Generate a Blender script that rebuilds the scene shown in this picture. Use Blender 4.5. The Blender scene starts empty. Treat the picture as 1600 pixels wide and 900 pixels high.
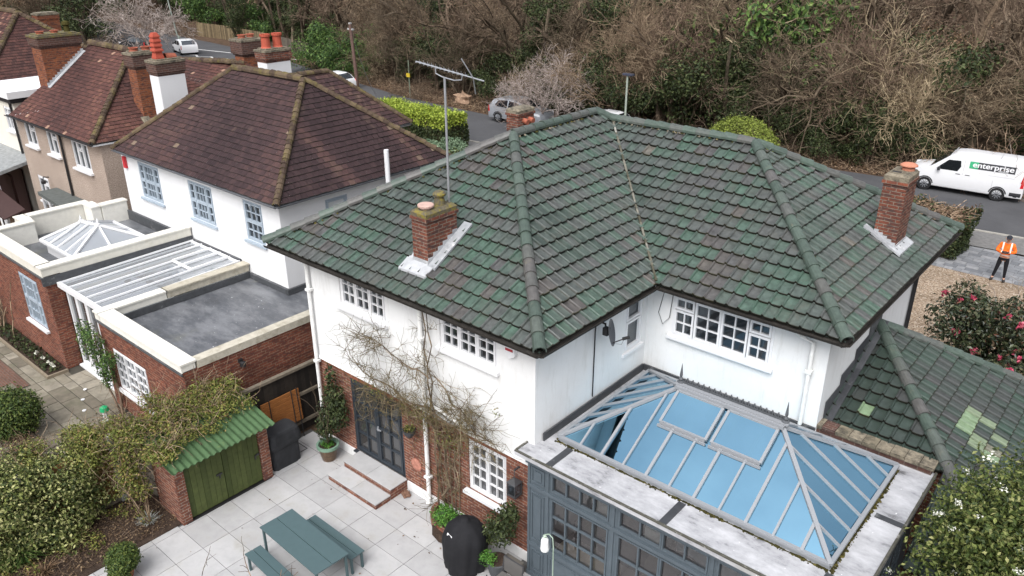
import bpy, math, random
import numpy as np
from mathutils import Vector, Matrix

# ---------------------------------------------------------------- camera, sky, sun, exposure
S = bpy.context.scene
COL = S.collection
cd = bpy.data.cameras.new('camera'); cam = bpy.data.objects.new('camera', cd); COL.objects.link(cam)
cd.sensor_width = 36.0; cd.lens = 1245 * 36 / 1600
cd.clip_start = 0.1; cd.clip_end = 900
cam.location = (0, 0, 12.0)
cam.rotation_euler = (math.radians(90 - 24.294), math.radians(0.1), math.radians(40.598))
S.camera = cam
W = bpy.data.worlds.new('World'); S.world = W; W.use_nodes = True
SUN_EL, SUN_AZ = 52.0, 160.0        # azimuth clockwise from +y
wn = W.node_tree; wn.nodes.clear()
sky = wn.nodes.new('ShaderNodeTexSky'); sky.sky_type = 'NISHITA'; sky.sun_disc = False
sky.sun_elevation = math.radians(SUN_EL); sky.sun_rotation = math.radians(SUN_AZ)
sky.air_density = 1.0; sky.dust_density = 4.0; sky.ozone_density = 1.0
hs = wn.nodes.new('ShaderNodeHueSaturation'); hs.inputs['Saturation'].default_value = 0.24
bg = wn.nodes.new('ShaderNodeBackground'); bg.inputs[1].default_value = 0.14
wo = wn.nodes.new('ShaderNodeOutputWorld')
_tc = wn.nodes.new('ShaderNodeTexCoord'); _cn = wn.nodes.new('ShaderNodeTexNoise'); _cn.inputs['Scale'].default_value = 2.6; _cn.inputs['Detail'].default_value = 7; _cn.inputs['Roughness'].default_value = 0.55
_cr = wn.nodes.new('ShaderNodeValToRGB'); _cr.color_ramp.elements[0].position = 0.33; _cr.color_ramp.elements[0].color = (0.62, 0.66, 0.72, 1); _cr.color_ramp.elements[1].position = 0.68; _cr.color_ramp.elements[1].color = (1.30, 1.28, 1.26, 1)
_mx = wn.nodes.new('ShaderNodeMix'); _mx.data_type = 'RGBA'; _mx.blend_type = 'MULTIPLY'; _mx.inputs[0].default_value = 1.0       # soft cloud layer of the overcast sky
wn.links.new(_tc.outputs['Generated'], _cn.inputs['Vector']); wn.links.new(_cn.outputs[0], _cr.inputs[0])
wn.links.new(sky.outputs[0], hs.inputs['Color']); wn.links.new(hs.outputs[0], _mx.inputs[6]); wn.links.new(_cr.outputs[0], _mx.inputs[7]); _sx = wn.nodes.new('ShaderNodeSeparateXYZ'); wn.links.new(_tc.outputs['Generated'], _sx.inputs[0])            # overcast: brighter overhead than near the horizon
_mr = wn.nodes.new('ShaderNodeMapRange'); _mr.inputs[1].default_value = 0.0; _mr.inputs[2].default_value = 1.0; _mr.inputs[3].default_value = 0.66; _mr.inputs[4].default_value = 1.22; wn.links.new(_sx.outputs['Z'], _mr.inputs[0])
_m2 = wn.nodes.new('ShaderNodeMix'); _m2.data_type = 'RGBA'; _m2.blend_type = 'MULTIPLY'; _m2.inputs[0].default_value = 1.0
wn.links.new(_mx.outputs[2], _m2.inputs[6]); wn.links.new(_mr.outputs[0], _m2.inputs[7]); wn.links.new(_m2.outputs[2], bg.inputs[0]); wn.links.new(bg.outputs[0], wo.inputs[0])
sd = bpy.data.lights.new('sun', 'SUN'); sun = bpy.data.objects.new('sun', sd); COL.objects.link(sun)
sd.energy = 1.05; sd.angle = math.radians(38); sd.color = (1.0, 0.985, 0.965)
_az, _el = math.radians(SUN_AZ), math.radians(SUN_EL)
_to = Vector((math.sin(_az) * math.cos(_el), math.cos(_az) * math.cos(_el), math.sin(_el)))
sun.rotation_euler = _to.to_track_quat('Z', 'Y').to_euler(); sun.location = (0, 0, 40)
S.view_settings.view_transform = 'Standard'; S.view_settings.look = 'None'
S.view_settings.gamma = 1.0; S.view_settings.use_curve_mapping = False
S.view_settings.exposure = 0.92
S.render.engine = 'CYCLES'
S.cycles.max_bounces = 6; S.cycles.diffuse_bounces = 3; S.cycles.glossy_bounces = 3
S.cycles.transparent_max_bounces = 12; S.cycles.transmission_bounces = 4
S.cycles.use_denoising = True
RNG = np.random.default_rng(7); random.seed(7)

# ---------------------------------------------------------------- material helpers
def nd(nt, t, **kw):
    n = nt.nodes.new('ShaderNode' + t)
    for k, v in kw.items():
        if hasattr(n, k): setattr(n, k, v)
        else: n.inputs[k.replace('_', ' ')].default_value = v
    return n
def base_mat(name, col=(0.5, 0.5, 0.5), rough=0.7, spec=0.3, metal=0.0):
    m = bpy.data.materials.new(name); m.use_nodes = True
    p = m.node_tree.nodes['Principled BSDF']
    p.inputs['Base Color'].default_value = (*col, 1); p.inputs['Roughness'].default_value = rough
    p.inputs['Specular IOR Level'].default_value = spec; p.inputs['Metallic'].default_value = metal
    return m, m.node_tree, p
def ramp(nt, stops, fac=None, interp='LINEAR'):
    r = nt.nodes.new('ShaderNodeValToRGB'); cr = r.color_ramp; cr.interpolation = interp
    while len(cr.elements) < len(stops): cr.elements.new(0.5)
    for e, (p, c) in zip(cr.elements, stops):
        e.position = p; e.color = (*c, 1) if len(c) == 3 else c
    if fac is not None: nt.links.new(fac, r.inputs[0])
    return r
def noise(nt, scale, detail=4, rough=0.6, coord='UV', vec=None, stretch=None):
    tc = nt.nodes.new('ShaderNodeTexCoord')
    src = vec if vec is not None else tc.outputs[coord]
    if stretch:
        mp = nt.nodes.new('ShaderNodeMapping'); mp.inputs['Scale'].default_value = stretch
        nt.links.new(src, mp.inputs[0]); src = mp.outputs[0]
    n = nd(nt, 'TexNoise'); n.inputs['Scale'].default_value = scale; n.inputs['Detail'].default_value = detail
    n.inputs['Roughness'].default_value = rough; nt.links.new(src, n.inputs['Vector'])
    return n
def mix(nt, a, b, fac, mode='MIX'):
    m = nt.nodes.new('ShaderNodeMix'); m.data_type = 'RGBA'; m.blend_type = mode
    for i, v in ((6, a), (7, b)):
        if isinstance(v, tuple): m.inputs[i].default_value = (*v, 1)
        else: nt.links.new(v, m.inputs[i])
    if isinstance(fac, (int, float)): m.inputs[0].default_value = fac
    else: nt.links.new(fac, m.inputs[0])
    return m.outputs[2]
def bump(nt, p, h, strength=0.3, dist=0.02):
    b = nt.nodes.new('ShaderNodeBump'); b.inputs['Strength'].default_value = strength; b.inputs['Distance'].default_value = dist
    nt.links.new(h, b.inputs['Height']); nt.links.new(b.outputs[0], p.inputs['Normal'])
def attr(nt, name='tint'):
    a = nt.nodes.new('ShaderNodeAttribute'); a.attribute_name = name; return a
def objrand(nt):
    return nt.nodes.new('ShaderNodeObjectInfo').outputs['Random']
def flat(name, col, rough=0.6, spec=0.3, metal=0.0, var=0.12, nscale=6.0, coord='UV'):
    """plain paint / metal / plastic with a faint mottling"""
    m, nt, p = base_mat(name, col, rough, spec, metal)
    n = noise(nt, nscale, 5, coord=coord)
    r = ramp(nt, [(0.3, tuple(c * (1 - var) for c in col)), (0.7, tuple(min(1, c * (1 + var * .6)) for c in col))], n.outputs[0])
    nt.links.new(r.outputs[0], p.inputs['Base Color'])
    return m
def tinted(name, stops, rough=0.75, spec=0.25, nscale=8.0, namt=0.35, blotch=None, bl_scale=1.2, bl_lo=0.55, bl_hi=0.7, bmp=0.0, coord='UV', extra_random=0.0):
    """colour by the per-face 'tint' number, mottled by noise and with optional lichen blotches"""
    m, nt, p = base_mat(name, (0.5,) * 3, rough, spec)
    a = attr(nt); r = ramp(nt, stops, a.outputs['Fac'])
    n = noise(nt, nscale, 6, 0.65, coord)
    g = ramp(nt, [(0.25, (1 - namt,) * 3), (0.75, (1 + namt * .5,) * 3)], n.outputs[0])
    c = mix(nt, r.outputs[0], g.outputs[0], 1.0, 'MULTIPLY')
    if extra_random:
        rr = ramp(nt, [(0, (1 - extra_random, 1 - extra_random * .8, 1 - extra_random * 1.1)), (1, (1 + extra_random, 1 + extra_random * .7, 1 + extra_random * .5))], objrand(nt))
        c = mix(nt, c, rr.outputs[0], 1.0, 'MULTIPLY')
    if blotch:
        n2 = noise(nt, bl_scale, 8, 0.7, coord)
        f = ramp(nt, [(bl_lo, (0, 0, 0)), (bl_hi, (1, 1, 1))], n2.outputs[0])
        c = mix(nt, c, blotch, f.outputs[0])
    nt.links.new(c, p.inputs['Base Color'])
    if bmp: bump(nt, p, n.outputs[0], bmp, 0.01)
    return m
def brick_mat(name, c1, c2, mortar, dark=None, bw=0.225, bh=0.075, ms=0.010, stain=0.25):
    m, nt, p = base_mat(name, c1, 0.88, 0.15)
    tc = nt.nodes.new('ShaderNodeTexCoord')
    b = nd(nt, 'TexBrick'); b.offset = 0.5
    b.inputs['Scale'].default_value = 1.0; b.inputs['Brick Width'].default_value = bw; b.inputs['Row Height'].default_value = bh
    b.inputs['Mortar Size'].default_value = ms; b.inputs['Mortar Smooth'].default_value = 0.25; b.inputs['Bias'].default_value = 0.0
    b.inputs['Color1'].default_value = (*c1, 1); b.inputs['Color2'].default_value = (*c2, 1); b.inputs['Mortar'].default_value = (*mortar, 1)
    nt.links.new(tc.outputs['UV'], b.inputs['Vector'])
    n = noise(nt, 1.3, 8, 0.7); n2 = noise(nt, 22, 4, 0.6)
    g = ramp(nt, [(0.3, (1 - stain,) * 3), (0.65, (1.1,) * 3)], n.outputs[0])
    c = mix(nt, b.outputs[0], g.outputs[0], 1.0, 'MULTIPLY')
    g2 = ramp(nt, [(0.3, (0.72,) * 3), (0.7, (1.18,) * 3)], n2.outputs[0])
    c = mix(nt, c, g2.outputs[0], 1.0, 'MULTIPLY')
    if dark:
        n3 = noise(nt, 4.5, 3, 0.5, stretch=(1, 3, 1)); f = ramp(nt, [(0.5, (0, 0, 0)), (0.62, (1, 1, 1))], n3.outputs[0])
        c = mix(nt, c, dark, f.outputs[0])
    nt.links.new(c, p.inputs['Base Color'])
    inv = nt.nodes.new('ShaderNodeMath'); inv.operation = 'SUBTRACT'; inv.inputs[0].default_value = 1
    nt.links.new(b.outputs['Fac'], inv.inputs[1]); bump(nt, p, inv.outputs[0], 0.6, 0.008)
    return m
def glass_mat(name, tint=(0.9, 0.95, 1.0), dark=(0.02, 0.025, 0.03), refl=0.12, see=0.5, rough=0.03):
    """window glass: a mirror layer by angle over part see-through, part dark body"""
    m = bpy.data.materials.new(name); m.use_nodes = True; nt = m.node_tree; nt.nodes.clear()
    out = nt.nodes.new('ShaderNodeOutputMaterial')
    gl = nd(nt, 'BsdfGlossy'); gl.inputs['Color'].default_value = (*tint, 1); gl.inputs['Roughness'].default_value = rough
    tr = nd(nt, 'BsdfTransparent'); tr.inputs['Color'].default_value = (0.85, 0.88, 0.88, 1)
    df = nd(nt, 'BsdfDiffuse'); df.inputs['Color'].default_value = (*dark, 1)
    m1 = nd(nt, 'MixShader'); m1.inputs[0].default_value = see
    nt.links.new(df.outputs[0], m1.inputs[1]); nt.links.new(tr.outputs[0], m1.inputs[2])
    lw = nd(nt, 'LayerWeight'); lw.inputs['Blend'].default_value = 0.25
    mr = nd(nt, 'MapRange'); mr.inputs[3].default_value = refl; mr.inputs[4].default_value = 0.9
    nt.links.new(lw.outputs['Fresnel'], mr.inputs[0])
    m2 = nd(nt, 'MixShader'); nt.links.new(mr.outputs[0], m2.inputs[0])
    nt.links.new(m1.outputs[0], m2.inputs[1]); nt.links.new(gl.outputs[0], m2.inputs[2]); nt.links.new(m2.outputs[0], out.inputs[0])
    return m

# ---------------------------------------------------------------- object helpers
ORG = {}                                   # world offset of each thing, for building parts in world coordinates
def put(o, parent=None):
    COL.objects.link(o)
    if parent is not None: o.parent = parent
    return o
def tag(o, label=None, cat=None, group=None, kind=None):
    if label: o['label'] = label
    if cat: o['category'] = cat
    if group: o['group'] = group
    if kind: o['kind'] = kind
    return o
def thing(name, label, cat, loc=(0, 0, 0), rz=0.0, group=None, kind=None):
    o = put(bpy.data.objects.new(name, None)); o.location = loc; o.rotation_euler = (0, 0, rz); o.empty_display_size = 0.2
    ORG[o.name] = Vector(loc) if rz == 0 else Vector((0, 0, 0))
    return tag(o, label, cat, group, kind)
def copy_tree(o, parent=None):
    c = o.copy(); COL.objects.link(c); c.parent = parent
    for ch in [k for k in o.children]: copy_tree(ch, c)
    return c

class MB:
    def __init__(s): s.v = []; s.f = []; s.t = []; s.mi = []; s.tint = 0.5; s.m = 0
    def add(s, vs, fs, tint=None, m=None):
        b = len(s.v); s.v.extend([tuple(map(float, q)) for q in vs])
        for k in fs:
            s.f.append(tuple(b + i for i in k)); s.t.append(s.tint if tint is None else tint); s.mi.append(s.m if m is None else m)
        return s
    def quad(s, a, b, c, d, **k): return s.add([a, b, c, d], [(0, 1, 2, 3)], **k)
    def poly(s, pts, **k): return s.add(pts, [tuple(range(len(pts)))], **k)
    def box(s, a, b, **k):
        x0, y0, z0 = (min(a[i], b[i]) for i in range(3)); x1, y1, z1 = (max(a[i], b[i]) for i in range(3))
        v = [(x0, y0, z0), (x1, y0, z0), (x1, y1, z0), (x0, y1, z0), (x0, y0, z1), (x1, y0, z1), (x1, y1, z1), (x0, y1, z1)]
        return s.add(v, [(3, 2, 1, 0), (4, 5, 6, 7), (0, 1, 5, 4), (1, 2, 6, 5), (2, 3, 7, 6), (3, 0, 4, 7)], **k)
    def obox(s, p, q, w, h, up=(0, 0, 1), **k):
        """bar from p to q, w wide, h high"""
        p, q, up = Vector(p), Vector(q), Vector(up); d = (q - p).normalized(); r = d.cross(up)
        if r.length < 1e-5: r = d.cross(Vector((1, 0, 0)))
        r.normalize(); u = r.cross(d); r *= w / 2; u *= h / 2
        v = [p - r - u, p + r - u, p + r + u, p - r + u, q - r - u, q + r - u, q + r + u, q - r + u]
        return s.add(v, [(0, 1, 2, 3), (7, 6, 5, 4), (0, 4, 5, 1), (1, 5, 6, 2), (2, 6, 7, 3), (3, 7, 4, 0)], **k)
    def prism(s, pts, z0, z1, **k):
        n = len(pts); area = sum(pts[i][0] * pts[(i + 1) % n][1] - pts[(i + 1) % n][0] * pts[i][1] for i in range(n))
        if area < 0: pts = pts[::-1]
        v = [(p[0], p[1], z0) for p in pts] + [(p[0], p[1], z1) for p in pts]
        f = [tuple(range(n))[::-1], tuple(range(n, 2 * n))] + [(i, (i + 1) % n, n + (i + 1) % n, n + i) for i in range(n)]
        return s.add(v, f, **k)
    def extr(s, pts3, vec, **k):
        n = len(pts3); vec = Vector(vec); a = [Vector(p) for p in pts3]
        v = a + [p + vec for p in a]
        f = [tuple(range(n))[::-1], tuple(range(n, 2 * n))] + [(i, (i + 1) % n, n + (i + 1) % n, n + i) for i in range(n)]
        return s.add(v, f, **k)
    def tube(s, pts, r, n=8, cap=True, **k):
        P = [Vector(p) for p in pts]; rs = r if isinstance(r, (list, tuple)) else [r] * len(P)
        vs = []; fs = []
        ref = None
        for i, p in enumerate(P):
            d = (P[min(i + 1, len(P) - 1)] - P[max(i - 1, 0)]).normalized()
            if ref is None:
                ref = d.cross(Vector((0, 0, 1)))
                if ref.length < 1e-3: ref = d.cross(Vector((1, 0, 0)))
            ref = (ref - d * ref.dot(d)).normalized(); w = d.cross(ref)
            for j in range(n):
                a = 2 * math.pi * j / n; vs.append(p + (ref * math.cos(a) + w * math.sin(a)) * rs[i])
        for i in range(len(P) - 1):
            for j in range(n):
                fs.append((i * n + j, i * n + (j + 1) % n, (i + 1) * n + (j + 1) % n, (i + 1) * n + j))
        if cap: fs += [tuple(range(n))[::-1], tuple(range((len(P) - 1) * n, len(P) * n))]
        return s.add(vs, fs, **k)
    def lathe(s, c, prof, n=16, **k):
        """prof = [(r, z)...] about the vertical axis through c"""
        c = Vector(c); vs = []; fs = []
        for r, z in prof:
            for j in range(n):
                a = 2 * math.pi * j / n; vs.append((c.x + r * math.cos(a), c.y + r * math.sin(a), c.z + z))
        for i in range(len(prof) - 1):
            for j in range(n): fs.append((i * n + j, i * n + (j + 1) % n, (i + 1) * n + (j + 1) % n, (i + 1) * n + j))
        fs += [tuple(range(n))[::-1], tuple(range((len(prof) - 1) * n, len(prof) * n))]
        return s.add(vs, fs, **k)
    def build(s, name, mats, parent=None, smooth=False, uv=True, label=None):
        for k in s.clusters(name) or ():
            r = mesh_obj(name, np.array([s.v[i] for i in k[0]], float), k[1], mats, parent, np.array(k[2], np.float32), k[3], smooth, uv, label)
        else:
            if s.clusters(name): return r
        return mesh_obj(name, np.array(s.v, float), s.f, mats, parent, np.array(s.t, np.float32), s.mi, smooth, uv, label)
    def clusters(s, name):
        """separate pieces of a part become objects of their own; pattern-like parts stay whole"""
        if name in ('pane', 'vent_pane', 'curtain', 'moss', 'mortar', 'cresting', 'window', 'french_door', 'garden_door', 'folding_door', 'soldier_course', 'flue_hole', 'face_feature', 'eye', 'rim', 'slat', 'board', 'panel', 'antenna', 'frame', 'railing', 'glazing_bar', 'roof', 'ridge_tiles', 'inner_floor', 'window_seat'): return None
        n = len(s.v); par = list(range(n))
        def find(a):
            while par[a] != a: par[a] = par[par[a]]; a = par[a]
            return a
        for f in s.f:
            r0 = find(f[0])
            for i in f[1:]: par[find(i)] = r0
        comp = {}
        for i in range(n): comp.setdefault(find(i), []).append(i)
        if not 2 <= len(comp) <= 90: return None
        B = [(np.min([s.v[i] for i in c], 0) - .012, np.max([s.v[i] for i in c], 0) + .012, c) for c in comp.values()]
        q = list(range(len(B)))
        def fq(a):
            while q[a] != a: a = q[a]
            return a
        for i in range(len(B)):
            for j in range(i):
                if (B[i][0] <= B[j][1]).all() and (B[j][0] <= B[i][1]).all(): q[fq(i)] = fq(j)
        g = {}
        for i in range(len(B)): g.setdefault(fq(i), []).extend(B[i][2])
        if not 2 <= len(g) <= 14: return None
        out = []
        for vs in g.values():
            m_ = {v: i for i, v in enumerate(vs)}; fi = [i for i, f in enumerate(s.f) if f[0] in m_]
            out.append((vs, [tuple(m_[v] for v in s.f[i]) for i in fi], [s.t[i] for i in fi], [s.mi[i] for i in fi]))
        return out

def root_of(o):
    while o.parent is not None: o = o.parent
    return o
def mesh_obj(name, V, F, mats, parent=None, tint=None, mi=None, smooth=False, uv=True, label=None):
    me = bpy.data.meshes.new(name)
    off = np.array(ORG.get(root_of(parent).name, (0, 0, 0))) if parent is not None else np.zeros(3)
    V = np.asarray(V, float)
    me.from_pydata((V - off).tolist(), [], F if isinstance(F, list) else F.tolist())
    if not isinstance(mats, (list, tuple)): mats = [mats]
    for m in mats: me.materials.append(m)
    if mi is not None and len(mats) > 1: me.polygons.foreach_set('material_index', mi)
    if tint is not None:
        a = me.attributes.new('tint', 'FLOAT', 'FACE'); a.data.foreach_set('value', np.asarray(tint, np.float32))
    if uv and len(me.polygons):
        me.update(); n = len(me.loops)
        li = np.empty(n, np.int32); me.loops.foreach_get('vertex_index', li)
        ls = np.empty(len(me.polygons), np.int32); me.polygons.foreach_get('loop_total', ls)
        nr = np.empty(len(me.polygons) * 3); me.polygons.foreach_get('normal', nr); nr = np.abs(nr.reshape(-1, 3))
        nl = np.repeat(nr, ls, 0); P = V[li]
        isz = (nl[:, 2] >= nl[:, 0]) & (nl[:, 2] >= nl[:, 1]); isx = (~isz) & (nl[:, 0] > nl[:, 1])
        U = np.where(isx, P[:, 1], P[:, 0]); Vv = np.where(isz, P[:, 1], P[:, 2])
        me.uv_layers.new(name='UVMap').data.foreach_set('uv', np.stack([U, Vv], 1).ravel())
    if smooth: me.polygons.foreach_set('use_smooth', [True] * len(me.polygons))
    me.update()
    o = put(bpy.data.objects.new(name, me), parent)
    if label: o['label'] = label
    return o
def single(mb, name, mats, label, cat, group=None, kind=None, base=None, smooth=False):
    """a thing that is one mesh, with its origin at its base"""
    V = np.array(mb.v, float)
    if base is None: base = ((V[:, 0].min() + V[:, 0].max()) / 2, (V[:, 1].min() + V[:, 1].max()) / 2, V[:, 2].min())
    o = mesh_obj(name, V, mb.f, mats, None, np.array(mb.t, np.float32), mb.mi, smooth)
    o.data.transform(Matrix.Translation(-Vector(base))); o.location = base
    return tag(o, label, cat, group, kind)
def structure(mb, name, mats, kind='structure'):
    o = mesh_obj(name, np.array(mb.v, float), mb.f, mats, None, np.array(mb.t, np.float32), mb.mi); o['kind'] = kind; return o

# ---- tubes from many segments (twigs, stems), vectorised
def segs_mesh(segs, n=3):
    A = np.array(segs, float); p0, p1, r0, r1 = A[:, :3], A[:, 3:6], A[:, 6], A[:, 7]
    d = p1 - p0; d /= np.maximum(np.linalg.norm(d, axis=1, keepdims=True), 1e-9)
    ref = np.where(np.abs(d[:, 2:3]) > 0.9, np.array([[1., 0, 0]]), np.array([[0, 0, 1.]]))
    u = np.cross(d, ref); u /= np.linalg.norm(u, axis=1, keepdims=True); w = np.cross(d, u)
    ang = np.arange(n) * 2 * np.pi / n; c, s_ = np.cos(ang), np.sin(ang)
    ring = u[:, None, :] * c[None, :, None] + w[:, None, :] * s_[None, :, None]
    V = np.concatenate([p0[:, None, :] + ring * r0[:, None, None], p1[:, None, :] + ring * r1[:, None, None]], 1).reshape(-1, 3)
    m = len(A); b = (np.arange(m) * 2 * n)[:, None]; j = np.arange(n)[None, :]
    F = np.stack([b + j, b + (j + 1) % n, b + n + (j + 1) % n, b + n + j], 2).reshape(-1, 4)
    T = np.repeat(RNG.random(m), n)
    return V, F, T
# ---- leaves scattered through lumps; each leaf is a bent diamond
def leaves(rng, lumps, n, size, shell=0.55, up=0.35, aspect=0.55, jitter=0.35):
    L = np.array(lumps, float)                     # x y z rx ry rz
    wgt = (L[:, 3] * L[:, 4] + L[:, 4] * L[:, 5] + L[:, 3] * L[:, 5]); k = rng.choice(len(L), n, p=wgt / wgt.sum())
    d = rng.normal(size=(n, 3)); d /= np.linalg.norm(d, axis=1, keepdims=True)
    r = shell + (1 - shell) * rng.random(n) ** 0.6; r *= 1 + jitter * 0.3 * rng.normal(size=n)
    C = L[k, :3] + d * r[:, None] * L[k, 3:6]
    nrm = d * 0.8 + rng.normal(size=(n, 3)) * 0.6 + np.array([0, 0, up]); nrm /= np.linalg.norm(nrm, axis=1, keepdims=True)
    return leaf_cards(rng, C, nrm, size, aspect)
def leaf_cards(rng, C, nrm, size, aspect=0.55):
    n = len(C); t = rng.normal(size=(n, 3)); t -= nrm * (t * nrm).sum(1, keepdims=True); t /= np.maximum(np.linalg.norm(t, axis=1, keepdims=True), 1e-6)
    b = np.cross(nrm, t); s = size * (0.6 + 0.8 * rng.random(n))[:, None]
    V = np.stack([C - t * s * .5, C + b * s * aspect * .5 + nrm * s * .12, C + t * s * .5, C - b * s * aspect * .5 + nrm * s * .12], 1).reshape(-1, 3)
    F = (np.arange(n)[:, None] * 4 + np.arange(4)[None, :])
    return V, F, rng.random(n)
def join(*parts):
    V = []; F = []; T = []; o = 0
    for v, f, t in parts:
        V.append(v); F += [tuple(int(i) + o for i in q) for q in f]; T.append(t); o += len(v)
    return np.concatenate(V), F, np.concatenate(T)
# ---------------------------------------------------------------- materials
def render_mat(name, col, stain=0.10, streak=0.0, streak_col=(0.35, 0.33, 0.28), bmp=0.15):
    m, nt, p = base_mat(name, col, 0.9, 0.15)
    n = noise(nt, 0.9, 8, 0.7); g = ramp(nt, [(0.3, tuple(c * (1 - stain) for c in col)), (0.62, col)], n.outputs[0]); c = g.outputs[0]
    if streak:
        n2 = noise(nt, 2.2, 7, 0.75, stretch=(2.2, 0.35, 1)); f = ramp(nt, [(0.52, (0, 0, 0)), (0.8, (streak,) * 3)], n2.outputs[0])
        c = mix(nt, c, streak_col, f.outputs[0])
    nt.links.new(c, p.inputs['Base Color']); n3 = noise(nt, 60, 3); bump(nt, p, n3.outputs[0], bmp, 0.006)
    return m
M_WHITE = render_mat('white_render', (0.72, 0.72, 0.715), 0.08, 0.42)
M_WHITE2 = render_mat('white_smooth_render', (0.70, 0.70, 0.705), 0.05, 0.12)
M_CREAM = render_mat('cream_render', (0.70, 0.66, 0.58), 0.08, 0.2)
def pebble():
    m, nt, p = base_mat('pebbledash', (0.36, 0.29, 0.24), 0.95, 0.1)
    n = noise(nt, 26, 4, 0.8); r = ramp(nt, [(0.3, (0.17, 0.13, 0.105)), (0.5, (0.36, 0.285, 0.235)), (0.72, (0.60, 0.52, 0.45))], n.outputs[0])
    n2 = noise(nt, 0.7, 5, 0.6); g = ramp(nt, [(0.3, (0.85,) * 3), (0.7, (1.08,) * 3)], n2.outputs[0])
    nt.links.new(mix(nt, r.outputs[0], g.outputs[0], 1.0, 'MULTIPLY'), p.inputs['Base Color']); bump(nt, p, n.outputs[0], 0.5, 0.02); return m
M_PEBBLE = pebble()
M_BRICK = brick_mat('red_brick', (0.25, 0.092, 0.055), (0.185, 0.070, 0.046), (0.33, 0.27, 0.22), dark=(0.115, 0.055, 0.045), ms=0.008)
M_BRICKN = brick_mat('orange_red_brick', (0.255, 0.085, 0.052), (0.17, 0.058, 0.04), (0.27, 0.18, 0.13), dark=(0.11, 0.048, 0.038), ms=0.009, stain=.4)
M_BRICKC = brick_mat('chimney_brick', (0.235, 0.078, 0.048), (0.15, 0.06, 0.045), (0.25, 0.20, 0.16), dark=(0.075, 0.045, 0.04), stain=0.4)
M_BRICKO = brick_mat('old_chimney_brick', (0.30, 0.10, 0.045), (0.21, 0.07, 0.04), (0.24, 0.15, 0.10), dark=(0.10, 0.05, 0.04), ms=0.007, stain=0.35)
M_BRICKD = brick_mat('sooty_brick', (0.13, 0.065, 0.05), (0.085, 0.05, 0.045), (0.16, 0.12, 0.10), stain=0.4)
GREENS = [(0.0, (0.048, 0.066, 0.056)), (0.18, (0.064, 0.092, 0.075)), (0.36, (0.078, 0.092, 0.084)), (0.5, (0.084, 0.086, 0.083)), (0.62, (0.062, 0.108, 0.080)), (0.76, (0.074, 0.102, 0.086)), (0.88, (0.082, 0.080, 0.080)), (0.955, (0.094, 0.084, 0.076)), (0.985, (0.28, 0.27, 0.20)), (1.0, (0.30, 0.42, 0.25))]
M_EDGE = tinted('moss_and_shadow_tile_edge', [(0, (.012, .012, .009)), (.7, (.022, .021, .014)), (1, (.045, .042, .022))], nscale=20)  # dark tile edge: moss, plus the shadow line of each course painted in
M_GTILE = tinted('green_pantile', GREENS, rough=0.42, spec=0.5, nscale=7, namt=0.6, blotch=(0.075, 0.072, 0.058), bl_scale=1.8, bl_lo=0.52, bl_hi=0.80)
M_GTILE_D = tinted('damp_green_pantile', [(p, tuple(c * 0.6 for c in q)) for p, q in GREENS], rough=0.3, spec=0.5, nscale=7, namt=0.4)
M_GRIDGE = tinted('green_ridge_tile', [(0.0, (0.062, 0.085, 0.070)), (0.4, (0.076, 0.105, 0.085)), (0.65, (0.092, 0.099, 0.090)), (0.85, (0.100, 0.094, 0.090)), (1.0, (0.082, 0.116, 0.092))], rough=0.4, spec=0.45, nscale=9, namt=0.4, blotch=(0.14, 0.125, 0.09), bl_scale=3, bl_lo=0.6, bl_hi=0.75)
M_BTILE = tinted('brown_plain_tile', [(0, (0.032, 0.021, 0.023)), (0.45, (0.054, 0.033, 0.034)), (0.8, (0.082, 0.046, 0.043)), (0.95, (0.105, 0.066, 0.055)), (0.985, (0.20, 0.15, 0.11)), (1, (0.16, 0.08, 0.06))], rough=0.85, spec=0.15, nscale=9, namt=0.4, blotch=(0.15, 0.10, 0.075), bl_scale=0.9, bl_lo=0.6, bl_hi=0.8)
M_RTILE = tinted('red_plain_tile', [(0, (0.050, 0.027, 0.026)), (0.45, (0.086, 0.041, 0.036)), (0.8, (0.122, 0.056, 0.046)), (0.95, (0.165, 0.08, 0.06)), (0.985, (0.34, 0.21, 0.15)), (1, (0.08, 0.04, 0.035))], rough=0.85, spec=0.15, nscale=9, namt=0.4, blotch=(0.12, 0.09, 0.03), bl_scale=0.7, bl_lo=0.6, bl_hi=0.85)
M_BONNET = tinted('mossy_hip_tile', [(0, (0.066, 0.046, 0.037)), (0.5, (0.10, 0.072, 0.052)), (1, (0.15, 0.11, 0.072))], rough=0.9, spec=0.1, nscale=10, namt=0.5, blotch=(0.13, 0.11, 0.035), bl_scale=3, bl_lo=0.5, bl_hi=0.7)
M_MOSS = tinted('moss', [(0, (0.035, 0.033, 0.016)), (0.6, (0.07, 0.062, 0.022)), (1, (0.13, 0.11, 0.035))], rough=1, spec=0.0, nscale=30)
M_CONC = tinted('weathered_concrete', [(0, (0.20, 0.17, 0.12)), (1, (0.28, 0.24, 0.18))], nscale=14, namt=0.5, blotch=(0.055, 0.05, 0.04), bl_scale=5, bl_lo=0.45, bl_hi=0.65)
M_CONC_Y = tinted('mossy_chimney_cap', [(0, (0.10, 0.085, 0.06)), (1, (0.15, 0.13, 0.09))], nscale=14, namt=0.5, blotch=(0.19, 0.155, 0.03), bl_scale=7, bl_lo=0.48, bl_hi=0.6)
M_POT = flat('terracotta', (0.33, 0.105, 0.065), 0.8, 0.2, var=0.3)
M_POTP = flat('pale_terracotta', (0.50, 0.34, 0.29), 0.8, 0.2, var=0.2)
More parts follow.
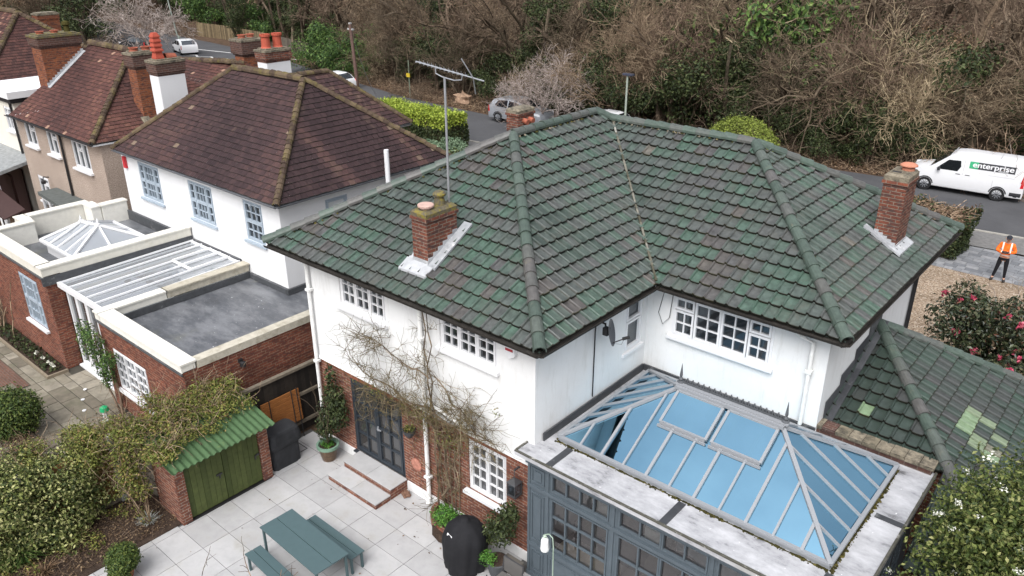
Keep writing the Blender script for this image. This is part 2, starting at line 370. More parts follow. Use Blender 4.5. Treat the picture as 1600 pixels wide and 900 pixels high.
M_LEAD = tinted('lead_sheet', [(0, (0.30, 0.31, 0.325)), (1, (0.44, 0.45, 0.465))], rough=0.5, spec=0.4, nscale=5, namt=0.3, blotch=(0.66, 0.66, 0.66), bl_scale=3, bl_lo=0.55, bl_hi=0.75)
M_LEADD = tinted('dark_lead', [(0, (0.045, 0.047, 0.052)), (1, (0.09, 0.094, 0.10))], rough=0.5, spec=0.4, nscale=6, namt=0.4, blotch=(0.33, 0.33, 0.33), bl_scale=2, bl_lo=0.58, bl_hi=0.8)
def deckmat(name, base, pale, dark, green, sc=0.9):
    m, nt, p = base_mat(name, base, 0.35, 0.45)
    n = noise(nt, sc, 8, 0.75, stretch=(0.8, 1.6, 1)); r = ramp(nt, [(0.34, dark), (0.45, base), (0.56, pale), (0.72, tuple(min(1, c * 1.3) for c in pale))], n.outputs[0])
    n2 = noise(nt, 0.6, 5, 0.6, stretch=(1.1, 0.9, 3)); f = ramp(nt, [(0.6, (0, 0, 0)), (0.8, (0.6,) * 3)], n2.outputs[0])
    c = mix(nt, r.outputs[0], green, f.outputs[0])
    n3 = noise(nt, 14, 3, 0.5); f3 = ramp(nt, [(0.70, (0, 0, 0)), (0.74, (1, 1, 1))], n3.outputs[0]); c = mix(nt, c, (0.75, 0.75, 0.75), f3.outputs[0])
    nt.links.new(c, p.inputs['Base Color']); return m
M_DECK = deckmat('weathered_grey_roof_sheet', (0.33, 0.33, 0.345), (0.43, 0.43, 0.445), (0.10, 0.10, 0.105), (0.24, 0.22, 0.12), 1.3)
M_FELT = deckmat('wet_lead_flat_roof', (0.085, 0.09, 0.10), (0.15, 0.155, 0.165), (0.055, 0.058, 0.065), (0.18, 0.18, 0.11), 0.8)
M_COPE = tinted('pale_stone_coping', [(0, (0.66, 0.63, 0.55)), (1, (0.74, 0.72, 0.66))], nscale=6, namt=0.12, blotch=(0.46, 0.40, 0.28), bl_scale=1.4, bl_lo=0.62, bl_hi=0.85)
M_COPE_D = tinted('stained_stone_coping', [(0, (0.44, 0.40, 0.32)), (1, (0.55, 0.52, 0.44))], nscale=6, namt=0.25, blotch=(0.22, 0.19, 0.13), bl_scale=2.5, bl_lo=0.5, bl_hi=0.75)
M_UPVC = flat('white_window_paint', (0.70, 0.70, 0.71), 0.4, 0.4, var=0.03)
M_PIPE = flat('white_pipe_paint', (0.72, 0.72, 0.70), 0.5, 0.35, var=0.14)
M_BLACK = flat('black_plastic', (0.022, 0.021, 0.022), 0.5, 0.35, var=0.35)
M_GUTTER = flat('mossy_black_gutter', (0.030, 0.026, 0.022), 0.7, 0.25, var=0.5)
M_SLATEB = flat('slate_blue_paint', (0.078, 0.098, 0.114), 0.5, 0.35, var=0.12)
M_DOORB = flat('dark_blue_grey_paint', (0.026, 0.033, 0.042), 0.45, 0.4, var=0.15)
M_SASH = flat('pale_blue_grey_paint', (0.36, 0.42, 0.48), 0.5, 0.35, var=0.08)
M_BAR = flat('grey_lantern_bar', (0.25, 0.26, 0.275), 0.5, 0.3, var=0.02)
M_GLASS = glass_mat('window_glass', (0.9, 0.95, 1), (0.022, 0.025, 0.028), 0.09, 0.35)
M_GLASSD = glass_mat('dim_room_glass', (0.9, 0.95, 1), (0.045, 0.043, 0.042), 0.10, 0.0)
M_GLASSL = glass_mat('clear_roof_glass', (0.9, 0.95, 1), (0.46, 0.47, 0.48), 0.20, 0.5)
M_BLUE = None
def blue_glass():
    m = bpy.data.materials.new('blue_solar_glass'); m.use_nodes = True; nt = m.node_tree; nt.nodes.clear()
    out = nd(nt, 'OutputMaterial'); gl = nd(nt, 'BsdfGlossy'); gl.inputs['Color'].default_value = (0.235, 0.47, 0.62, 1); gl.inputs['Roughness'].default_value = 0.015
    tr = nd(nt, 'BsdfTransparent'); tr.inputs['Color'].default_value = (0.12, 0.28, 0.42, 1)
    lw = nd(nt, 'LayerWeight'); lw.inputs['Blend'].default_value = 0.3
    mr = nd(nt, 'MapRange'); mr.inputs[3].default_value = 0.72; mr.inputs[4].default_value = 0.97
    nt.links.new(lw.outputs['Fresnel'], mr.inputs[0]); mx = nd(nt, 'MixShader')
    gr = ramp(nt, [(0.0, (0.35, 0.65, 0.85)), (0.5, (0.35, 0.65, 0.85)), (0.9, (0.55, 0.62, 0.68)), (1.0, (0.8, 0.8, 0.8))], lw.outputs['Facing']); nt.links.new(gr.outputs[0], gl.inputs['Color'])
    nt.links.new(mr.outputs[0], mx.inputs[0]); nt.links.new(tr.outputs[0], mx.inputs[1]); nt.links.new(gl.outputs[0], mx.inputs[2]); nt.links.new(mx.outputs[0], out.inputs[0]); return m
M_BLUE = blue_glass()
M_CURT = flat('pale_curtain', (0.55, 0.53, 0.50), 0.9, 0.1, var=0.2)
M_FLOORI = flat('pale_floor_tile', (0.36, 0.33, 0.31), 0.5, 0.3)
M_ROOM = flat('room_wall', (0.45, 0.44, 0.42), 0.9, 0.1)

# ---------------------------------------------------------------- roof builders
def clip_poly(pts, poly):
    """clip a 3-D polygon given as (u, s, h) against a convex counter-clockwise polygon in (u, s)"""
    for i in range(len(poly)):
        ax, ay = poly[i]; bx, by = poly[(i + 1) % len(poly)]; out = []
        if not pts: return pts
        side = lambda q: (bx - ax) * (q[1] - ay) - (by - ay) * (q[0] - ax)
        for j in range(len(pts)):
            p, q = pts[j], pts[(j + 1) % len(pts)]; sp, sq = side(p), side(q)
            if sp >= -1e-9: out.append(p)
            if (sp >= -1e-9) != (sq >= -1e-9):
                t = sp / (sp - sq); out.append(tuple(p[k] + (q[k] - p[k]) * t for k in range(3)))
        pts = out
    return pts
PANT = [(0.0, .012), (.045, .046), (.11, .057), (.18, .046), (.24, .009), (.46, .000), (.75, .000), (.93, .004), (1.0, .010)]
FLAT = [(0.0, 0.0), (0.965, 0.0)]
def tile_plane(mb, P, prof, pitch, gauge, thick, bond=False, jit=0.004, tint=None, start=0.0):
    """real overlapping tiles over a roof plane; P convex, P[0]->P[1] is the eave, seen from above counter-clockwise"""
    P = [Vector(p) for p in P]; e = (P[1] - P[0]).normalized(); n = Vector((0, 0, 0))
    for i in range(1, len(P) - 1): n += (P[i] - P[0]).cross(P[i + 1] - P[0])
    n.normalize(); s = n.cross(e); O = P[0]
    poly = [((p - O).dot(e), (p - O).dot(s)) for p in P]
    poly[0] = (poly[0][0], poly[0][1] - 0.05); poly[1] = (poly[1][0], poly[1][1] - 0.05)
    u0 = min(q[0] for q in poly); u1 = max(q[0] for q in poly); s1 = max(q[1] for q in poly)
    def W3(q): return O + e * q[0] + s * q[1] + n * q[2]
    for j in range(int(s1 / gauge) + 1):
        sa = j * gauge - 0.03 + start; sb = sa + gauge + 0.03
        # span of the polygon in this row, to skip tiles outside
        xs = []
        for i in range(len(poly)):
            a, b = poly[i], poly[(i + 1) % len(poly)]
            for sv in (sa, sb):
                if (a[1] - sv) * (b[1] - sv) <= 0 and abs(a[1] - b[1]) > 1e-9: xs.append(a[0] + (b[0] - a[0]) * (sv - a[1]) / (b[1] - a[1]))
            if sa <= a[1] <= sb: xs.append(a[0])
        if not xs: continue
        off = pitch * 0.5 if (bond and j % 2) else 0.0
        k0 = int(math.floor((min(xs) - u0 - off) / pitch)) - 1; k1 = int(math.ceil((max(xs) - u0 - off) / pitch)) + 1
        for k in range(k0, k1):
            ub = u0 + off + k * pitch; tt = random.random() if tint is None else tint(ub, sa)
            dz = random.uniform(-jit, jit); ds = random.uniform(-jit, jit) * 1.2; tw = random.uniform(-jit, jit)
            for (a, ha), (b, hb) in zip(prof[:-1], prof[1:]):
                ua, ubb = ub + a * pitch, ub + b * pitch
                lp = .042; la = lambda h, k: (h + thick + dz + tw * k) * (1 - lp) + (h + .004) * lp; lw_ = sa + ds + (sb - sa - ds) * lp
                top = [(ua, lw_, la(ha, a)), (ubb, lw_, la(hb, b)), (ubb, sb, hb + .004), (ua, sb, ha + .004)]
                lip = [(ua, sa + ds, ha + thick + dz + tw * a), (ubb, sa + ds, hb + thick + dz + tw * b), (ubb, lw_, la(hb, b)), (ua, lw_, la(ha, a))]  # narrow strip above the tail, coloured dark as moss and painted course shadow
                tail = [(ua, sa + ds, ha + thick * .1 + dz), (ubb, sa + ds, hb + thick * .1 + dz), (ubb, sa + ds, hb + thick + dz + tw * b), (ua, sa + ds, ha + thick + dz + tw * a)]
                for q in (top, lip, tail):
                    c = clip_poly(q, poly)
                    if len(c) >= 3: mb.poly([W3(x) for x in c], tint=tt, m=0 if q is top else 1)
def ridge_tiles(mb, p0, p1, r=0.125, seg=0.40, lift=0.02, n=8, tint=None, sag=0.0, jit=0.006):
    """half-round tiles from the low end p0 to p1, each overlapping the one below"""
    p0, p1 = Vector(p0), Vector(p1); d = p1 - p0; L = d.length; d.normalize()
    side = d.cross(Vector((0, 0, 1))).normalized(); up = side.cross(d); N = max(1, round(L / seg)); sg = L / N
    for i in range(N):
        tt = random.random() if tint is None else tint
        a = p0 + d * (i * sg - 0.03) + up * (lift + random.uniform(-jit, jit)); b = p0 + d * ((i + 1) * sg + 0.01) + up * (lift - 0.012)
        ra, rb = r * 1.10, r * 0.96; vs = []
        for c, rr in ((a, ra), (b, rb), (a, ra - 0.022)):
            for j in range(n + 1):
                t = math.pi * (-0.06 + 1.12 * j / n); vs.append(c + side * math.cos(t) * rr + up * math.sin(t) * rr)
        m = n + 1; fs = [(j, j + 1, m + j + 1, m + j) for j in range(n)] + [(j + 1, j, 2 * m + j, 2 * m + j + 1) for j in range(n)]
        mb.add(vs, fs, tint=tt)
def gutter_run(mb, a, b, r=0.06):
    a, b = Vector(a), Vector(b); d = (b - a).normalized(); s = d.cross(Vector((0, 0, 1)))
    pts = [(-r, 0), (-r * .8, -r * .7), (0, -r), (r * .8, -r * .7), (r, 0), (r - .012, 0), (0, -r + .02), (-r + .012, 0)]
    mb.extr([a + s * x + Vector((0, 0, y)) for x, y in pts], b - a)

# ---------------------------------------------------------------- walls with openings, windows
def facade(mb, o, u, L, z0, z1, holes=(), depth=0.10, back=True, **k):
    """vertical wall face from o along u (unit, xy); outward normal is to the right of u; holes are (u0,u1,z0,z1) with reveals"""
    o = Vector((o[0], o[1], 0)); u = Vector((u[0], u[1], 0)); n = Vector((u.y, -u.x, 0))
    us = sorted({0, L, *[h[0] for h in holes], *[h[1] for h in holes]}); zs = sorted({z0, z1, *[h[2] for h in holes], *[h[3] for h in holes]})
    P = lambda a, z, d=0.0: o + u * a - n * d + Vector((0, 0, z))
    for a, b in zip(us[:-1], us[1:]):
        for c, d in zip(zs[:-1], zs[1:]):
            m = ((a + b) / 2, (c + d) / 2)
            if any(h[0] < m[0] < h[1] and h[2] < m[1] < h[3] for h in holes): continue
            mb.quad(P(a, c), P(b, c), P(b, d), P(a, d), **k)
    for h in holes:
        a, b, c, d = h
        mb.quad(P(a, c), P(a, c, depth), P(b, c, depth), P(b, c), **k); mb.quad(P(a, d), P(b, d), P(b, d, depth), P(a, d, depth), **k)
        mb.quad(P(a, c), P(a, d), P(a, d, depth), P(a, c, depth), **k); mb.quad(P(b, c), P(b, c, depth), P(b, d, depth), P(b, d), **k)
def bars(mb, o, u, a, b, c, d, f0, f1, **k):
    """a box in wall coordinates: a..b along, c..d up, f0..f1 outwards"""
    o = Vector((o[0], o[1], 0)); u = Vector((u[0], u[1], 0)); n = Vector((u.y, -u.x, 0))
    v = []
    for z in (c, d):
        for (p, f) in ((a, f0), (b, f0), (b, f1), (a, f1)): v.append(o + u * p + n * f + Vector((0, 0, z)))
    mb.add(v, [(0, 1, 2, 3), (7, 6, 5, 4), (0, 4, 5, 1), (1, 5, 6, 2), (2, 6, 7, 3), (3, 7, 4, 0)], **k)
def window(parent, o, u, a, b, c, d, lights, mat=None, glass=None, set_in=0.05, frame=0.055, sash=0.045, gb=0.022, sill=0.0, sillmat=None, curtain=0.0, name='window', label=None):
    """frame + sashes + glazing bars; lights = (fx0,fx1,fz0,fz1,nx,nz) in fractions of the opening; pane and sill are sub-parts"""
    mat = mat or M_UPVC; glass = glass or M_GLASS
    f = MB(); g = MB(); w, h = b - a, d - c; F0, F1 = -set_in - 0.05, -set_in + 0.015
    for q in ((a, b, c, c + frame), (a, b, d - frame, d), (a, a + frame, c + frame, d - frame), (b - frame, b, c + frame, d - frame)): bars(f, o, u, *q, F0, F1)
    iw0, iw1, ih0, ih1 = a + frame, b - frame, c + frame, d - frame
    for (x0, x1, z0, z1, nx, nz) in lights:
        p, q = iw0 + (iw1 - iw0) * x0, iw0 + (iw1 - iw0) * x1; r, t = ih0 + (ih1 - ih0) * z0, ih0 + (ih1 - ih0) * z1
        G = 0.004; p += G; q -= G; r += G; t -= G
        for z in ((p, q, r, r + sash), (p, q, t - sash, t), (p, p + sash, r + sash, t - sash), (q - sash, q, r + sash, t - sash)): bars(f, o, u, *z, F0 + .01, F1 + 0.018)
        p += sash; q -= sash; r += sash; t -= sash
        for i in range(1, nx): x = p + (q - p) * i / nx; bars(f, o, u, x - gb / 2, x + gb / 2, r, t, F0 + .015, F1 + 0.008)
        for i in range(1, nz): z = r + (t - r) * i / nz; bars(f, o, u, p, q, z - gb / 2, z + gb / 2, F0 + .017, F1 + 0.006)
        _o = Vector((o[0], o[1], 0)); _u = Vector((u[0], u[1], 0)); _n = Vector((u[1], -u[0], 0)) * (F0 + .028)
        g.quad(*[_o + _u * x_ + _n + Vector((0, 0, z_)) for x_, z_ in ((p - .01, r - .01), (q + .01, r - .01), (q + .01, t + .01), (p - .01, t + .01))])
    # dark fill between the lights (mullions)
    xs = sorted({l[0] for l in lights} | {l[1] for l in lights})
    for x in xs[1:-1]:
        X = iw0 + (iw1 - iw0) * x; bars(f, o, u, X - .02, X + .02, ih0, ih1, F0 + .002, F1 - 0.002)
    fo = f.build(name, mat, parent, label=label); g.build('pane', glass, fo)
    if sill:
        sm = MB(); bars(sm, o, u, a - .07, b + .07, c - .075, c - 0.002, -0.04, sill); sm.build('sill', sillmat or M_UPVC, fo)
    if curtain:
        cm = MB(); cw = (b - a) * curtain; N = 6
        for s0, s1 in ((a + .05, a + .05 + cw), (b - .05 - cw, b - .05)):
            for i in range(N):
                p = s0 + (s1 - s0) * i / N; q = s0 + (s1 - s0) * (i + 1) / N; bars(cm, o, u, p, q, c + .02, d - .02, F0 - 0.14 - 0.03 * (i % 2), F0 - 0.10 - 0.03 * (i % 2))
        cm.build('curtain', M_CURT, fo)
    return fo
XU, YU = (1, 0), (0, 1)      # facing -y ; facing +x

# ---------------------------------------------------------------- main house
house = thing('house', 'large white rendered house with a green pantiled hip roof and red brick ground floor', 'house', (-10, 15, 0))
ZE, K = 5.27, 0.585
FY, SX, RY, RX, LX, BY = 9.88, -7.92, 13.74, -4.0, -14.85, 19.3
w = MB()
W1 = (LX + 15, ) 
fh = [(1.24, 2.79, 4.22, 5.10), (4.44, 5.99, 4.27, 5.10)]
facade(w, (LX, FY), XU, SX - LX, 2.47, 5.16, fh)
facade(w, (SX, FY), YU, RY - FY, 0, 5.16, [(3.00, 3.66, 3.72, 5.0)])
facade(w, (SX, RY), XU, RX - SX, 0, 5.16, [(0.62, 2.85, 4.06, 5.03)])
facade(w, (RX, RY), YU, BY - RY, 0, 5.16)
facade(w, (RX, BY), (-1, 0), RX - LX, 0, 5.16); facade(w, (LX, BY), (0, -1), BY - FY, 0, 5.16)
w.extr([(LX, FY - .035, 2.46), (LX, FY - .001, 2.46), (LX, FY - .001, 2.56)], (SX - LX, 0, 0))          # bell-mouth drip above the brick
w.build('wall', M_WHITE, house)
b = MB(); facade(b, (LX + .02, FY + .02), XU, SX - LX - .04, 0.2, 2.46, [(1.27, 3.05, 0.27, 2.31), (5.11, 6.17, 1.04, 2.33)], depth=0.14)
b.build('brick_wall', M_BRICK, house)
b = MB()
for i in range(92):
    x = LX + .03 + i * .075
    if x < SX - .1: b.box((x, FY + .006, 2.32 if (LX + 1.25 < x < LX + 3.1) else 2.35), (x + .066, FY + .03, 2.455), tint=random.random())
b.build('soldier_course', tinted('soldier_brick', [(0, (0.19, 0.07, 0.045)), (1, (0.30, 0.105, 0.06))], nscale=15), house)
b = MB(); b.box((LX + .015, FY - .012, 0), (LX + 1.28, FY + .05, .24)); b.box((LX + 3.14, FY - .012, 0), (SX + .0, FY + .05, .24)); b.build('plinth', M_WHITE, house)
b = MB(); b.box((LX + 1.29, FY + .022, .0), (LX + 3.13, FY + .1, .26)); b.build('threshold', M_BRICK, house)
# ceilings, floors so that rooms are dark and closed
b = MB()
eav = [(-15.8, 9.55), (-7.57, 9.55), (-7.57, 13.4), (-3.66, 13.4), (-3.66, 21.0), (-15.8, 21.0)]
b.prism([(-15.7, 9.65), (-7.67, 9.65), (-7.67, 13.5), (-3.76, 13.5), (-3.76, 20.9), (-15.7, 20.9)], 5.165, 5.215); b.build('soffit', M_WHITE2, house)
b = MB(); b.prism([(LX + .2, FY + .25), (SX - .2, FY + .25), (SX - .2, RY + .2), (RX - .2, RY + .2), (RX - .2, BY - .2), (LX + .2, BY - .2)], 2.60, 2.75)
b.box((LX + .2, FY + .3, -.02), (SX - .2, 14, .12)); b.box((LX + .3, 13.2, .12), (SX - .3, 13.3, 2.6)); b.box((LX + .3, 13.2, 2.76), (SX - 1.3, 13.3, 5.1)); b.box((SX - 1, 16.5, 2.76), (RX - .3, 16.6, 5.1))
b.build('inner_floor', M_ROOM, house)
T3 = [(0, 1 / 3, 0, 1, 2, 3), (1 / 3, 2 / 3, 0, 1, 2, 3), (2 / 3, 1, 0, 1, 2, 3)]
window(house, (LX, FY), XU, 1.24, 2.79, 4.22, 5.10, T3, sill=.09, curtain=.16)
window(house, (LX, FY), XU, 4.44, 5.99, 4.27, 5.10, T3, sill=.09)
window(house, (LX + .02, FY + .02), XU, 5.11, 6.17, 1.04, 2.33, [(0, .5, 0, 1, 2, 4), (.5, 1, 0, 1, 2, 4)], sill=.13, curtain=.12, glass=M_GLASSD)
window(house, (SX, RY), XU, .62, 2.85, 4.06, 5.03, [(0, .215, 0, .66, 2, 2), (0, .215, .68, 1, 2, 1), (.22, .5, 0, 1, 2, 3), (.5, .78, 0, 1, 2, 3), (.785, 1, 0, .66, 2, 2), (.785, 1, .68, 1, 2, 1)], sill=.09, set_in=.0, curtain=.1)
window(house, (SX, FY), YU, 3.0, 3.66, 3.72, 5.0, [(0, 1, 0, .55, 1, 1), (0, 1, .57, 1, 1, 1)], sill=.05, set_in=.03)
fd = window(house, (LX + .02, FY + .02), XU, 1.27, 3.05, .27, 2.31, [(0, .5, 0, 1, 2, 4), (.5, 1, 0, 1, 2, 4)], mat=M_DOORB, set_in=.02, frame=.06, sash=.065, gb=.04, name='french_door', glass=M_GLASSD)
h = MB(); bars(h, (LX + .02, FY + .02), XU, 2.19, 2.33, 1.27, 1.295, .04, .065); bars(h, (LX + .02, FY + .02), XU, 2.185, 2.22, 1.22, 1.34, .0, .045); h.build('handle', M_BAR, fd)
h = MB(); bars(h, (LX + .02, FY + .02), XU, 1.25, 3.07, .235, .268, -.05, .10); h.build('sill', M_DOORB, fd)

# roof planes
FL, FR, I_, R_, B_, BL = (-15.8, 9.55), (-7.57, 9.55), (-7.57, 13.4), (-3.66, 13.4), (-3.66, 21.0), (-15.8, 21.0)
xm = (-15.8 - 7.57) / 2; hw_ = (15.8 - 7.57) / 2; zL = ZE + K * hw_; A1 = (xm, 9.55 + hw_, zL); A2 = (xm, 21.0 - hw_, zL)
hr = 3.8; zR = ZE + K * hr; A3 = (-3.66 - hr, 17.2, zR); VT = (-7.57 - hr, 17.2, zR)
E3 = lambda p, z=ZE: (p[0], p[1], z)
def gtint(u, s):
    r = random.random()
    if r > .985: return random.choice([.95, .955, .96, .60])
    return min(.93, max(0, .5 * random.random() + .22 + .22 * math.sin(u * 1.3 + s * .7) + .12 * math.sin(s * 2.1)))
roof = MB(); P_, G_ = 0.245, 0.315
tile_plane(roof, [E3(FL), E3(FR), A1], PANT, P_, G_, .056, jit=.007, tint=gtint)
tile_plane(roof, [E3(FR), E3(I_), VT, A2, A1], PANT, P_, G_, .056, jit=.007, tint=gtint)
tile_plane(roof, [E3(I_), E3(R_), A3, VT], PANT, P_, G_, .056, jit=.007, tint=gtint)
tile_plane(roof, [E3(R_), E3(B_), A3], PANT, P_, G_, .056, jit=.007, tint=gtint)
for q in ([E3(BL), E3(FL), A1, A2], [E3(B_), E3(BL), A2, VT, A3]):
    roof.poly(q, tint=.3)
for q in ([E3(FL), E3(FR), A1], [E3(FR), E3(I_), VT, A2, A1], [E3(I_), E3(R_), A3, VT], [E3(R_), E3(B_), A3]):
    roof.poly([(x, y, z - .02) for x, y, z in q], tint=.0)
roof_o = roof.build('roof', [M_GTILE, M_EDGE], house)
rt = MB()
for a, c in ((E3(FL), A1), (E3(FR), A1), (A1, A2), (A2, VT), (VT, A3), (E3(R_), A3), (E3(B_), A3)): ridge_tiles(rt, a, c, .115, .36, lift=.06)
rt.build('ridge_tiles', M_GRIDGE, roof_o)
# mossy mortar scraps along the ridges and pale scraps below them
mo = MB(); mo2 = MB()
for a, c, nn in ((A1, A2, 30), (VT, A3, 40), (E3(FL), A1, 26), (E3(R_), A3, 20)):
    a, c = Vector(a), Vector(c); d = (c - a).normalized(); sd_ = d.cross(Vector((0, 0, 1))).normalized()
    for i in range(nn):
        p = a + (c - a) * random.random() + sd_ * random.uniform(.125, .17) + Vector((0, 0, -.0)); s_ = random.uniform(.012, .035)
        (mo2 if random.random() < .5 and abs(d.z) < .01 else mo).lathe(p, [(s_, 0), (s_ * .8, s_ * .6), (s_ * .2, s_)], 5, tint=random.random())
mo.build('moss', M_MOSS, roof_o); mo2.build('mortar', M_CONC, roof_o)
# valley gutter
vg = MB(); a, c = Vector(E3(I_)), Vector(VT)
N = 26
for i in range(N):
    p = a + (c - a) * i / N; q = a + (c - a) * (i + 1) / N; ww = .09 + .03 * random.random()
    vg.obox(p + Vector((0, 0, .075)), q + Vector((0, 0, .075)), ww * .42, .045, tint=random.random())
vg.build('valley', tinted('mossy_valley_mortar', [(0, (.06, .055, .035)), (.6, (.15, .14, .11)), (1, (.30, .29, .26))], nscale=12), roof_o)
g = MB()
for a, c in ((FL, FR), (FR, I_), (I_, R_), (R_, B_)):
    a, c = Vector((*a, 5.235)), Vector((*c, 5.235)); n_ = (c - a).normalized().cross(Vector((0, 0, 1)))
    gutter_run(g, a + n_ * .03, c + n_ * .03, .075)
    g.obox(a - n_ * .06 + Vector((0, 0, -.03)), c - n_ * .06 + Vector((0, 0, -.03)), .03, .16)
g.build('gutter', M_GUTTER, house)
def pipe(parent, pts, r=.04, mat=None, brackets=()):
    m = MB(); m.tube(pts, r, 10)
    for q in brackets: m.box((q[0] - r * 1.5, q[1] - r * 1.3, q[2] - .03), (q[0] + r * 1.5, q[1] + r * 1.6, q[2] + .03))
    return m.build('downpipe', mat or M_PIPE, parent, smooth=False)
pipe(house, [(-15.3, 9.6, 5.16), (-15.0, 9.78, 5.09), (-14.72, 9.78, 5.04), (-14.68, 9.79, 4.9), (-14.68, 9.79, .1)], .045, brackets=[(-14.68, 9.79, 4.3), (-14.68, 9.79, 2.4)])
pipe(house, [(-10.9, 9.6, 5.17), (-10.9, 9.8, 5.0), (-10.9, 9.8, .25), (-10.84, 9.7, .12)], .05, brackets=[(-10.9, 9.8, 4.3), (-10.9, 9.8, 2.6), (-10.9, 9.8, .8)])
pipe(house, [(-9.6, 9.79, 2.62), (-10.3, 9.79, 2.75), (-10.85, 9.79, 2.80)], .035)
pipe(house, [(-4.6, 13.5, 5.14), (-4.55, 13.62, 5.0), (-4.29, 13.66, 4.92), (-4.29, 13.66, 3.12)], .042, brackets=[(-4.29, 13.66, 4.3)])
pipe(house, [(-3.94, 19.15, 5.1), (-3.94, 19.15, .05)], .045, mat=M_BLACK)
# steps at the garden door
st = MB()
for (x0, x1, y0, y1, zt) in ((-13.40, -11.70, 9.34, 9.86, .30), (-13.43, -11.70, 8.88, 9.345, .15)):
    st.box((x0 + .012, y0 + .015, 0), (x1 - .012, y1, zt - .025), m=0, tint=random.random())
    xm_ = (x0 + x1) / 2
    for p, q in ((x0, xm_ - .004), (xm_ + .004, x1)): st.box((p, y0, zt - .025), (q, y1 - (.0 if zt > .2 else .006), zt), m=1, tint=random.random())
SLAB = tinted('porcelain_slab', [(0, (0.37, 0.365, 0.365)), (1, (0.44, 0.435, 0.435))], rough=0.6, spec=0.3, nscale=3, namt=0.18, blotch=(0.24, 0.225, 0.18), bl_scale=1.5, bl_lo=0.54, bl_hi=0.85)
st.build('doorstep', [M_BRICK, SLAB], house)
# alarm box, cable
ab = MB(); ab.extr([(-8.60, 9.78, 4.97), (-8.34, 9.78, 4.97), (-8.34, 9.78, 4.80), (-8.47, 9.78, 4.72), (-8.60, 9.78, 4.80)], (0, .10, 0)); abo = ab.build('alarm_box', M_UPVC, house)
ab = MB(); ab.box((-8.56, 9.772, 4.88), (-8.38, 9.779, 4.93)); ab.build('stripe', flat('red_lettering', (.35, .04, .05)), abo)
cb = MB(); cb.tube([(SX + .06, 11.72, 5.1), (SX + .02, 11.74, 4.7), (SX + .02, 11.74, 3.2)], .014, 6)
cb.tube([(-7.5, 13.7, 5.1), (-7.62, 13.7, 4.5), (-7.5, 13.7, 4.25), (-7.35, 13.7, 4.45), (-7.3, 13.7, 5.1)], .007, 5); cb.build('cable', M_BLACK, house)

# chimneys: stack, mortar cap, cowls or pots, lead flashing
def bx(mb, x0, x1, y0, y1, z0, z1, **k): mb.box((x0, y0, z0), (x1, y1, z1), **k)
def stack(parent, x0, x1, y0, y1, z0, z1, mat, capmat, cap=.14, over=.05, band=True):
    s = MB(); bx(s, x0, x1, y0, y1, z0, z1 - cap - .07)
    if band: bx(s, x0 - over * .6, x1 + over * .6, y0 - over * .6, y1 + over * .6, z1 - cap - .07, z1 - cap - .001)
    o = s.build('chimney', mat, parent)
    c = MB(); v0 = (x0 - .012, x1 + .012, y0 - .012, y1 + .012)
    a, b_, c_, d_ = v0; i = .05
    c.add([(a, c_, z1 - cap), (b_, c_, z1 - cap), (b_, d_, z1 - cap), (a, d_, z1 - cap), (a, c_, z1 - .05), (b_, c_, z1 - .05), (b_, d_, z1 - .05), (a, d_, z1 - .05),
           (a + i, c_ + i, z1), (b_ - i, c_ + i, z1), (b_ - i, d_ - i, z1), (a + i, d_ - i, z1)],
          [(3, 2, 1, 0), (0, 1, 5, 4), (1, 2, 6, 5), (2, 3, 7, 6), (3, 0, 4, 7), (4, 5, 9, 8), (5, 6, 10, 9), (6, 7, 11, 10), (7, 4, 8, 11), (8, 9, 10, 11)])
    c.build('chimney_cap', capmat, o); return o
def mushroom(o, x, y, z, r, h, mat, top=None):
    c = MB(); c.lathe((x, y, z), [(r * .72, -.02), (r * .75, h * .35), (r * .55, h * .4), (r * .55, h * .62)], 14)
    c.lathe((x, y, z + h * .55), [(r * .8, 0), (r, h * .06), (r * .98, h * .16), (r * .75, h * .30), (r * .3, h * .40), (.01, h * .42)], 18); return c.build('chimney_pot', mat, o, smooth=False)
zf = lambda y: ZE + K * (y - 9.55)
c1 = stack(house, -11.46, -11.03, 10.24, 11.10, 5.3, 6.87, M_BRICKC, M_CONC_Y, .13)
c = MB(); c.lathe((-11.25, 10.45, 6.86), [(.11, 0), (.11, .05), (.165, .055), (.17, .09), (.155, .105), (.01, .112)], 16); c.build('chimney_pot', M_POTP, c1)
c = MB(); c.lathe((-11.25, 10.84, 6.86), [(.12, 0), (.10, .14), (.085, .15), (.085, .2)], 14); c.lathe((-11.25, 10.84, 7.05), [(.13, 0), (.14, .04), (.10, .085), (.01, .095)], 16); c.build('chimney_pot', M_CONC_Y, c1)
f = MB(); O = .112
for (xa, xb, ya, yb) in ((-11.66, -10.86, 9.98, 10.25), (-11.03, -10.80, 10.20, 11.32), (-11.62, -11.46, 10.20, 11.2)):
    f.extr([(xa, ya, zf(ya) + O - .05), (xb, ya, zf(ya) + O - .05), (xb, yb, zf(yb) + O - .05), (xa, yb, zf(yb) + O - .05)], (0, 0, .05), tint=random.random())
n_ = 6
for i in range(n_):                                                    # stepped flashing up the side
    ya = 10.24 + .86 * i / n_; yb = 10.24 + .86 * (i + 1) / n_
    f.box((-11.03, ya, zf(ya) - .02), (-11.018, yb, zf(yb) + .15), tint=random.random())
f.box((-11.47, 10.226, zf(10.2)), (-11.02, 10.24, zf(10.24) + .17)); f.build('flashing', M_LEAD, c1)
c2 = stack(house, -4.67, -4.19, 17.60, 18.32, 5.3, 7.27, M_BRICKC, M_CONC, .15)
mushroom(c2, -4.36, 18.12, 7.25, .18, .19, flat('salmon_clay', (.46, .19, .12), .8))
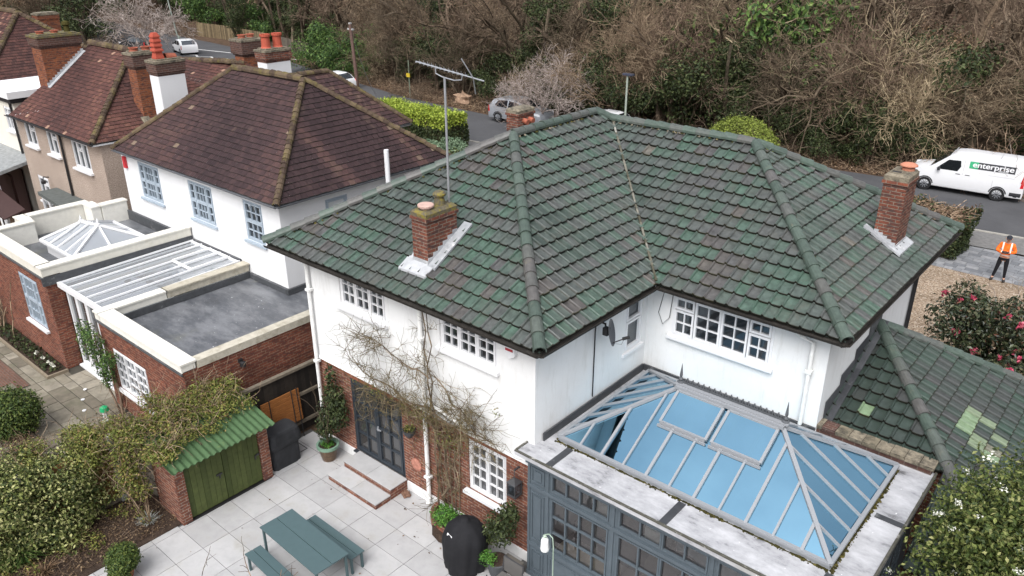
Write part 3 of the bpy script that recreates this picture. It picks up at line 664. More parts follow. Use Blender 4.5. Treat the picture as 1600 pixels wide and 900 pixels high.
c = MB(); bx(c, -4.62, -4.36, 17.68, 17.71, 7.27, 7.285); bx(c, -4.62, -4.36, 17.88, 17.91, 7.27, 7.285); bx(c, -4.62, -4.59, 17.712, 17.878, 7.27, 7.285); bx(c, -4.39, -4.36, 17.712, 17.878, 7.27, 7.285); bx(c, -4.588, -4.392, 17.712, 17.878, 7.266, 7.272, m=1); c.build('flue_hole', [M_CONC, M_BLACK], c2)
zr_ = lambda x: ZE + K * (-3.66 - x)
f = MB()
for (xa, xb, ya, yb) in ((-4.19, -4.02, 17.45, 18.45), (-4.85, -4.19, 17.42, 17.60), (-4.85, -4.19, 18.32, 18.44)):
    f.extr([(xa, ya, zr_(xa) + .07), (xb, ya, zr_(xb) + .07), (xb, yb, zr_(xb) + .07), (xa, yb, zr_(xa) + .07)], (0, 0, .05), tint=random.random())
for i in range(5):
    xa = -4.67 + .48 * i / 5; xb = xa + .096; f.box((xa, 17.586, zr_(xb) - .02), (xb, 17.6, zr_(xa) + .15))
f.box((-4.19, 17.59, zr_(-4.19)), (-4.175, 18.33, zr_(-4.19) + .15)); f.build('flashing', M_LEADD if False else M_LEAD, c2)
c3 = stack(house, -15.48, -15.02, 17.80, 18.52, 4.5, 7.18, M_BRICKC, M_CONC, .13)
for y in (18.05, 18.30):
    c = MB(); c.tube([(-15.06, y, 6.84), (-14.86, y, 6.80)], [.075, .085], 10); c.build('flue_pipe', M_POT, c3)
# ---------------------------------------------------------------- orangery at the back of the house
org = thing('conservatory', 'slate blue conservatory with a blue glass roof lantern and grey flat roof edge', 'conservatory', (-5, 12, 0))
OX0, OX1, OY0, OY1 = -7.88, -1.98, 9.65, 13.72
U0 = OX0
holes = [(.53, 1.89, 2.30, 2.76), (.53, 1.89, .92, 2.20)]
doors = [(2.03, 3.83), (3.93, 5.73)]
for a, c in doors: holes += [(a, c, 2.30, 2.76), (a, c, .12, 2.20)]
w = MB(); facade(w, (OX0, OY0), XU, OX1 - OX0, 0, 2.86, holes, depth=.08)
facade(w, (OX1, OY0), YU, OY1 - OY0, 0, 2.86, [(.4, 1.9, .8, 2.6), (2.1, 3.6, .8, 2.6)], depth=.08); facade(w, (OX0, OY1), (0, -1), OY1 - OY0, 0, 2.86)
o_ = (OX0, OY0)
bars(w, o_, XU, 0, 5.9, 2.215, 2.285, 0.001, .035); bars(w, o_, XU, 0, 5.9, .80, .87, .001, .03); bars(w, o_, XU, 0, 5.9, 2.80, 2.90, .001, .09); bars(w, o_, XU, -.02, 5.92, 0, .1, .001, .03)
for z0, z1 in ((2.36, 2.70), (.98, 2.12), (.20, .72)):                        # raised panels on the corner post
    for q in ((.10, .40, z0, z0 + .02), (.10, .40, z1 - .02, z1), (.10, .12, z0 + .02, z1 - .02), (.38, .40, z0 + .02, z1 - .02), (.17, .33, z0 + .07, z1 - .07)): bars(w, o_, XU, *q, .001, .022)
for x in (0, .455, 1.93, 3.85, 5.78): bars(w, o_, XU, x, x + .055, .1, 2.80, .001, .02)
for a, c in ((.56, 1.18), (1.24, 1.86)):
    for q in ((a, c, .18, .20), (a, c, .72, .74), (a, a + .02, .2, .72), (c - .02, c, .2, .72)): bars(w, o_, XU, *q, .001, .018)
w.build('wall', M_SLATEB, org)
WG = glass_mat('orangery_glass', (1, 1, 1), (.06, .05, .05), .09, .72)
def gl4(a, c, z0, z1, lights, **k): window(org, o_, XU, a, c, z0, z1, lights, mat=M_SLATEB, glass=WG, set_in=.02, frame=.03, sash=.03, gb=.03, **k)
gl4(.53, 1.89, 2.30, 2.76, [(0, 1, 0, 1, 4, 1)]); gl4(.53, 1.89, .92, 2.20, [(0, 1, 0, 1, 4, 3)], sill=.05, sillmat=M_SLATEB)
for a, c in doors:
    gl4(a, c, 2.30, 2.76, [(0, .5, 0, 1, 2, 1), (.5, 1, 0, 1, 2, 1)])
    gl4(a, c, .12, 2.20, [(0, .5, 0, 1, 2, 4), (.5, 1, 0, 1, 2, 4)], name='garden_door')
ro = (OX1, OY0)
for a, c in ((.4, 1.9), (2.1, 3.6)): window(org, ro, YU, a, c, .8, 2.6, [(0, .5, 0, 1, 2, 4), (.5, 1, 0, 1, 2, 4)], mat=M_SLATEB, glass=WG, set_in=.02)
GX0, GX1, GY0, GY1, GZ = -7.66, -2.42, 10.30, 13.58, 3.03
d = MB()
EX0, EX1, EY0, EY1 = -8.10, -1.82, 9.50, 13.92
for (xa, xb, ya, yb) in ((EX0, EX1, EY0, GY0), (GX1, EX1, GY0, GY1), (SX, GX0, GY0, GY1), (SX, EX1, GY1, RY)): bx(d, xa, xb, ya, yb, 2.90, 2.985, tint=random.random())
bx(d, RX + .01, EX1, RY, EY1, 2.9, 2.985)
d.build('roof_deck', M_DECK, org)
d = MB()
for q in ((EX0, EX1, EY0 - .008, EY0 + .035), (EX1 - .035, EX1 + .008, EY0 + .035, EY1), (EX0 - .008, EX0 + .03, EY0 + .035, FY - .01)): bx(d, *q, 2.985, 3.012)
d.build('edge_trim', tinted('grimy_roof_edge', [(0, (.05, .048, .04)), (1, (.13, .125, .10))], nscale=9, namt=.5, blotch=(.40, .39, .36), bl_scale=4, bl_lo=.55, bl_hi=.68), org)
d = MB()
for x in (-7.32, -4.92, -2.36): d.box((x - .07, 9.54, 2.985), (x + .07, 10.22, 3.0), tint=random.random() * .3)
d.box((-2.3, 12.0, 2.985), (-1.86, 12.12, 3.0), tint=.1); d.box((SX + .03, 10.1, 2.985), (SX + .06, RY - .1, 3.16), tint=.3); d.box((SX + .03, RY - .06, 2.985), (RX, RY - .02, 3.13), tint=.4)
d.build('lead_strip', M_LEADD, org)
d = MB()
for q in ((GX0 - .05, GX1 + .05, GY0 - .05, GY0 - .01), (GX1 + .01, GX1 + .05, GY0, GY1), (GX0 - .05, GX0 - .01, GY0, GY1)):
    for i in range(230):
        x = random.uniform(q[0] - .02, q[1] + .02); y = random.uniform(q[2] - .02, q[3] + .02); s_ = random.uniform(.012, .032) * (1 if math.sin(x * 2.3 + y * 3.1) > -.3 else .5); d.lathe((x, y, 2.985), [(s_, 0), (s_ * .8, s_ * .35), (.003, s_ * .5)], 5, tint=random.random() ** 2)
for (xa, ya), (xb, yb) in (((GX0, GY0 - .03), (GX1, GY0 - .03)), ((GX1 + .03, GY0), (GX1 + .03, GY1))):
    for i in range(60):
        f0, f1 = i / 60, (i + 1) / 60; ww = random.uniform(.015, .055); d.obox((xa + (xb - xa) * f0, ya + (yb - ya) * f0, 2.988), (xa + (xb - xa) * f1, ya + (yb - ya) * f1, 2.988), ww, random.uniform(.008, .02), tint=random.random() ** 2)
d.build('moss', M_MOSS, org)
# inside: floor, back walls
d = MB(); d.box((OX0 + .05, OY0 + .1, .01), (OX1 - .05, OY1 - .02, .05)); d.build('floor', M_FLOORI, org)
d = MB(); d.box((OX0 + .55, OY0 + .12, .05), (-6.0, OY0 + .5, .84)); d.build('window_seat', flat('pale_oak', (.42, .32, .20), .6), org)
d = MB(); d.box((SX + .02, FY + .3, .05), (SX + .05, OY1 - .02, 2.9)); d.box((SX + .06, RY - .05, .05), (OX1 - .02, RY - .02, 2.9)); d.build('inner_wall', M_ROOM, org)
# lantern
lz = 4.04; RXa, RXb, RYm = GX0 + 1.64, GX1 - 1.64, (GY0 + GY1) / 2
RXa, RXb = -6.06, -4.03
up = MB()
for q in ((GX0, GX1, GY0, GY0 + .06), (GX0, GX1, GY1 - .06, GY1), (GX0, GX0 + .06, GY0 + .06, GY1 - .06), (GX1 - .06, GX1, GY0 + .06, GY1 - .06)): bx(up, *q, 2.9, 3.06)
lant = up.build('roof_lantern', M_BAR, org)
c = [(GX0, GY0, 3.07), (GX1, GY0, 3.07), (GX1, GY1, 3.07), (GX0, GY1, 3.07)]; ra, rb = (RXa, RYm, lz), (RXb, RYm, lz)
gm = MB()
for q in ([c[0], c[1], rb, ra], [c[1], c[2], rb], [c[2], c[3], ra, rb], [c[3], c[0], ra]): gm.poly(q)
gm.build('pane', M_BLUE, lant)
bm_ = MB(); Z = Vector((0, 0, .03))
def rbar(p, q, w=.045, h=.04): bm_.obox(Vector(p) + Z * .8, Vector(q) + Z * .8, w, h)
for p, q in ((c[0], ra), (c[1], rb), (c[2], rb), (c[3], ra)): rbar(p, q, .075, .05)
for i in range(4): rbar(c[i], c[(i + 1) % 4], .07, .05)
bm_.box((RXa - .05, RYm - .09, lz + .005), (RXb + .05, RYm + .09, lz + .075)); bm_.box((RXa - .1, RYm - .045, lz + .075), (RXb + .1, RYm + .045, lz + .10))
for sgn, y0 in ((1, GY0), (-1, GY1)):
    for i in range(1, 11):
        x = GX0 + (GX1 - GX0) * i / 11 + .02
        if RXa < x < RXb: top = (x, RYm, lz)
        else:
            t = (x - GX0) / (RXa - GX0) if x <= RXa else (GX1 - x) / (GX1 - RXb); top = (x, y0 + (RYm - y0) * t, 3.07 + (lz - 3.07) * t)
        rbar((x, y0, 3.07), top, .038 if i % 2 else .052)
for x0, xr in ((GX0, RXa), (GX1, RXb)):
    for i in range(1, 7):
        y = GY0 + (GY1 - GY0) * i / 7; t = 1 - abs(y - RYm) / (RYm - GY0)
        rbar((x0, y, 3.07), (x0 + (xr - x0) * t, y, 3.07 + (lz - 3.07) * t), .038)
bm_.build('glazing_bar', M_BAR, lant)
# two opening vents near the ridge
sl = (lz - 3.07) / (RYm - GY0); vm = MB(); vgm = MB()
for xa, xb in ((-6.02, -5.10), (-4.98, -4.06)):
    ya, yb = 11.22, 11.84; zz = lambda y: 3.07 + (y - GY0) * sl + .05
    P = [(xa, ya, zz(ya)), (xb, ya, zz(ya)), (xb, yb, zz(yb)), (xa, yb, zz(yb))]
    for i in range(4): vm.obox(P[i], P[(i + 1) % 4], .05, .06)
    vgm.poly([(xa, ya, zz(ya) + .012), (xb, ya, zz(ya) + .012), (xb, yb, zz(yb) + .012), (xa, yb, zz(yb) + .012)])
    vm.obox((xa - .03, ya - .05, zz(ya) - .05), (xb + .03, ya - .05, zz(ya) - .05), .03, .05)
vo = vm.build('roof_vent', M_BAR, lant)
# (vent glass shares the lantern's pane material)
vgm.build('vent_pane', M_BLUE, lant)
cr = MB(); yv = RYm + .06                                                       # ridge cresting and finials
for i in range(17):
    x = RXa + .12 + (RXb - RXa - .24) * i / 16
    cr.tube([(x, yv, lz + .1), (x, yv, lz + .23)], .013, 5); cr.tube([(x - .05, yv, lz + .12), (x - .045, yv, lz + .18), (x, yv, lz + .21), (x + .045, yv, lz + .18), (x + .05, yv, lz + .12)], .012, 5)
cr.obox((RXa, yv, lz + .115), (RXb, yv, lz + .115), .02, .03)
for x in (RXa - .02, RXb + .02): cr.lathe((x, yv, lz + .08), [(.07, 0), (.07, .03), (.03, .05), (.045, .09), (.02, .13), (.03, .17), (.004, .42)], 10)
cr.build('cresting', flat('grey_iron', (.085, .09, .098), .5, .4), lant)
# furniture seen through the glass
DK = flat('dark_charcoal_fabric', (.03, .03, .034), .9, .1)
tb = MB(); tb.lathe((-5.3, 10.9, 0), [(.30, .05), (.06, .09), (.05, .70), (.55, .72), (.55, .755)], 20); single(tb, 'side_table', flat('dark_wood', (.06, .05, .045), .5), 'round dark table inside the conservatory window', 'table')
so = thing('sofa', 'dark charcoal sofa with pale cushions inside the conservatory', 'sofa', (-6.6, 11.3, .05))
m = MB(); m.box((-7.5, 10.9, .2), (-5.9, 11.7, .45)); m.box((-7.5, 11.7, .2), (-5.9, 11.9, .85)); m.box((-7.65, 10.9, .2), (-7.5, 11.9, .62)); m.box((-5.9, 10.9, .2), (-5.75, 11.9, .62)); m.build('frame', DK, so)
for x in (-7.3, -6.1):
    m = MB(); m.box((x - .2, 11.5, .452), (x + .2, 11.66, .85)); m.build('cushion', M_CURT, so)
m = MB()
for x in (-7.55, -5.85):
    for y in (10.95, 11.85): m.box((x - .03, y - .03, .05), (x + .03, y + .03, .2))
m.build('leg', DK, so)

# ---------------------------------------------------------------- lean-to garage roof on the right
gar = thing('garage', 'side garage with a dark green tiled hip roof and a few pale replacement tiles', 'garage', (-2, 17, 0))
AP = Vector((-4.0, 16.84, 4.19)); dx, dy, dz = 2.46, 2.99, -1.19
def hipp(z, s): t = (z - AP.z) / dz; return (AP.x + dx * t, AP.y + (1.76 if s > 0 else -dy) * t, z)
ZB = 2.25
cb_ = hipp(3.02, -1); fb, bb = hipp(ZB, -1), hipp(ZB, 1)
kf = dz / dy
gm = MB()
def gt2(u, s): return 1.0 if abs(u - .52) < .13 and abs(s - .62) < .16 else .2 * random.random() + .08 + .3 * (random.random() > .8)
ye = 13.94; ze = AP.z + (AP.y - ye) * kf; xe = AP.x + (AP.y - ye) * dx / dy
tile_plane(gm, [(-4.0, ye, ze), (xe, ye, ze), tuple(AP)], PANT, .245, .315, .06, tint=gt2, jit=.006)
nlow = len(gm.v)
xl = -1.74; tile_plane(gm, [(xl, fb[1], ZB), (fb[0], fb[1], ZB), (xe, ye - .01, ze), (xl, ye - .01, ze)], PANT, .245, .315, .06, tint=gt2, jit=.006)
def gt3(u, s):
    if abs(u - 3.7) < .62 and abs(s - 1.42) < .50 and random.random() > .28: return random.choice([.995, 1.0, 1.0, .985])
    return min(.93, .15 + .6 * random.random())
tile_plane(gm, [fb, bb, tuple(AP)], PANT, .245, .315, .06, tint=gt3, jit=.006)
tile_plane(gm, [bb, (-4.0, bb[1], ZB), tuple(AP)], PANT, .245, .315, .06, tint=gt2, jit=.006)
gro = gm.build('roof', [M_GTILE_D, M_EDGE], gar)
rt = MB(); ridge_tiles(rt, fb, tuple(AP), .115, .36, lift=.045); ridge_tiles(rt, bb, tuple(AP), .105, .5, lift=.04, jit=.002); rt.build('ridge_tiles', M_GRIDGE, gro)
m = MB(); facade(m, (-4, 14.1), XU, 2.7, 0, 2.9); facade(m, (-.35, 14.1), YU, 5.6, 0, 2.2); facade(m, (-.35, 19.7), (-1, 0), 3.65, 0, 2.2)
m.add([(-1.74, 13.96, 0), (-.35, 13.96, 0), (-.35, 13.96, 2.2), (-1.74, 13.96, 2.2)], [(0, 1, 2, 3)])
m.build('wall', M_BRICK, gar)
m = MB(); pts = []                                                              # lead upstand along the house wall
for s_ in (0, .25, .5, .75, 1.0):
    y = 14.05 + (16.9 - 14.05) * s_; z = AP.z + (AP.y - y) * kf; pts.append((y, z))
for (ya, za), (yb, zb) in zip(pts[:-1], pts[1:]):
    m.extr([(RX + .012, ya, za), (RX + .012, yb, zb), (RX + .012, yb, zb + .26), (RX + .012, ya, zb + .20)], (.012, 0, 0), tint=random.random())
    m.extr([(RX + .012, ya, za + .05), (RX + .18, ya, za + .06), (RX + .18, yb, zb + .06), (RX + .012, yb, zb + .05)], (0, 0, .015), tint=random.random())
m.build('flashing', M_LEADD, gar)
m = MB(); xa = -4.15                                                            # brick parapet between the garage and the conservatory
m.box((-4.1, 13.80, 2.6), (-1.9, 14.05, 3.1), m=0); 
for i in range(9):
    x = -4.15 + i * .255; m.box((x, 13.77 + random.uniform(-.008, .008), 3.1), (x + .245, 14.08, 3.17 + random.uniform(-.008, .012)), m=1 if i != 1 else 0, tint=random.random())
m.build('parapet', [M_BRICKD, M_CONC], gar)

# ---------------------------------------------------------------- white neighbour house
nb = thing('house', 'white rendered house with a dark brown tiled hip roof and grey sash windows', 'house', (-23, 15, 0))
NZ = 5.2; nx0, nx1, ny0, ny1 = -27.66, -18.15, 11.40, 18.0
w = MB(); NW0, NW1, NWY = -27.75, -18.45, 11.65
nw = [(1.15, 2.55, 3.66, 4.90), (4.40, 5.78, 3.64, 4.88), (7.48, 8.42, 3.66, 4.89)]
facade(w, (NW0, NWY), XU, NW1 - NW0, 0, 5.1, nw); facade(w, (NW1, NWY), YU, 6.1, 0, 5.1, [(1.55, 2.35, 3.95, 4.85)])
facade(w, (NW1, NWY + 6.1), (-1, 0), NW1 - NW0, 0, 5.1); facade(w, (NW0, NWY + 6.1), (0, -1), 6.1, 0, 5.1)
w.build('wall', M_WHITE2, nb)
SW = [(0, .24, 0, .5, 1, 2), (0, .24, .5, 1, 1, 2), (.26, .74, 0, .5, 3, 2), (.26, .74, .5, 1, 3, 2), (.76, 1, 0, .5, 1, 2), (.76, 1, .5, 1, 1, 2)]
for i, q in enumerate(nw): window(nb, (NW0, NWY), XU, *q, SW if i < 2 else [(0, 1, 0, .5, 3, 2), (0, 1, .5, 1, 3, 2)], mat=M_SASH, sill=.08, sillmat=M_SASH, set_in=.03, curtain=.12 if i == 1 else 0)
window(nb, (NW1, NWY), YU, 1.55, 2.35, 3.95, 4.85, [(0, 1, 0, 1, 1, 1)], mat=M_SASH, glass=flat('frosted_glass', (.62, .64, .64), .3), set_in=.03)
m = MB(); m.prism([(nx0, ny0), (nx1, ny0), (nx1, ny1), (-22.9, ny1), (-22.9, 20.7), (-27.1, 20.7), (-27.1, ny1), (nx0, ny1)], 5.08, 5.13); m.build('soffit', M_WHITE2, nb)
ra_, rb_ = (-24.75, 14.65, 7.76), (-20.95, 14.65, 7.80)
def pt(u, s):
    return min(.965, max(0, .42 * random.random() + .25 + .25 * math.sin(u * .8 + s * .35) * math.sin(s * .6 + 1.1))) if random.random() < .99 else .985
def pt2(u, s):
    st_ = max(0, 1 - abs(((u - 1.1) + .25 * s) % 2.9 - 1.4) / .45)
    return min(.975, max(0, .3 * random.random() + .08 + .62 * st_)) if random.random() < .992 else .985
nr_ = MB()
tile_plane(nr_, [(nx0, ny0, NZ), (nx1, ny0, NZ), rb_, ra_], FLAT, .21, .185, .026, True, .006, tint=pt)
tile_plane(nr_, [(nx1, ny0, NZ), (nx1, ny1, NZ), rb_], FLAT, .21, .185, .026, True, .006, tint=pt2)
nr_.poly([(nx0, ny1, NZ), (nx0, ny0, NZ), ra_], tint=.4); nr_.poly([(nx1, ny1, NZ), (nx0, ny1, NZ), ra_, rb_], tint=.4)
# street-side wing
wa, wb, wr0, wr1 = (-22.9, 15.5, NZ), (-22.9, 20.7, NZ), (-25.0, 14.7, 7.2), (-25.0, 18.6, 7.15)
tile_plane(nr_, [wa, wb, wr1, wr0], FLAT, .2, .185, .026, True, .006, tint=lambda u, s: min(.97, .35 + .6 * random.random()))
nr_.poly([wb, (-27.1, 20.7, NZ), wr1], tint=.5); nr_.poly([(-27.1, 20.7, NZ), (-27.1, 15.5, NZ), wr0, wr1], tint=.5)
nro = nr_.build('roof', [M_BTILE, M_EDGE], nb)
rt = MB()
for a, c in (((nx1, ny0, NZ), rb_), ((nx0, ny0, NZ), ra_), ((nx1, ny1, NZ), rb_)): ridge_tiles(rt, a, c, .095, .185, lift=.03, n=6, jit=.016)
ridge_tiles(rt, ra_, rb_, .13, .32, lift=.02, n=6, jit=.012); ridge_tiles(rt, wr0, wr1, .11, .32, lift=.02, n=6); ridge_tiles(rt, wb, wr1, .09, .125, lift=.02, n=6)
rt.build('ridge_tiles', M_BONNET, nro)
g = MB(); gutter_run(g, (nx0, ny0 - .03, 5.17), (nx1, ny0 - .03, 5.17), .06); gutter_run(g, (nx1 + .03, ny0, 5.17), (nx1 + .03, ny1, 5.17), .06); gutter_run(g, (-22.87, 17.5, 5.17), (-22.87, 20.7, 5.17), .06); g.build('gutter', flat('grey_gutter', (.11, .115, .125), .5), nb)
m = MB(); m.tube([(-18.3, 15.2, 4.55), (-18.05, 15.25, 4.7), (-18.02, 15.25, 5.0), (-18.02, 15.25, 6.0)], .075, 12); m.build('flue_pipe', M_UPVC, nb)
m = MB(); m.box((-27.52, 11.56, 4.52), (-27.36, 11.64, 4.92)); m.build('alarm_box', flat('red_plastic', (.55, .04, .05), .4), nb)
m = MB(); facade(m, (-23.1, 15.7), YU, 4.75, 0, 5.0); facade(m, (-23.1, 20.45), (-1, 0), 3.8, 0, 5.0); m.build('brick_wall', M_BRICKN, nb)
def pots(o, x, y, z, r, h, mat=M_POT):
    c = MB(); c.lathe((x, y, z), [(r * .85, 0), (r, h * .05), (r * .82, h * .15), (r * .78, h * .8), (r * .98, h * .85), (r * .98, h), (r * .7, h * .98), (r * .7, h * .7)], 14); c.build('chimney_pot', mat, o)
def bigstack(parent, x0, x1, y0, y1, z0, zt, mat, bandmat, capmat, bandh=.5, over=.08, white=None):
    s = MB(); bx(s, x0, x1, y0, y1, z0, zt - bandh - .1, m=0)
    for i in range(3): bx(s, x0 - over * i / 2, x1 + over * i / 2, y0 - over * i / 2, y1 + over * i / 2, zt - bandh - .1 + i * .06, zt - bandh - .04 + i * .06 - .001, m=1)
    bx(s, x0 - over, x1 + over, y0 - over, y1 + over, zt - bandh + .08, zt - .1, m=1)
    o = s.build('chimney', [white or mat, bandmat], parent)
    c = MB(); bx(c, x0 - over - .02, x1 + over + .02, y0 - over - .02, y1 + over + .02, zt - .0995, zt - .02); bx(c, x0 + .04, x1 - .04, y0 + .04, y1 - .04, zt - .0195, zt + .03); c.build('chimney_cap', capmat, o); return o
cw = bigstack(nb, -27.65, -27.05, 13.12, 14.08, 5.0, 7.95, M_BRICKO, M_BRICKD, M_CONC, .42, .05, white=M_WHITE2)
c = MB()
z = 7.96
for r0, r1, h in ((.15, .12, .20), (.12, .12, .06), (.16, .11, .15), (.15, .11, .15), (.14, .10, .15), (.13, .07, .16)):
    c.box((-27.35 - r0, 13.38 - r0, z), (-27.35 + r0, 13.38 + r0, z + h * .25)); 
    c.add([(-27.35 - r0, 13.38 - r0, z + h * .25), (-27.35 + r0, 13.38 - r0, z + h * .25), (-27.35 + r0, 13.38 + r0, z + h * .25), (-27.35 - r0, 13.38 + r0, z + h * .25), (-27.35 - r1, 13.38 - r1, z + h), (-27.35 + r1, 13.38 - r1, z + h), (-27.35 + r1, 13.38 + r1, z + h), (-27.35 - r1, 13.38 + r1, z + h)], [(0, 1, 5, 4), (1, 2, 6, 5), (2, 3, 7, 6), (3, 0, 4, 7), (4, 5, 6, 7)]); z += h
c.build('chimney_pot', flat('bright_red_terracotta', (.37, .07, .042), .7), cw)
c = MB(); ridge_tiles(c, (-27.35, 13.65, 7.97), (-27.35, 13.98, 7.97), .13, .4); c.build('chimney_pot', M_POT, cw)
cw2 = bigstack(nb, -27.1, -26.5, 17.02, 18.05, 4.8, 7.95, M_BRICKO, M_BRICKC, M_CONC, .38, .05, white=M_WHITE2); 
RP = flat('orange_red_terracotta', (.40, .085, .05), .7)
for y in (17.27, 17.77): pots(cw2, -26.8, y, 7.95, .20, .52, RP)
# stack of the house across the street side, behind the ridge
cw3 = bigstack(nb, -30.75, -30.1, 18.3, 19.1, 4.6, 7.92, M_BRICKO, M_BRICKD, M_CONC, .6, .1)
for y in (18.5, 18.9): pots(cw3, -30.4, y, 7.93, .18, .14)

# ---------------------------------------------------------------- its brick rear extension
ex = thing('extension', 'single storey red brick extension with pale stone parapet, white skylight and sloping glass roof', 'extension', (-21, 9, 0))
w = MB(); EYF = 7.08
facade(w, (-28.3, EYF), XU, 4.7, 0, 3.0, [(2.55, 3.95, 1.05, 2.62)]); facade(w, (-23.6, EYF), YU, .45, 0, 3.0); facade(w, (-20.62, 7.53), (0, -1), .35, 0, 2.64)
facade(w, (-20.62, EYF + .1), XU, 4.42, 0, 2.64, [(.55, 2.35, .72, 1.95)]); facade(w, (-16.2, EYF + .1), YU, 6.3, 0, 2.64); facade(w, (-28.3, 11.65), (0, -1), 4.57, 0, 2.5)
w.build('wall', M_BRICKN, ex)
window(ex, (-28.3, EYF), XU, 2.55, 3.95, 1.05, 2.62, [(0, .22, 0, .5, 1, 2), (0, .22, .5, 1, 1, 2), (.24, .76, 0, .5, 3, 2), (.24, .76, .5, 1, 3, 2), (.78, 1, 0, .5, 1, 2), (.78, 1, .5, 1, 1, 2)], mat=M_SASH, sill=.1, set_in=.03, curtain=.1)
window(ex, (-20.62, EYF + .1), XU, .55, 2.35, .72, 1.95, [(i / 3, (i + 1) / 3, 0, 1, 2, 4) for i in range(3)], sill=.08, set_in=.03)
cp = MB(); CZ0, CZ1 = 2.98, 3.28
def cope(x0, x1, y0, y1, t=None): bx(cp, x0, x1, y0, y1, CZ0, CZ1 - .05, tint=random.random(), m=t or 0); bx(cp, x0 - .03, x1 + .03, y0 - .03, y1 + .03, CZ1 - .0495, CZ1, tint=random.random(), m=t or 0)
cope(-28.3, -23.9, 7.05, 7.40); cope(-23.9, -23.6, 7.05, 11.6); CZ0 = 2.5; cope(-28.3, -28.0, 7.43, 8.55); cope(-29.0, -28.34, 8.3, 8.6); cope(-29.0, -28.7, 8.63, 10.6); cope(-28.66, -28.0, 10.4, 10.7); cope(-28.25, -27.95, 10.73, 11.6)
CZ0, CZ1 = 2.62, 2.86
cope(-20.35, -16.2, 7.15, 7.50); cope(-20.65, -20.38, 7.15, 9.0); cope(-20.65, -20.38, 9.03, 11.6, 1); 
bx(cp, -16.46, -16.17, 7.54, 13.4, CZ0, CZ1 - .05, m=1)
cp.build('parapet', [M_COPE, M_COPE_D], ex)
ld = MB(); bx(ld, -28.33, -23.58, 7.0, 7.049, 2.93, 2.985); bx(ld, -20.66, -16.16, 7.11, 7.149, 2.57, 2.615); bx(ld, -23.599, -23.56, 7.0, 11.6, 2.72, 2.979); bx(ld, -20.379, -20.33, 7.54, 11.6, 2.41, 2.6)
bx(ld, -20.3, -18.42, 11.56, 11.64, 2.41, 2.58); bx(ld, -18.44, -18.36, 11.56, 13.4, 2.41, 2.58); bx(ld, -23.5, -20.8, 11.58, 11.64, 2.74, 2.88); bx(ld, -27.95, -23.9, 11.56, 11.64, 2.56, 2.9); bx(ld, -28.0, -23.9, 7.4, 7.44, 2.56, 2.75); bx(ld, -23.95, -23.9, 7.45, 11.5, 2.56, 2.75)
ld.build('lead_strip', M_LEADD, ex)
fr_ = MB(); bx(fr_, -20.4, -16.4, 7.4, 11.64, 2.3, 2.4); bx(fr_, -18.44, -16.4, 11.641, 13.5, 2.3, 2.4); bx(fr_, -28.68, -23.85, 7.35, 11.64, 2.45, 2.55)
fr_.build('flat_roof', M_FELT, ex)
# sloping glass roof between the two flat roofs
gz = lambda y: 2.70 + (y - 7.4) * .02
lt = MB()
for i in range(6):
    x = -23.52 + i * .545; lt.obox((x, 7.42, gz(7.42) + .03), (x, 11.58, gz(11.58) + .05), .042, .05)
bx(lt, -23.55, -20.8, 7.36, 7.46, 2.62, 2.76); bx(lt, -23.55, -20.8, 11.5, 11.57, 2.72, 2.83)
P = [(-22.43, 10.3), (-21.35, 10.3), (-21.35, 11.5), (-22.43, 11.5)]
for i in range(4): a, c = P[i], P[(i + 1) % 4]; lt.obox((*a, gz(a[1]) + .06), (*c, gz(c[1]) + .06), .07, .06)
lt.obox((-21.89, 10.3, gz(10.3) + .06), (-21.89, 11.5, gz(11.5) + .06), .06, .06)
lto = lt.build('glass_roof', M_UPVC, ex)
m = MB(); m.quad((-23.55, 7.44, gz(7.44)), (-20.8, 7.44, gz(7.44)), (-20.8, 11.56, gz(11.56)), (-23.55, 11.56, gz(11.56))); m.build('pane', M_GLASSL, lto)
m = MB(); bx(m, -23.55, -20.8, 7.6, 11.6, 0.0, .03); m.quad((-23.55, 7.9, 1.6), (-21.6, 7.9, 1.6), (-21.0, 10.2, 1.6), (-23.2, 10.2, 1.6)); m.build('inner_floor', flat('white_tabletop', (.6, .6, .6), .5), ex)
bd = window(ex, (-23.6, 7.53), XU, .12, 2.78, .06, 2.62, [(i / 4, (i + 1) / 4, 0, 1, 1, 1) for i in range(4)], set_in=.0, frame=.07, sash=.085, name='folding_door', glass=glass_mat('door_glass', dark=(.10, .09, .085), see=.45, refl=.12))
m = MB(); bars(m, (-23.6, 7.53), XU, .05, 2.85, .0, .058, -.05, .12); m.build('sill', M_UPVC, bd)
# white roof lantern
sx0, sx1, sy0, sy1, sz = -26.85, -24.45, 8.25, 10.55, 2.98; sa_, sb_ = (-25.95, 9.25, 3.52), (-25.2, 9.45, 3.52)
m = MB()
for q in ((sx0 + .1, sx1 - .1, sy0 + .1, sy0 + .2), (sx0 + .1, sx1 - .1, sy1 - .2, sy1 - .1), (sx0 + .1, sx0 + .2, sy0 + .2, sy1 - .2), (sx1 - .2, sx1 - .1, sy0 + .2, sy1 - .2)): bx(m, *q, 2.55, 2.96)
c = [(sx0, sy0, sz), (sx1, sy0, sz), (sx1, sy1, sz), (sx0, sy1, sz)]
for i in range(4): m.obox(c[i], c[(i + 1) % 4], .09, .08)
for p, q in ((c[0], sa_), (c[1], sb_), (c[2], sb_), (c[3], sa_), (sa_, sb_)): m.obox(Vector(p) + Z, Vector(q) + Z, .075, .06)
def on(p, q, t): return Vector(p) * (1 - t) + Vector(q) * t
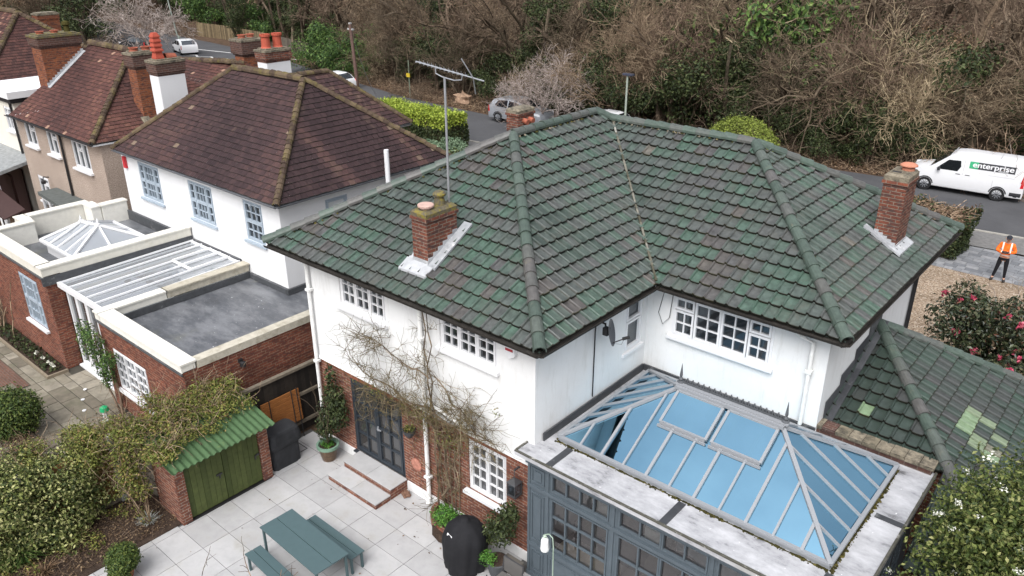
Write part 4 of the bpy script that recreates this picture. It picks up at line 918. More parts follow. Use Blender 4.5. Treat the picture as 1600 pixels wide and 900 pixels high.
for p, q, r in ((c[0], c[1], .5), (c[0], c[1], .27), (c[0], c[1], .75), (c[1], c[2], .5), (c[3], c[0], .5), (c[2], c[3], .5)):
    b_ = on(p, q, r); t_ = on(sa_, sb_, .5) if abs(p[1] - q[1]) < .1 else (Vector(sb_) if p[0] > -25 else Vector(sa_))
    if r != .5: t_ = Vector(sa_) if r < .5 else Vector(sb_)
    m.obox(b_ + Z, t_ + Z, .05, .05)
P = [on(c[1], sb_, .35) * .62 + on(c[0], sa_, .35) * .38, on(c[1], sb_, .35) * .98 + on(c[0], sa_, .35) * .02]
sl_ = m.build('roof_lantern', M_UPVC, ex)
m = MB()
for q in ([c[0], c[1], sb_, sa_], [c[1], c[2], sb_], [c[2], c[3], sa_, sb_], [c[3], c[0], sa_]): m.poly(q)
m.build('pane', glass_mat('lantern_glass', (.95, .97, 1), (.42, .44, .46), .25, .35), sl_)
m = MB()
for p in (sa_, sb_): m.lathe((p[0], p[1], p[2] + .03), [(.07, 0), (.07, .05), (.03, .07), (.04, .11), (.005, .22)], 8)
for i in range(8): x = sa_[0] + (sb_[0] - sa_[0]) * i / 7; y = sa_[1] + (sb_[1] - sa_[1]) * i / 7; m.tube([(x, y, 3.55), (x, y, 3.64)], .015, 5)
m.build('cresting', M_UPVC, sl_)
lw = MB(); lw.box((-15.72, 8.55, 2.62), (-15.66, 8.65, 2.72)); lw.lathe((-15.60, 8.6, 2.56), [(.03, .12), (.07, .1), (.075, 0)], 10); lw.v = [(x - .45, y, z - .3) for x, y, z in lw.v]; single(lw, 'wall_light', M_BLACK, 'small black spotlight on the brick wall under the stone parapet', 'wall light')
# ---------------------------------------------------------------- pebbledash house and the cream house beyond
pb = thing('house', 'brown pebbledash house with a red tiled hip roof and white casement windows', 'house', (-32, 15, 0))
PX0, PX1, PWY = -36.6, -28.95, 11.5
w = MB(); pw = [(.75, 1.85, 4.02, 5.0), (2.9, 3.9, 4.0, 4.98), (5.15, 6.55, 3.86, 4.96), (.85, 1.9, 1.68, 2.76)]
facade(w, (PX0, PWY), XU, PX1 - PX0, 0, 5.1, pw); facade(w, (PX1, PWY), YU, 8, 0, 5.1); facade(w, (PX1, PWY + 8), (-1, 0), PX1 - PX0, 0, 5.1); facade(w, (PX0, PWY + 8), (0, -1), 8, 0, 5.1)
w.build('wall', M_PEBBLE, pb)
CL = [(0, .5, 0, 1, 1, 1), (.5, 1, 0, .72, 1, 1), (.5, 1, .74, 1, 1, 1)]
for i, q in enumerate(pw): window(pb, (PX0, PWY), XU, *q, [(0, .33, 0, 1, 1, 1), (.34, .66, 0, .7, 1, 1), (.34, .66, .72, 1, 1, 1), (.67, 1, 0, 1, 1, 1)] if i == 2 else CL, sill=.12, set_in=.03, curtain=.15)
m = MB(); m.prism([(PX0, 11.2), (-28.83, 11.2), (-28.83, 19.6), (PX0, 19.6)], 5.08, 5.13); m.build('soffit', M_WHITE2, pb)
pr = MB(); pa, pc = (-35.2, 14.5, 7.72), (-31.75, 14.5, 7.72)
def pt3(u, s): return min(.97, max(0, .5 * random.random() + .25 + .2 * math.sin(u * 1.1 + s))) if random.random() < .99 else .985
tile_plane(pr, [(PX0 + .3, 11.2, 5.2), (-28.83, 11.2, 5.2), pc, pa], FLAT, .19, .16, .022, True, .006, tint=pt3)
tile_plane(pr, [(-28.83, 11.2, 5.2), (-28.83, 17.8, 5.2), pc], FLAT, .19, .16, .022, True, .006, tint=pt3)
pr.poly([(-28.83, 17.8, 5.2), (PX0, 17.8, 5.2), pa, pc]); pr.poly([(PX0 + .3, 11.2, 5.2), pa, (PX0, 17.8, 5.2)])
# street-side ridge seen between the two chimneys
tile_plane(pr, [(-36.0, 16.0, 5.3), (-29.0, 16.0, 5.3), (-30.1, 18.4, 6.98), (-36.0, 18.4, 6.55)], FLAT, .19, .16, .022, True, .006, tint=pt3)
pr.poly([(-30.1, 18.4, 6.98), (-29.0, 21, 5.3), (-36, 21, 5.3), (-36, 18.4, 6.55)]); pr.poly([(-29.0, 16.0, 5.3), (-29.0, 21, 5.3), (-30.1, 18.4, 6.98)])
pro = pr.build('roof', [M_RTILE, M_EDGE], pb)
rt = MB(); ridge_tiles(rt, (-28.83, 11.2, 5.2), pc, .105, .17, lift=.03, n=6, jit=.018); ridge_tiles(rt, pa, pc, .14, .35, lift=.03, n=6); ridge_tiles(rt, (-36, 18.4, 6.55), (-30.1, 18.4, 6.98), .14, .35, lift=.02, n=6, jit=.02)
rt.build('ridge_tiles', M_BONNET, pro)
g = MB(); gutter_run(g, (PX0, 11.16, 5.17), (-28.8, 11.16, 5.17), .06); g.build('gutter', M_BLACK, pb)
pipe(pb, [(-32.1, 11.2, 5.15), (-32.2, 11.42, 4.95), (-32.3, 11.44, 2.6), (-32.3, 11.44, .1)], .045, mat=M_BLACK)
pc1 = bigstack(pb, -36.1, -35.2, 12.55, 14.1, 4.8, 8.2, M_BRICKO, M_BRICKD, M_CONC_Y, .42, .07)
for y in (12.8, 13.35): pots(pc1, -35.6, y, 8.2, .17, .12)
c = MB(); c.lathe((-35.6, 13.85, 8.2), [(.12, 0), (.10, .25), (.16, .3), (.14, .4), (.02, .45)], 12); c.build('chimney_pot', M_MOSS, pc1)
f = MB(); kz = lambda y: 5.2 + (y - 11.2) * 2.52 / 3.3
for i in range(14):
    ya = 12.5 + 1.65 * i / 14; yb = ya + 1.65 / 14; f.box((-35.2, ya, kz(ya)), (-35.185, yb, kz(yb) + .12)); f.extr([(-35.2, ya, kz(ya) + .03), (-34.98, ya, kz(ya) + .03), (-34.98, yb, kz(yb) + .03), (-35.2, yb, kz(yb) + .03)], (0, 0, .02))
f.build('flashing', M_LEAD, pc1)
pc2 = bigstack(pb, -29.95, -29.35, 13.45, 14.3, 5.0, 7.97, M_BRICKO, M_BRICKD, M_CONC, .5, .07)
for y in (13.65, 14.1): pots(pc2, -29.65, y, 7.98, .18, .14)
f = MB(); f.extr([(-29.35, 13.3, 5.66), (-29.05, 13.3, 5.42), (-29.05, 13.6, 5.42), (-29.35, 13.6, 5.66)], (0, 0, .06)); f.build('flashing', M_CONC, pc2)
bay = MB(); bay.prism([(-33.9, 10.75), (-30.9, 10.55), (-30.9, 11.48), (-33.9, 11.48)], 2.42, 2.56); bo = bay.build('bay_roof', flat('dark_grey_felt', (.10, .11, .105), .7, var=.25), pb)
m = MB(); m.box((-33.7, 10.85, 0), (-31.05, 11.48, 1.5)); m.build('bay_wall', M_PEBBLE, pb)
window(pb, (-33.7, 10.85), XU, .0, 2.65, 1.5, 2.42, [(i / 4, (i + 1) / 4, 0, 1, 1, 1) for i in range(4)], set_in=-.05, sill=.1)
m = MB(); m.tube([(-34.4, 11.45, 2.9), (-34.4, 11.25, 2.95), (-34.35, 11.2, 2.85)], .025, 6); m.lathe((-34.35, 11.2, 2.7), [(.03, .14), (.09, .1), (.09, 0)], 8); single(m, 'wall_light', M_BLACK, 'black bracket lamp on the pebbledash wall', 'wall light')

ch = thing('house', 'far cream house with a flat roofed white edged wing and mottled brown hip roof', 'house', (-44, 16, 0))
m = MB(); facade(m, (-48, 12), XU, 9.9, 0, 5.3, [(8.65, 9.45, 4.0, 5.05)]); facade(m, (-38.1, 12), YU, 4, 0, 5.3); facade(m, (-42, 16), YU, 3, 0, 5.1); facade(m, (-56, 12.2), XU, 8, 0, 5); m.build('wall', M_CREAM, ch)
window(ch, (-48, 12), XU, 8.65, 9.45, 4.0, 5.05, [(0, .5, 0, .66, 1, 1), (.5, 1, 0, .66, 1, 1), (0, .5, .68, 1, 1, 1), (.5, 1, .68, 1, 1, 1)], sill=.1, set_in=.03)
m = MB(); m.box((-41.4, 11.8, 5.5), (-37.9, 15.2, 5.78)); m.build('flat_roof', M_WHITE2, ch)
m = MB(); m.box((-41.3, 11.88, 5.3), (-38.0, 15.1, 5.499)); m.build('fascia', M_BLACK, ch)
m = MB(); ha, hb = (-54, 15.5, 8.3), (-45.33, 15.5, 8.26)
tile_plane(m, [(-57, 11.7, 5.1), (-41.6, 11.7, 5.1), hb, ha], FLAT, .2, .17, .022, True, .006, tint=lambda u, s: min(1, random.random() ** .8 * 1.0)); tile_plane(m, [(-41.6, 11.7, 5.1), (-41.6, 19.3, 5.1), hb], FLAT, .2, .17, .022, True, .006, tint=lambda u, s: .6 * random.random())
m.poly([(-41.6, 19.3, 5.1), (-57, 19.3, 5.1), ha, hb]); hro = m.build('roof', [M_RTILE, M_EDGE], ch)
rt = MB(); ridge_tiles(rt, ha, hb, .15, .4, n=6); ridge_tiles(rt, (-41.6, 11.7, 5.1), hb, .13, .2, n=6); ridge_tiles(rt, (-41.6, 19.3, 5.1), hb, .13, .2, n=6); rt.build('ridge_tiles', M_BONNET, hro)
pipe(ch, [(-38.25, 11.93, 5.3), (-38.2, 11.93, 3.0)], .05, mat=M_BLACK)
bigstack(ch, -46.6, -45.9, 16.6, 17.6, 6, 8.1, M_BRICKO, M_BRICKO, M_CONC, .3, .03)
m = MB(); m.extr([(-50, 9.0, 2.55), (-37.0, 9.8, 2.55), (-37.0, 12.0, 3.0), (-50, 12.0, 3.0)], (0, 0, .14)); single(m, 'porch_roof', flat('grey_felt_roof', (.26, .27, .27), .6, var=.3), 'wide flat grey porch roof in front of the cream house wall', 'porch roof')
m = MB(); m.extr([(-50, 8.95, 2.3), (-37.05, 9.75, 2.3), (-37.05, 9.85, 2.3), (-50, 9.05, 2.3)], (0, 0, .24)); m.box((-38.9, 11.2, 0), (-38.2, 11.3, 2.3)); m.box((-44, 11.9, 0), (-38.9, 11.95, 2.3)); single(m, 'veranda_frame', flat('dark_maroon_paint', (.05, .022, .02), .6), 'dark maroon veranda front below the grey porch roof', 'veranda')
m = MB(); m.box((-38.2, 10.4, 0), (-37.3, 10.5, 2.2)); single(m, 'screen_wall', M_WHITE2, 'narrow white wall panel beside the maroon veranda', 'wall')
m = MB()
for i in range(14): x = -41 + i * .15; m.box((x, 9.6, 0), (x + .03, 9.63, 1.05))
m.box((-41, 9.59, 1.05), (-38.9, 9.64, 1.1)); single(m, 'railing', M_BLACK, 'black metal railing in front of the maroon veranda', 'railing')
m = MB(); m.extr([(-37.4, 9.2, 1.9), (-34.7, 9.6, 1.5), (-34.7, 10.4, 1.7), (-37.4, 10.4, 2.1)], (0, 0, .05)); m.tube([(-36, 9.9, 0), (-36, 9.9, 1.7)], .03, 6); single(m, 'awning', flat('dark_brown_canvas', (.055, .03, .028), .8), 'dark brown sagging awning beside the pebbledash wall', 'awning')

# ---------------------------------------------------------------- ground, roads, paths
def yfar(x):
    P = [(-300, 75), (-160, 58), (-112, 52), (-88, 50), (-75, 48.5), (-60, 45), (-47, 42.2), (-33, 41.3), (-10, 43.9), (40, 48), (200, 63)]
    return float(np.interp(x, [p[0] for p in P], [p[1] for p in P]))
def ynear(x):
    P = [(-300, 66), (-160, 48), (-112, 42), (-88, 38.5), (-70, 36), (-50, 34.6), (-33.3, 35.2), (-4.1, 37.95), (40, 42), (200, 57)]
    return float(np.interp(x, [p[0] for p in P], [p[1] for p in P]))
def soil_mat(name, stops, sc=3.0, sc2=40):
    m, nt, p = base_mat(name, (.1,) * 3, 0.95, 0.1)
    n = noise(nt, sc, 9, 0.75, 'Object'); r = ramp(nt, stops, n.outputs[0]); n2 = noise(nt, sc2, 4, .7, 'Object'); g = ramp(nt, [(.3, (.55,) * 3), (.7, (1.3,) * 3)], n2.outputs[0])
    nt.links.new(mix(nt, r.outputs[0], g.outputs[0], 1.0, 'MULTIPLY'), p.inputs['Base Color']); bump(nt, p, n2.outputs[0], .6, .03); return m
M_SOIL = soil_mat('leaf_litter', [(.3, (.040, .028, .020)), (.5, (.095, .062, .042)), (.68, (.15, .10, .068)), (.8, (.085, .075, .03))], 1.3, 30)
M_BED = soil_mat('flower_bed_soil', [(.3, (.028, .020, .016)), (.55, (.06, .042, .032)), (.75, (.10, .07, .05))], 3, 40)
gx = np.concatenate([np.linspace(-420, -150, 16), np.linspace(-145, 20, 56), np.linspace(30, 220, 12)]); gy = np.concatenate([np.linspace(-30, 40, 15), np.linspace(42, 120, 53), np.linspace(130, 420, 14)])
V = []; F = []
for y in gy:
    for x in gx:
        d = y - yfar(x); z = -.03
        if d > 2.0: t = min(1, (d - 2) / 85); z += 20 * t * t * (3 - 2 * t) + min(1, (d - 2) / 4) * (.35 * math.sin(x * .31) * math.sin(y * .27) + .4)
        V.append((x, y, z))
nx_ = len(gx)
for j in range(len(gy) - 1):
    for i in range(nx_ - 1): F.append((j * nx_ + i, j * nx_ + i + 1, (j + 1) * nx_ + i + 1, (j + 1) * nx_ + i))
gnd = mesh_obj('ground', np.array(V), F, M_SOIL, smooth=True); gnd['kind'] = 'structure'
def strip(name, f0, f1, z, mat, xs, extra=0.0):
    m = MB()
    for a, c in zip(xs[:-1], xs[1:]): m.quad((a, f0(a), z), (c, f0(c), z), (c, f1(c), z), (a, f1(a), z))
    return structure(m, name, mat)
def asphalt():
    m, nt, p = base_mat('asphalt', (.06,) * 3, .85, .2); n = noise(nt, .35, 8, .7); r = ramp(nt, [(.3, (.060, .060, .064)), (.7, (.092, .092, .096))], n.outputs[0])
    n2 = noise(nt, 70, 2, .5); g = ramp(nt, [(.3, (.75,) * 3), (.7, (1.2,) * 3)], n2.outputs[0]); nt.links.new(mix(nt, r.outputs[0], g.outputs[0], 1, 'MULTIPLY'), p.inputs['Base Color']); return m
M_ASPH = asphalt()
M_PAVEASPH = flat('worn_grey_footpath', (.17, .165, .16), .9, .15, var=.25)
xs = list(np.linspace(-300, 200, 126))
strip('road', ynear, yfar, 0.0, M_ASPH, xs)
strip('pavement', lambda x: ynear(x) - 2.2, lambda x: ynear(x) - .12, 0.05, M_PAVEASPH, xs)
m = MB()
for a, c in zip(xs[:-1], xs[1:]):
    m.extr([(a, ynear(a) - .12, -.02), (a, ynear(a), -.02), (a, ynear(a), .09), (a, ynear(a) - .12, .09)][::-1], (c - a, ynear(c) - ynear(a), 0), tint=random.random())
structure(m, 'kerb', tinted('kerb_stone', [(0, (.30, .285, .25)), (1, (.42, .40, .36))], nscale=5))
WP = flat('white_road_paint', (.62, .62, .60), .8, .1, var=.25, nscale=3)
m = MB()                                                                      # zig-zag crossing lines on the bend
def zig(x0, x1, f, n):
    P = []
    for i in range(n + 1): x = x0 + (x1 - x0) * i / n; P.append((x, f(x) + (.35 if i % 2 else -.35)))
    for (a, b_), (c, d_) in zip(P[:-1], P[1:]): m.quad((a, b_ - .12, .005), (c, d_ - .12, .005), (c, d_ + .12, .005), (a, b_ + .12, .005))
zig(-82, -68, lambda x: 44.2 + .15 * (x + 75), 12); zig(-88, -70, lambda x: 46.9 + .13 * (x + 80), 1); structure(m, 'road_marking', WP)
# gravel and paved drive
def gravel():
    m, nt, p = base_mat('gravel', (.3, .25, .19), .95, .1)
    v = nd(nt, 'TexVoronoi'); v.inputs['Scale'].default_value = 26; tc = nt.nodes.new('ShaderNodeTexCoord'); nt.links.new(tc.outputs['UV'], v.inputs['Vector'])
    sx = nt.nodes.new('ShaderNodeSeparateColor'); nt.links.new(v.outputs['Color'], sx.inputs[0]); r = ramp(nt, [(0, (.13, .09, .062)), (.4, (.25, .185, .13)), (.75, (.34, .26, .185)), (1, (.45, .39, .32))], sx.outputs[0])
    n = noise(nt, .8, 6, .7); g = ramp(nt, [(.3, (.72,) * 3), (.65, (1.05,) * 3)], n.outputs[0]); nt.links.new(mix(nt, r.outputs[0], g.outputs[0], 1, 'MULTIPLY'), p.inputs['Base Color'])
    bump(nt, p, v.outputs['Distance'], .7, .02); return m
m = MB(); m.quad((-16, 19.4, 0), (4, 19.4, 0), (4, 32.45, 0), (-16, 32.45, 0)); structure(m, 'gravel_drive', gravel())
M_SETT = tinted('grey_block_paving', [(0, (.145, .15, .16)), (.5, (.20, .205, .215)), (1, (.27, .27, .275))], rough=.8, nscale=6, namt=.3)
m = MB()
y = 32.42
while y < 35.6:
    x = -9 + random.random() * .3
    while x < 6: l = random.choice([.3, .45, .6]); m.box((x, y, -.01), (x + l - .012, y + .288, .008 + random.uniform(0, .004)), tint=random.random()); x += l
    y += .3
structure(m, 'paved_drive', M_SETT)
# patio of big porcelain slabs
m = MB(); PXs = [-14.46 + .896 * i for i in range(-1, 16)]; PYs = [9.39 - .614 * j for j in range(0, 14)]
def inpatio(x, y):
    if y > 9.87: return False
    if x < -15.35: return False
    lim = -14.55 if y > 5.9 else (-14.62 if y > 5.2 else (-14.75 if y > 4.5 else -14.95))
    if y > 8.12: lim = -15.4
    return x > lim
for i, x in enumerate(PXs[:-1]):
    for y0 in [10.0] + PYs:
        xa, xb, ya, yb = x + .005, x + .891, y0 - .609, y0 - .005
        if y0 == 10.0: ya, yb = 9.40, 9.865
        if xb > -7.3 and yb > 9.6: yb = 9.62
        if yb - ya < .05: continue
        xa2 = xa
        lim = -15.4 if yb > 8.3 else (-14.56 if yb > 5.95 else (-14.64 if yb > 5.3 else (-14.82 if yb > 4.6 else -15.0)))
        xa2 = max(xa, lim)
        if xb - xa2 < .08: continue
        m.box((xa2, ya, -.06), (xb, yb, random.uniform(-.0015, .0015)), tint=random.random())
structure(m, 'patio', SLAB)
m = MB(); m.box((-15.5, 0, -.07), (0, 9.9, -.008)); structure(m, 'patio_joints', flat('grey_grout', (.085, .082, .08), .9))
m = MB(); m.box((-14.62, 5.86, .0), (-14.50, 8.05, .012)); o = single(m, 'drain_channel', M_BLACK, 'black drain channel along the foot of the green shed doors', 'drain')
# neighbour's riven stone patio, brick path and beds
M_RIVEN = tinted('riven_sandstone', [(0, (.15, .13, .10)), (.5, (.22, .195, .15)), (1, (.28, .25, .20))], rough=.9, nscale=3.5, namt=.4, blotch=(.13, .125, .085), bl_scale=1.5, bl_lo=.52, bl_hi=.75)
m = MB(); y = -3.0; r_ = random.Random(5)
while y < 7.0:
    x = -27.5 + r_.random() * .4; h_ = r_.choice([.45, .6, .6, .3])
    while x < -16.8:
        l = r_.choice([.45, .6, .9, .75]); y1 = min(y + h_ - .02, 7.48 if -23.4 < x < -21 else 7.02)
        if x + l < -23.4: yb_, yt = max(y, 6.0), min(y1, 6.43)
        else: yb_, yt = y, y1
        if yt - yb_ > .05: m.box((x, yb_, -.05), (x + l - .02, yt, r_.uniform(-.004, .006)), tint=r_.random())
        x += l
    y += h_
structure(m, 'stone_patio', M_RIVEN)
m = MB(); m.quad((-34, -3, .0), (-23.5, -3, .0), (-23.5, 5.98, .0), (-34, 5.98, .0)); structure(m, 'brick_path', brick_mat('path_brick', (.17, .085, .06), (.12, .065, .05), (.14, .11, .09), bw=.21, bh=.07))
m = MB(); m.quad((-28.3, -3, -.012), (-16.0, -3, -.012), (-16.0, 7.6, -.012), (-28.3, 7.6, -.012)); structure(m, 'mortar_bed', flat('dirty_mortar', (.055, .05, .04), .95))
m = MB(); m.box((-28.3, 6.50, -.02), (-23.5, 7.06, .05)); m.box((-16.4, 1, -.03), (-14.62, 5.9, .02)); structure(m, 'flower_bed', M_BED)
m = MB(); m.box((-28.3, 6.44, -.02), (-23.42, 6.50, .09)); m.box((-23.48, 6.5, -.02), (-23.42, 7.04, .09)); single(m, 'bed_edging', flat('weathered_timber', (.22, .18, .13), .9), 'low timber edging along the bed under the brick wall', 'edging')
# ---------------------------------------------------------------- plants near the houses
def leafm(name, stops, rough=.6, extra=.12, spec=.25):
    m = tinted(name, stops, rough=rough, spec=spec, nscale=1.5, namt=.25, coord='Object', extra_random=extra)
    return m
LF_IVY = leafm('variegated_ivy_leaf', [(0, (.024, .036, .012)), (.35, (.072, .096, .024)), (.58, (.19, .21, .06)), (1, (.46, .44, .21))])
LF_OLIVE = leafm('olive_climber_leaf', [(0, (.045, .058, .012)), (.45, (.125, .150, .030)), (.78, (.22, .225, .055)), (1, (.24, .15, .065))])
LF_DARK = leafm('dark_evergreen_leaf', [(0, (.011, .017, .006)), (.5, (.030, .044, .014)), (1, (.08, .098, .036))])
LF_LAUREL = leafm('laurel_leaf', [(0, (.016, .034, .011)), (.5, (.045, .095, .022)), (1, (.13, .20, .05))])
LF_BOX = leafm('box_leaf', [(0, (.016, .030, .009)), (.5, (.050, .085, .018)), (1, (.12, .15, .035))])
LF_HERB = leafm('bright_herb_leaf', [(0, (.025, .075, .012)), (.5, (.06, .17, .025)), (1, (.14, .28, .05))])
LF_GOLD = leafm('golden_conifer_spray', [(0, (.10, .15, .016)), (.5, (.235, .31, .035)), (1, (.40, .47, .08))])
LF_CONI = leafm('dark_conifer_spray', [(0, (.012, .020, .008)), (.5, (.03, .046, .015)), (1, (.065, .075, .028))])
LF_PALEC = leafm('blue_green_juniper_spray', [(0, (.05, .09, .05)), (.5, (.13, .20, .12)), (1, (.25, .33, .22))])
LF_VIB = leafm('viburnum_leaf', [(0, (.016, .028, .008)), (.45, (.055, .080, .018)), (.8, (.13, .155, .04)), (1, (.26, .265, .11))])
LF_CAM = leafm('camellia_leaf', [(0, (.011, .019, .009)), (.5, (.032, .046, .020)), (.8, (.075, .085, .042)), (.9, (.13, .12, .07)), (1, (.13, .055, .035))], rough=.4, spec=.4)
LF_BROWN = leafm('dead_brown_leaf', [(0, (.06, .035, .022)), (.5, (.14, .085, .05)), (1, (.26, .18, .11))])
FL_PINK = leafm('pink_petal', [(0, (.30, .02, .06)), (.5, (.48, .06, .12)), (1, (.60, .18, .22))], extra=0)
FL_WHITE = leafm('white_petal', [(0, (.55, .55, .45)), (1, (.8, .8, .72))], extra=0)
TW_BROWN = tinted('brown_twig', [(0, (.070, .050, .039)), (.5, (.142, .103, .078)), (1, (.24, .185, .14))], rough=.95, spec=.05, coord='Object', extra_random=.2)
TW_PALE = tinted('pale_grey_twig', [(0, (.22, .175, .155)), (.5, (.34, .285, .26)), (1, (.48, .42, .39))], rough=.95, spec=.05, coord='Object', extra_random=.08)
TW_TAN = tinted('tan_twig', [(0, (.115, .079, .057)), (.5, (.22, .160, .115)), (1, (.38, .295, .21))], rough=.95, spec=.05, coord='Object', extra_random=.2)
TW_DARK = tinted('dark_twig', [(0, (.035, .026, .02)), (.6, (.08, .058, .043)), (1, (.13, .10, .075))], rough=.95, spec=.05, coord='Object', extra_random=.2)
BARK = tinted('bark', [(0, (.06, .047, .036)), (.6, (.11, .085, .065)), (1, (.18, .145, .11))], rough=.95, spec=.05, nscale=5, namt=.5, coord='Object', extra_random=.2)
rng = RNG
def cloud(name, parent, mat, lumps, n, size, **k):
    V, F, T = leaves(rng, lumps, n, size, **k); return mesh_obj(name, V, F, mat, parent, T, uv=False)
def lumps_in(x0, x1, y0, y1, z0, z1, n, r, rv=.4):
    return [(rng.uniform(x0, x1), rng.uniform(y0, y1), rng.uniform(z0, z1), *(r * (1 + rv * rng.uniform(-1, 1, 3)))) for _ in range(n)]
def vec(a): return np.array(a, float)
def wander(p, d, L, n, r0, r1, out, wob=.25, trop=(0, 0, 0)):
    """one crooked shoot; returns its points"""
    p = vec(p); d = vec(d) / np.linalg.norm(d); P = [p.copy()]
    for i in range(n):
        d = d + rng.normal(size=3) * wob + vec(trop) / n; d /= np.linalg.norm(d); q = p + d * L / n
        out.append((*p, *q, r0 + (r1 - r0) * i / n, r0 + (r1 - r0) * (i + 1) / n)); p = q; P.append(p.copy())
    return P
def plant_tree(segs, p, d, L, r, lvl, cfg):
    n, kids, ratio, ang, trop, wob = cfg[lvl]
    P = wander(p, d, L, n, r, r * (.55 if lvl < len(cfg) - 1 else .4), segs[min(lvl, 9)], wob, trop)
    if lvl + 1 >= len(cfg): return
    for i in range(kids):
        t = (.25 if lvl else .38) + (.75 if lvl else .62) * (i + rng.random()) / kids; k = min(int(t * n), n - 1); f = t * n - k; q = P[k] * (1 - f) + P[k + 1] * f
        dd = P[k + 1] - P[k]; dd /= np.linalg.norm(dd); a = rng.normal(size=3); a -= dd * a.dot(dd); a /= np.linalg.norm(a)
        th = ang * (.7 + .6 * rng.random()); plant_tree(segs, q, dd * math.cos(th) + a * math.sin(th), L * ratio * (.7 + .6 * rng.random()), r * .5 * (1 - .3 * t), lvl + 1, cfg)
def twig_thing(name, label, cat, base, seglists, mats, names, group=None):
    t = thing(name, label, cat, base, group=group)
    for s_, m, nm in zip(seglists, mats, names):
        if s_: V, F, T = segs_mesh(s_, 4 if nm in ('trunk', 'stem') else 3); mesh_obj(nm, V, F, m, t, T, uv=False)
    return t

# boundary fence, ivy hedge and creeper round the shed
t = thing('fence', 'dark timber boundary fence with a pale top rail beside the brick extension', 'fence', (-15.5, 9.4, 0))
m = MB(); y = 8.15
while y < 13: m.box((-15.56, y, .05), (-15.535 + .012 * (int(y * 100) % 2), y + .118, 1.84), tint=random.random()); y += .12
m.build('panel', tinted('dark_fence_board', [(0, (.016, .013, .011)), (1, (.035, .028, .022))], nscale=9), t)
m = MB(); m.box((-15.58, 8.15, 1.86), (-15.46, 13, 1.93)); m.box((-15.534, 8.15, 1.1), (-15.47, 13, 1.17)); m.box((-15.534, 8.15, .3), (-15.47, 13, .37)); m.build('rail', flat('weathered_rail', (.15, .125, .095), .9, var=.3), t)
m = MB(); m.box((-15.66, 8.05, 0), (-15.5, 8.15, 2.05)); m.build('post', M_CONC, t)
t = thing('fence', 'orange brown timber fence panels between grey concrete posts behind the ivy', 'fence', (-16.4, 3.5, 0))
m = MB(); y = .2
while y < 5.6:
    if not 5.30 < y < 5.42: m.box((-16.42, y, .16), (-16.395, y + .11, 1.6), tint=random.random())
    y += .115
m.build('panel', tinted('orange_fence_board', [(0, (.16, .08, .03)), (1, (.26, .135, .055))], nscale=6), t)
m = MB(); m.box((-16.42, .2, 0), (-16.39, 5.9, .15)); m.build('gravel_board', M_CONC, t)
for y in (5.30, 3.4, 1.5): m = MB(); m.box((-16.46, y, 0), (-16.34, y + .12, 1.78)); m.build('post', flat('pale_concrete_post', (.36, .36, .35), .9, var=.2), t)
t = thing('hedge', 'cream and green variegated ivy hedge smothering the garden fence', 'hedge', (-16.6, 3.3, 0))
L = lumps_in(-16.7, -15.95, .8, 4.95, .25, 1.5, 46, .40) + lumps_in(-17.4, -16.5, 1.0, 4.6, .9, 1.5, 14, .4) + lumps_in(-16.2, -15.7, 1.6, 4.0, .1, .7, 10, .32) + lumps_in(-16.6, -16.2, .4, 5.0, 1.45, 1.8, 22, .36)
cloud('foliage', t, LF_IVY, L, 44000, .075, shell=.5)
s_ = []
for i in range(30): wander((-16.7, rng.uniform(1, 5), rng.uniform(.2, .8)), (rng.normal() * .4, rng.normal() * .4, 1), 1.1, 5, .012, .004, s_)
V, F, T = segs_mesh(s_); mesh_obj('stem', V, F, TW_BROWN, t, T, uv=False)
t = thing('creeper', 'olive green creeper sprawling over the corrugated shed roof', 'climber', (-15.6, 6.6, 0))
L = [(x, y, 1.69 + (-14.1 - x) * .196 + .14, .34, .34, .14) for x, y in zip(rng.uniform(-16.0, -14.6, 46), rng.uniform(5.45, 7.9, 46)) if x < -14.95 or y < 7.3] + lumps_in(-16.3, -15.5, 6.2, 8.1, 1.9, 2.3, 12, .3) + lumps_in(-17.0, -15.9, 4.6, 6.2, 1.2, 1.9, 18, .36) + lumps_in(-16.0, -15.3, 5.1, 5.7, .7, 1.7, 9, .26) + lumps_in(-17.8, -16.6, 3.6, 5.2, 1.2, 1.75, 9, .3)
cloud('foliage', t, LF_OLIVE, L, 34000, .06, shell=.3, jitter=.6)
s_ = []
for l in L:
    for _ in range(7): wander(vec(l[:3]), rng.normal(size=3) + vec((0, 0, .5)), .75, 6, .008, .003, s_, .3, (0, 0, -.5))
for _ in range(5): wander((-15.1, 5.35, 0), (rng.uniform(-.5, .2), rng.uniform(-.3, .4), 1), 1.9, 8, .016, .007, s_, .1)
V, F, T = segs_mesh(s_); mesh_obj('stem', V, F, TW_TAN, t, T, uv=False)

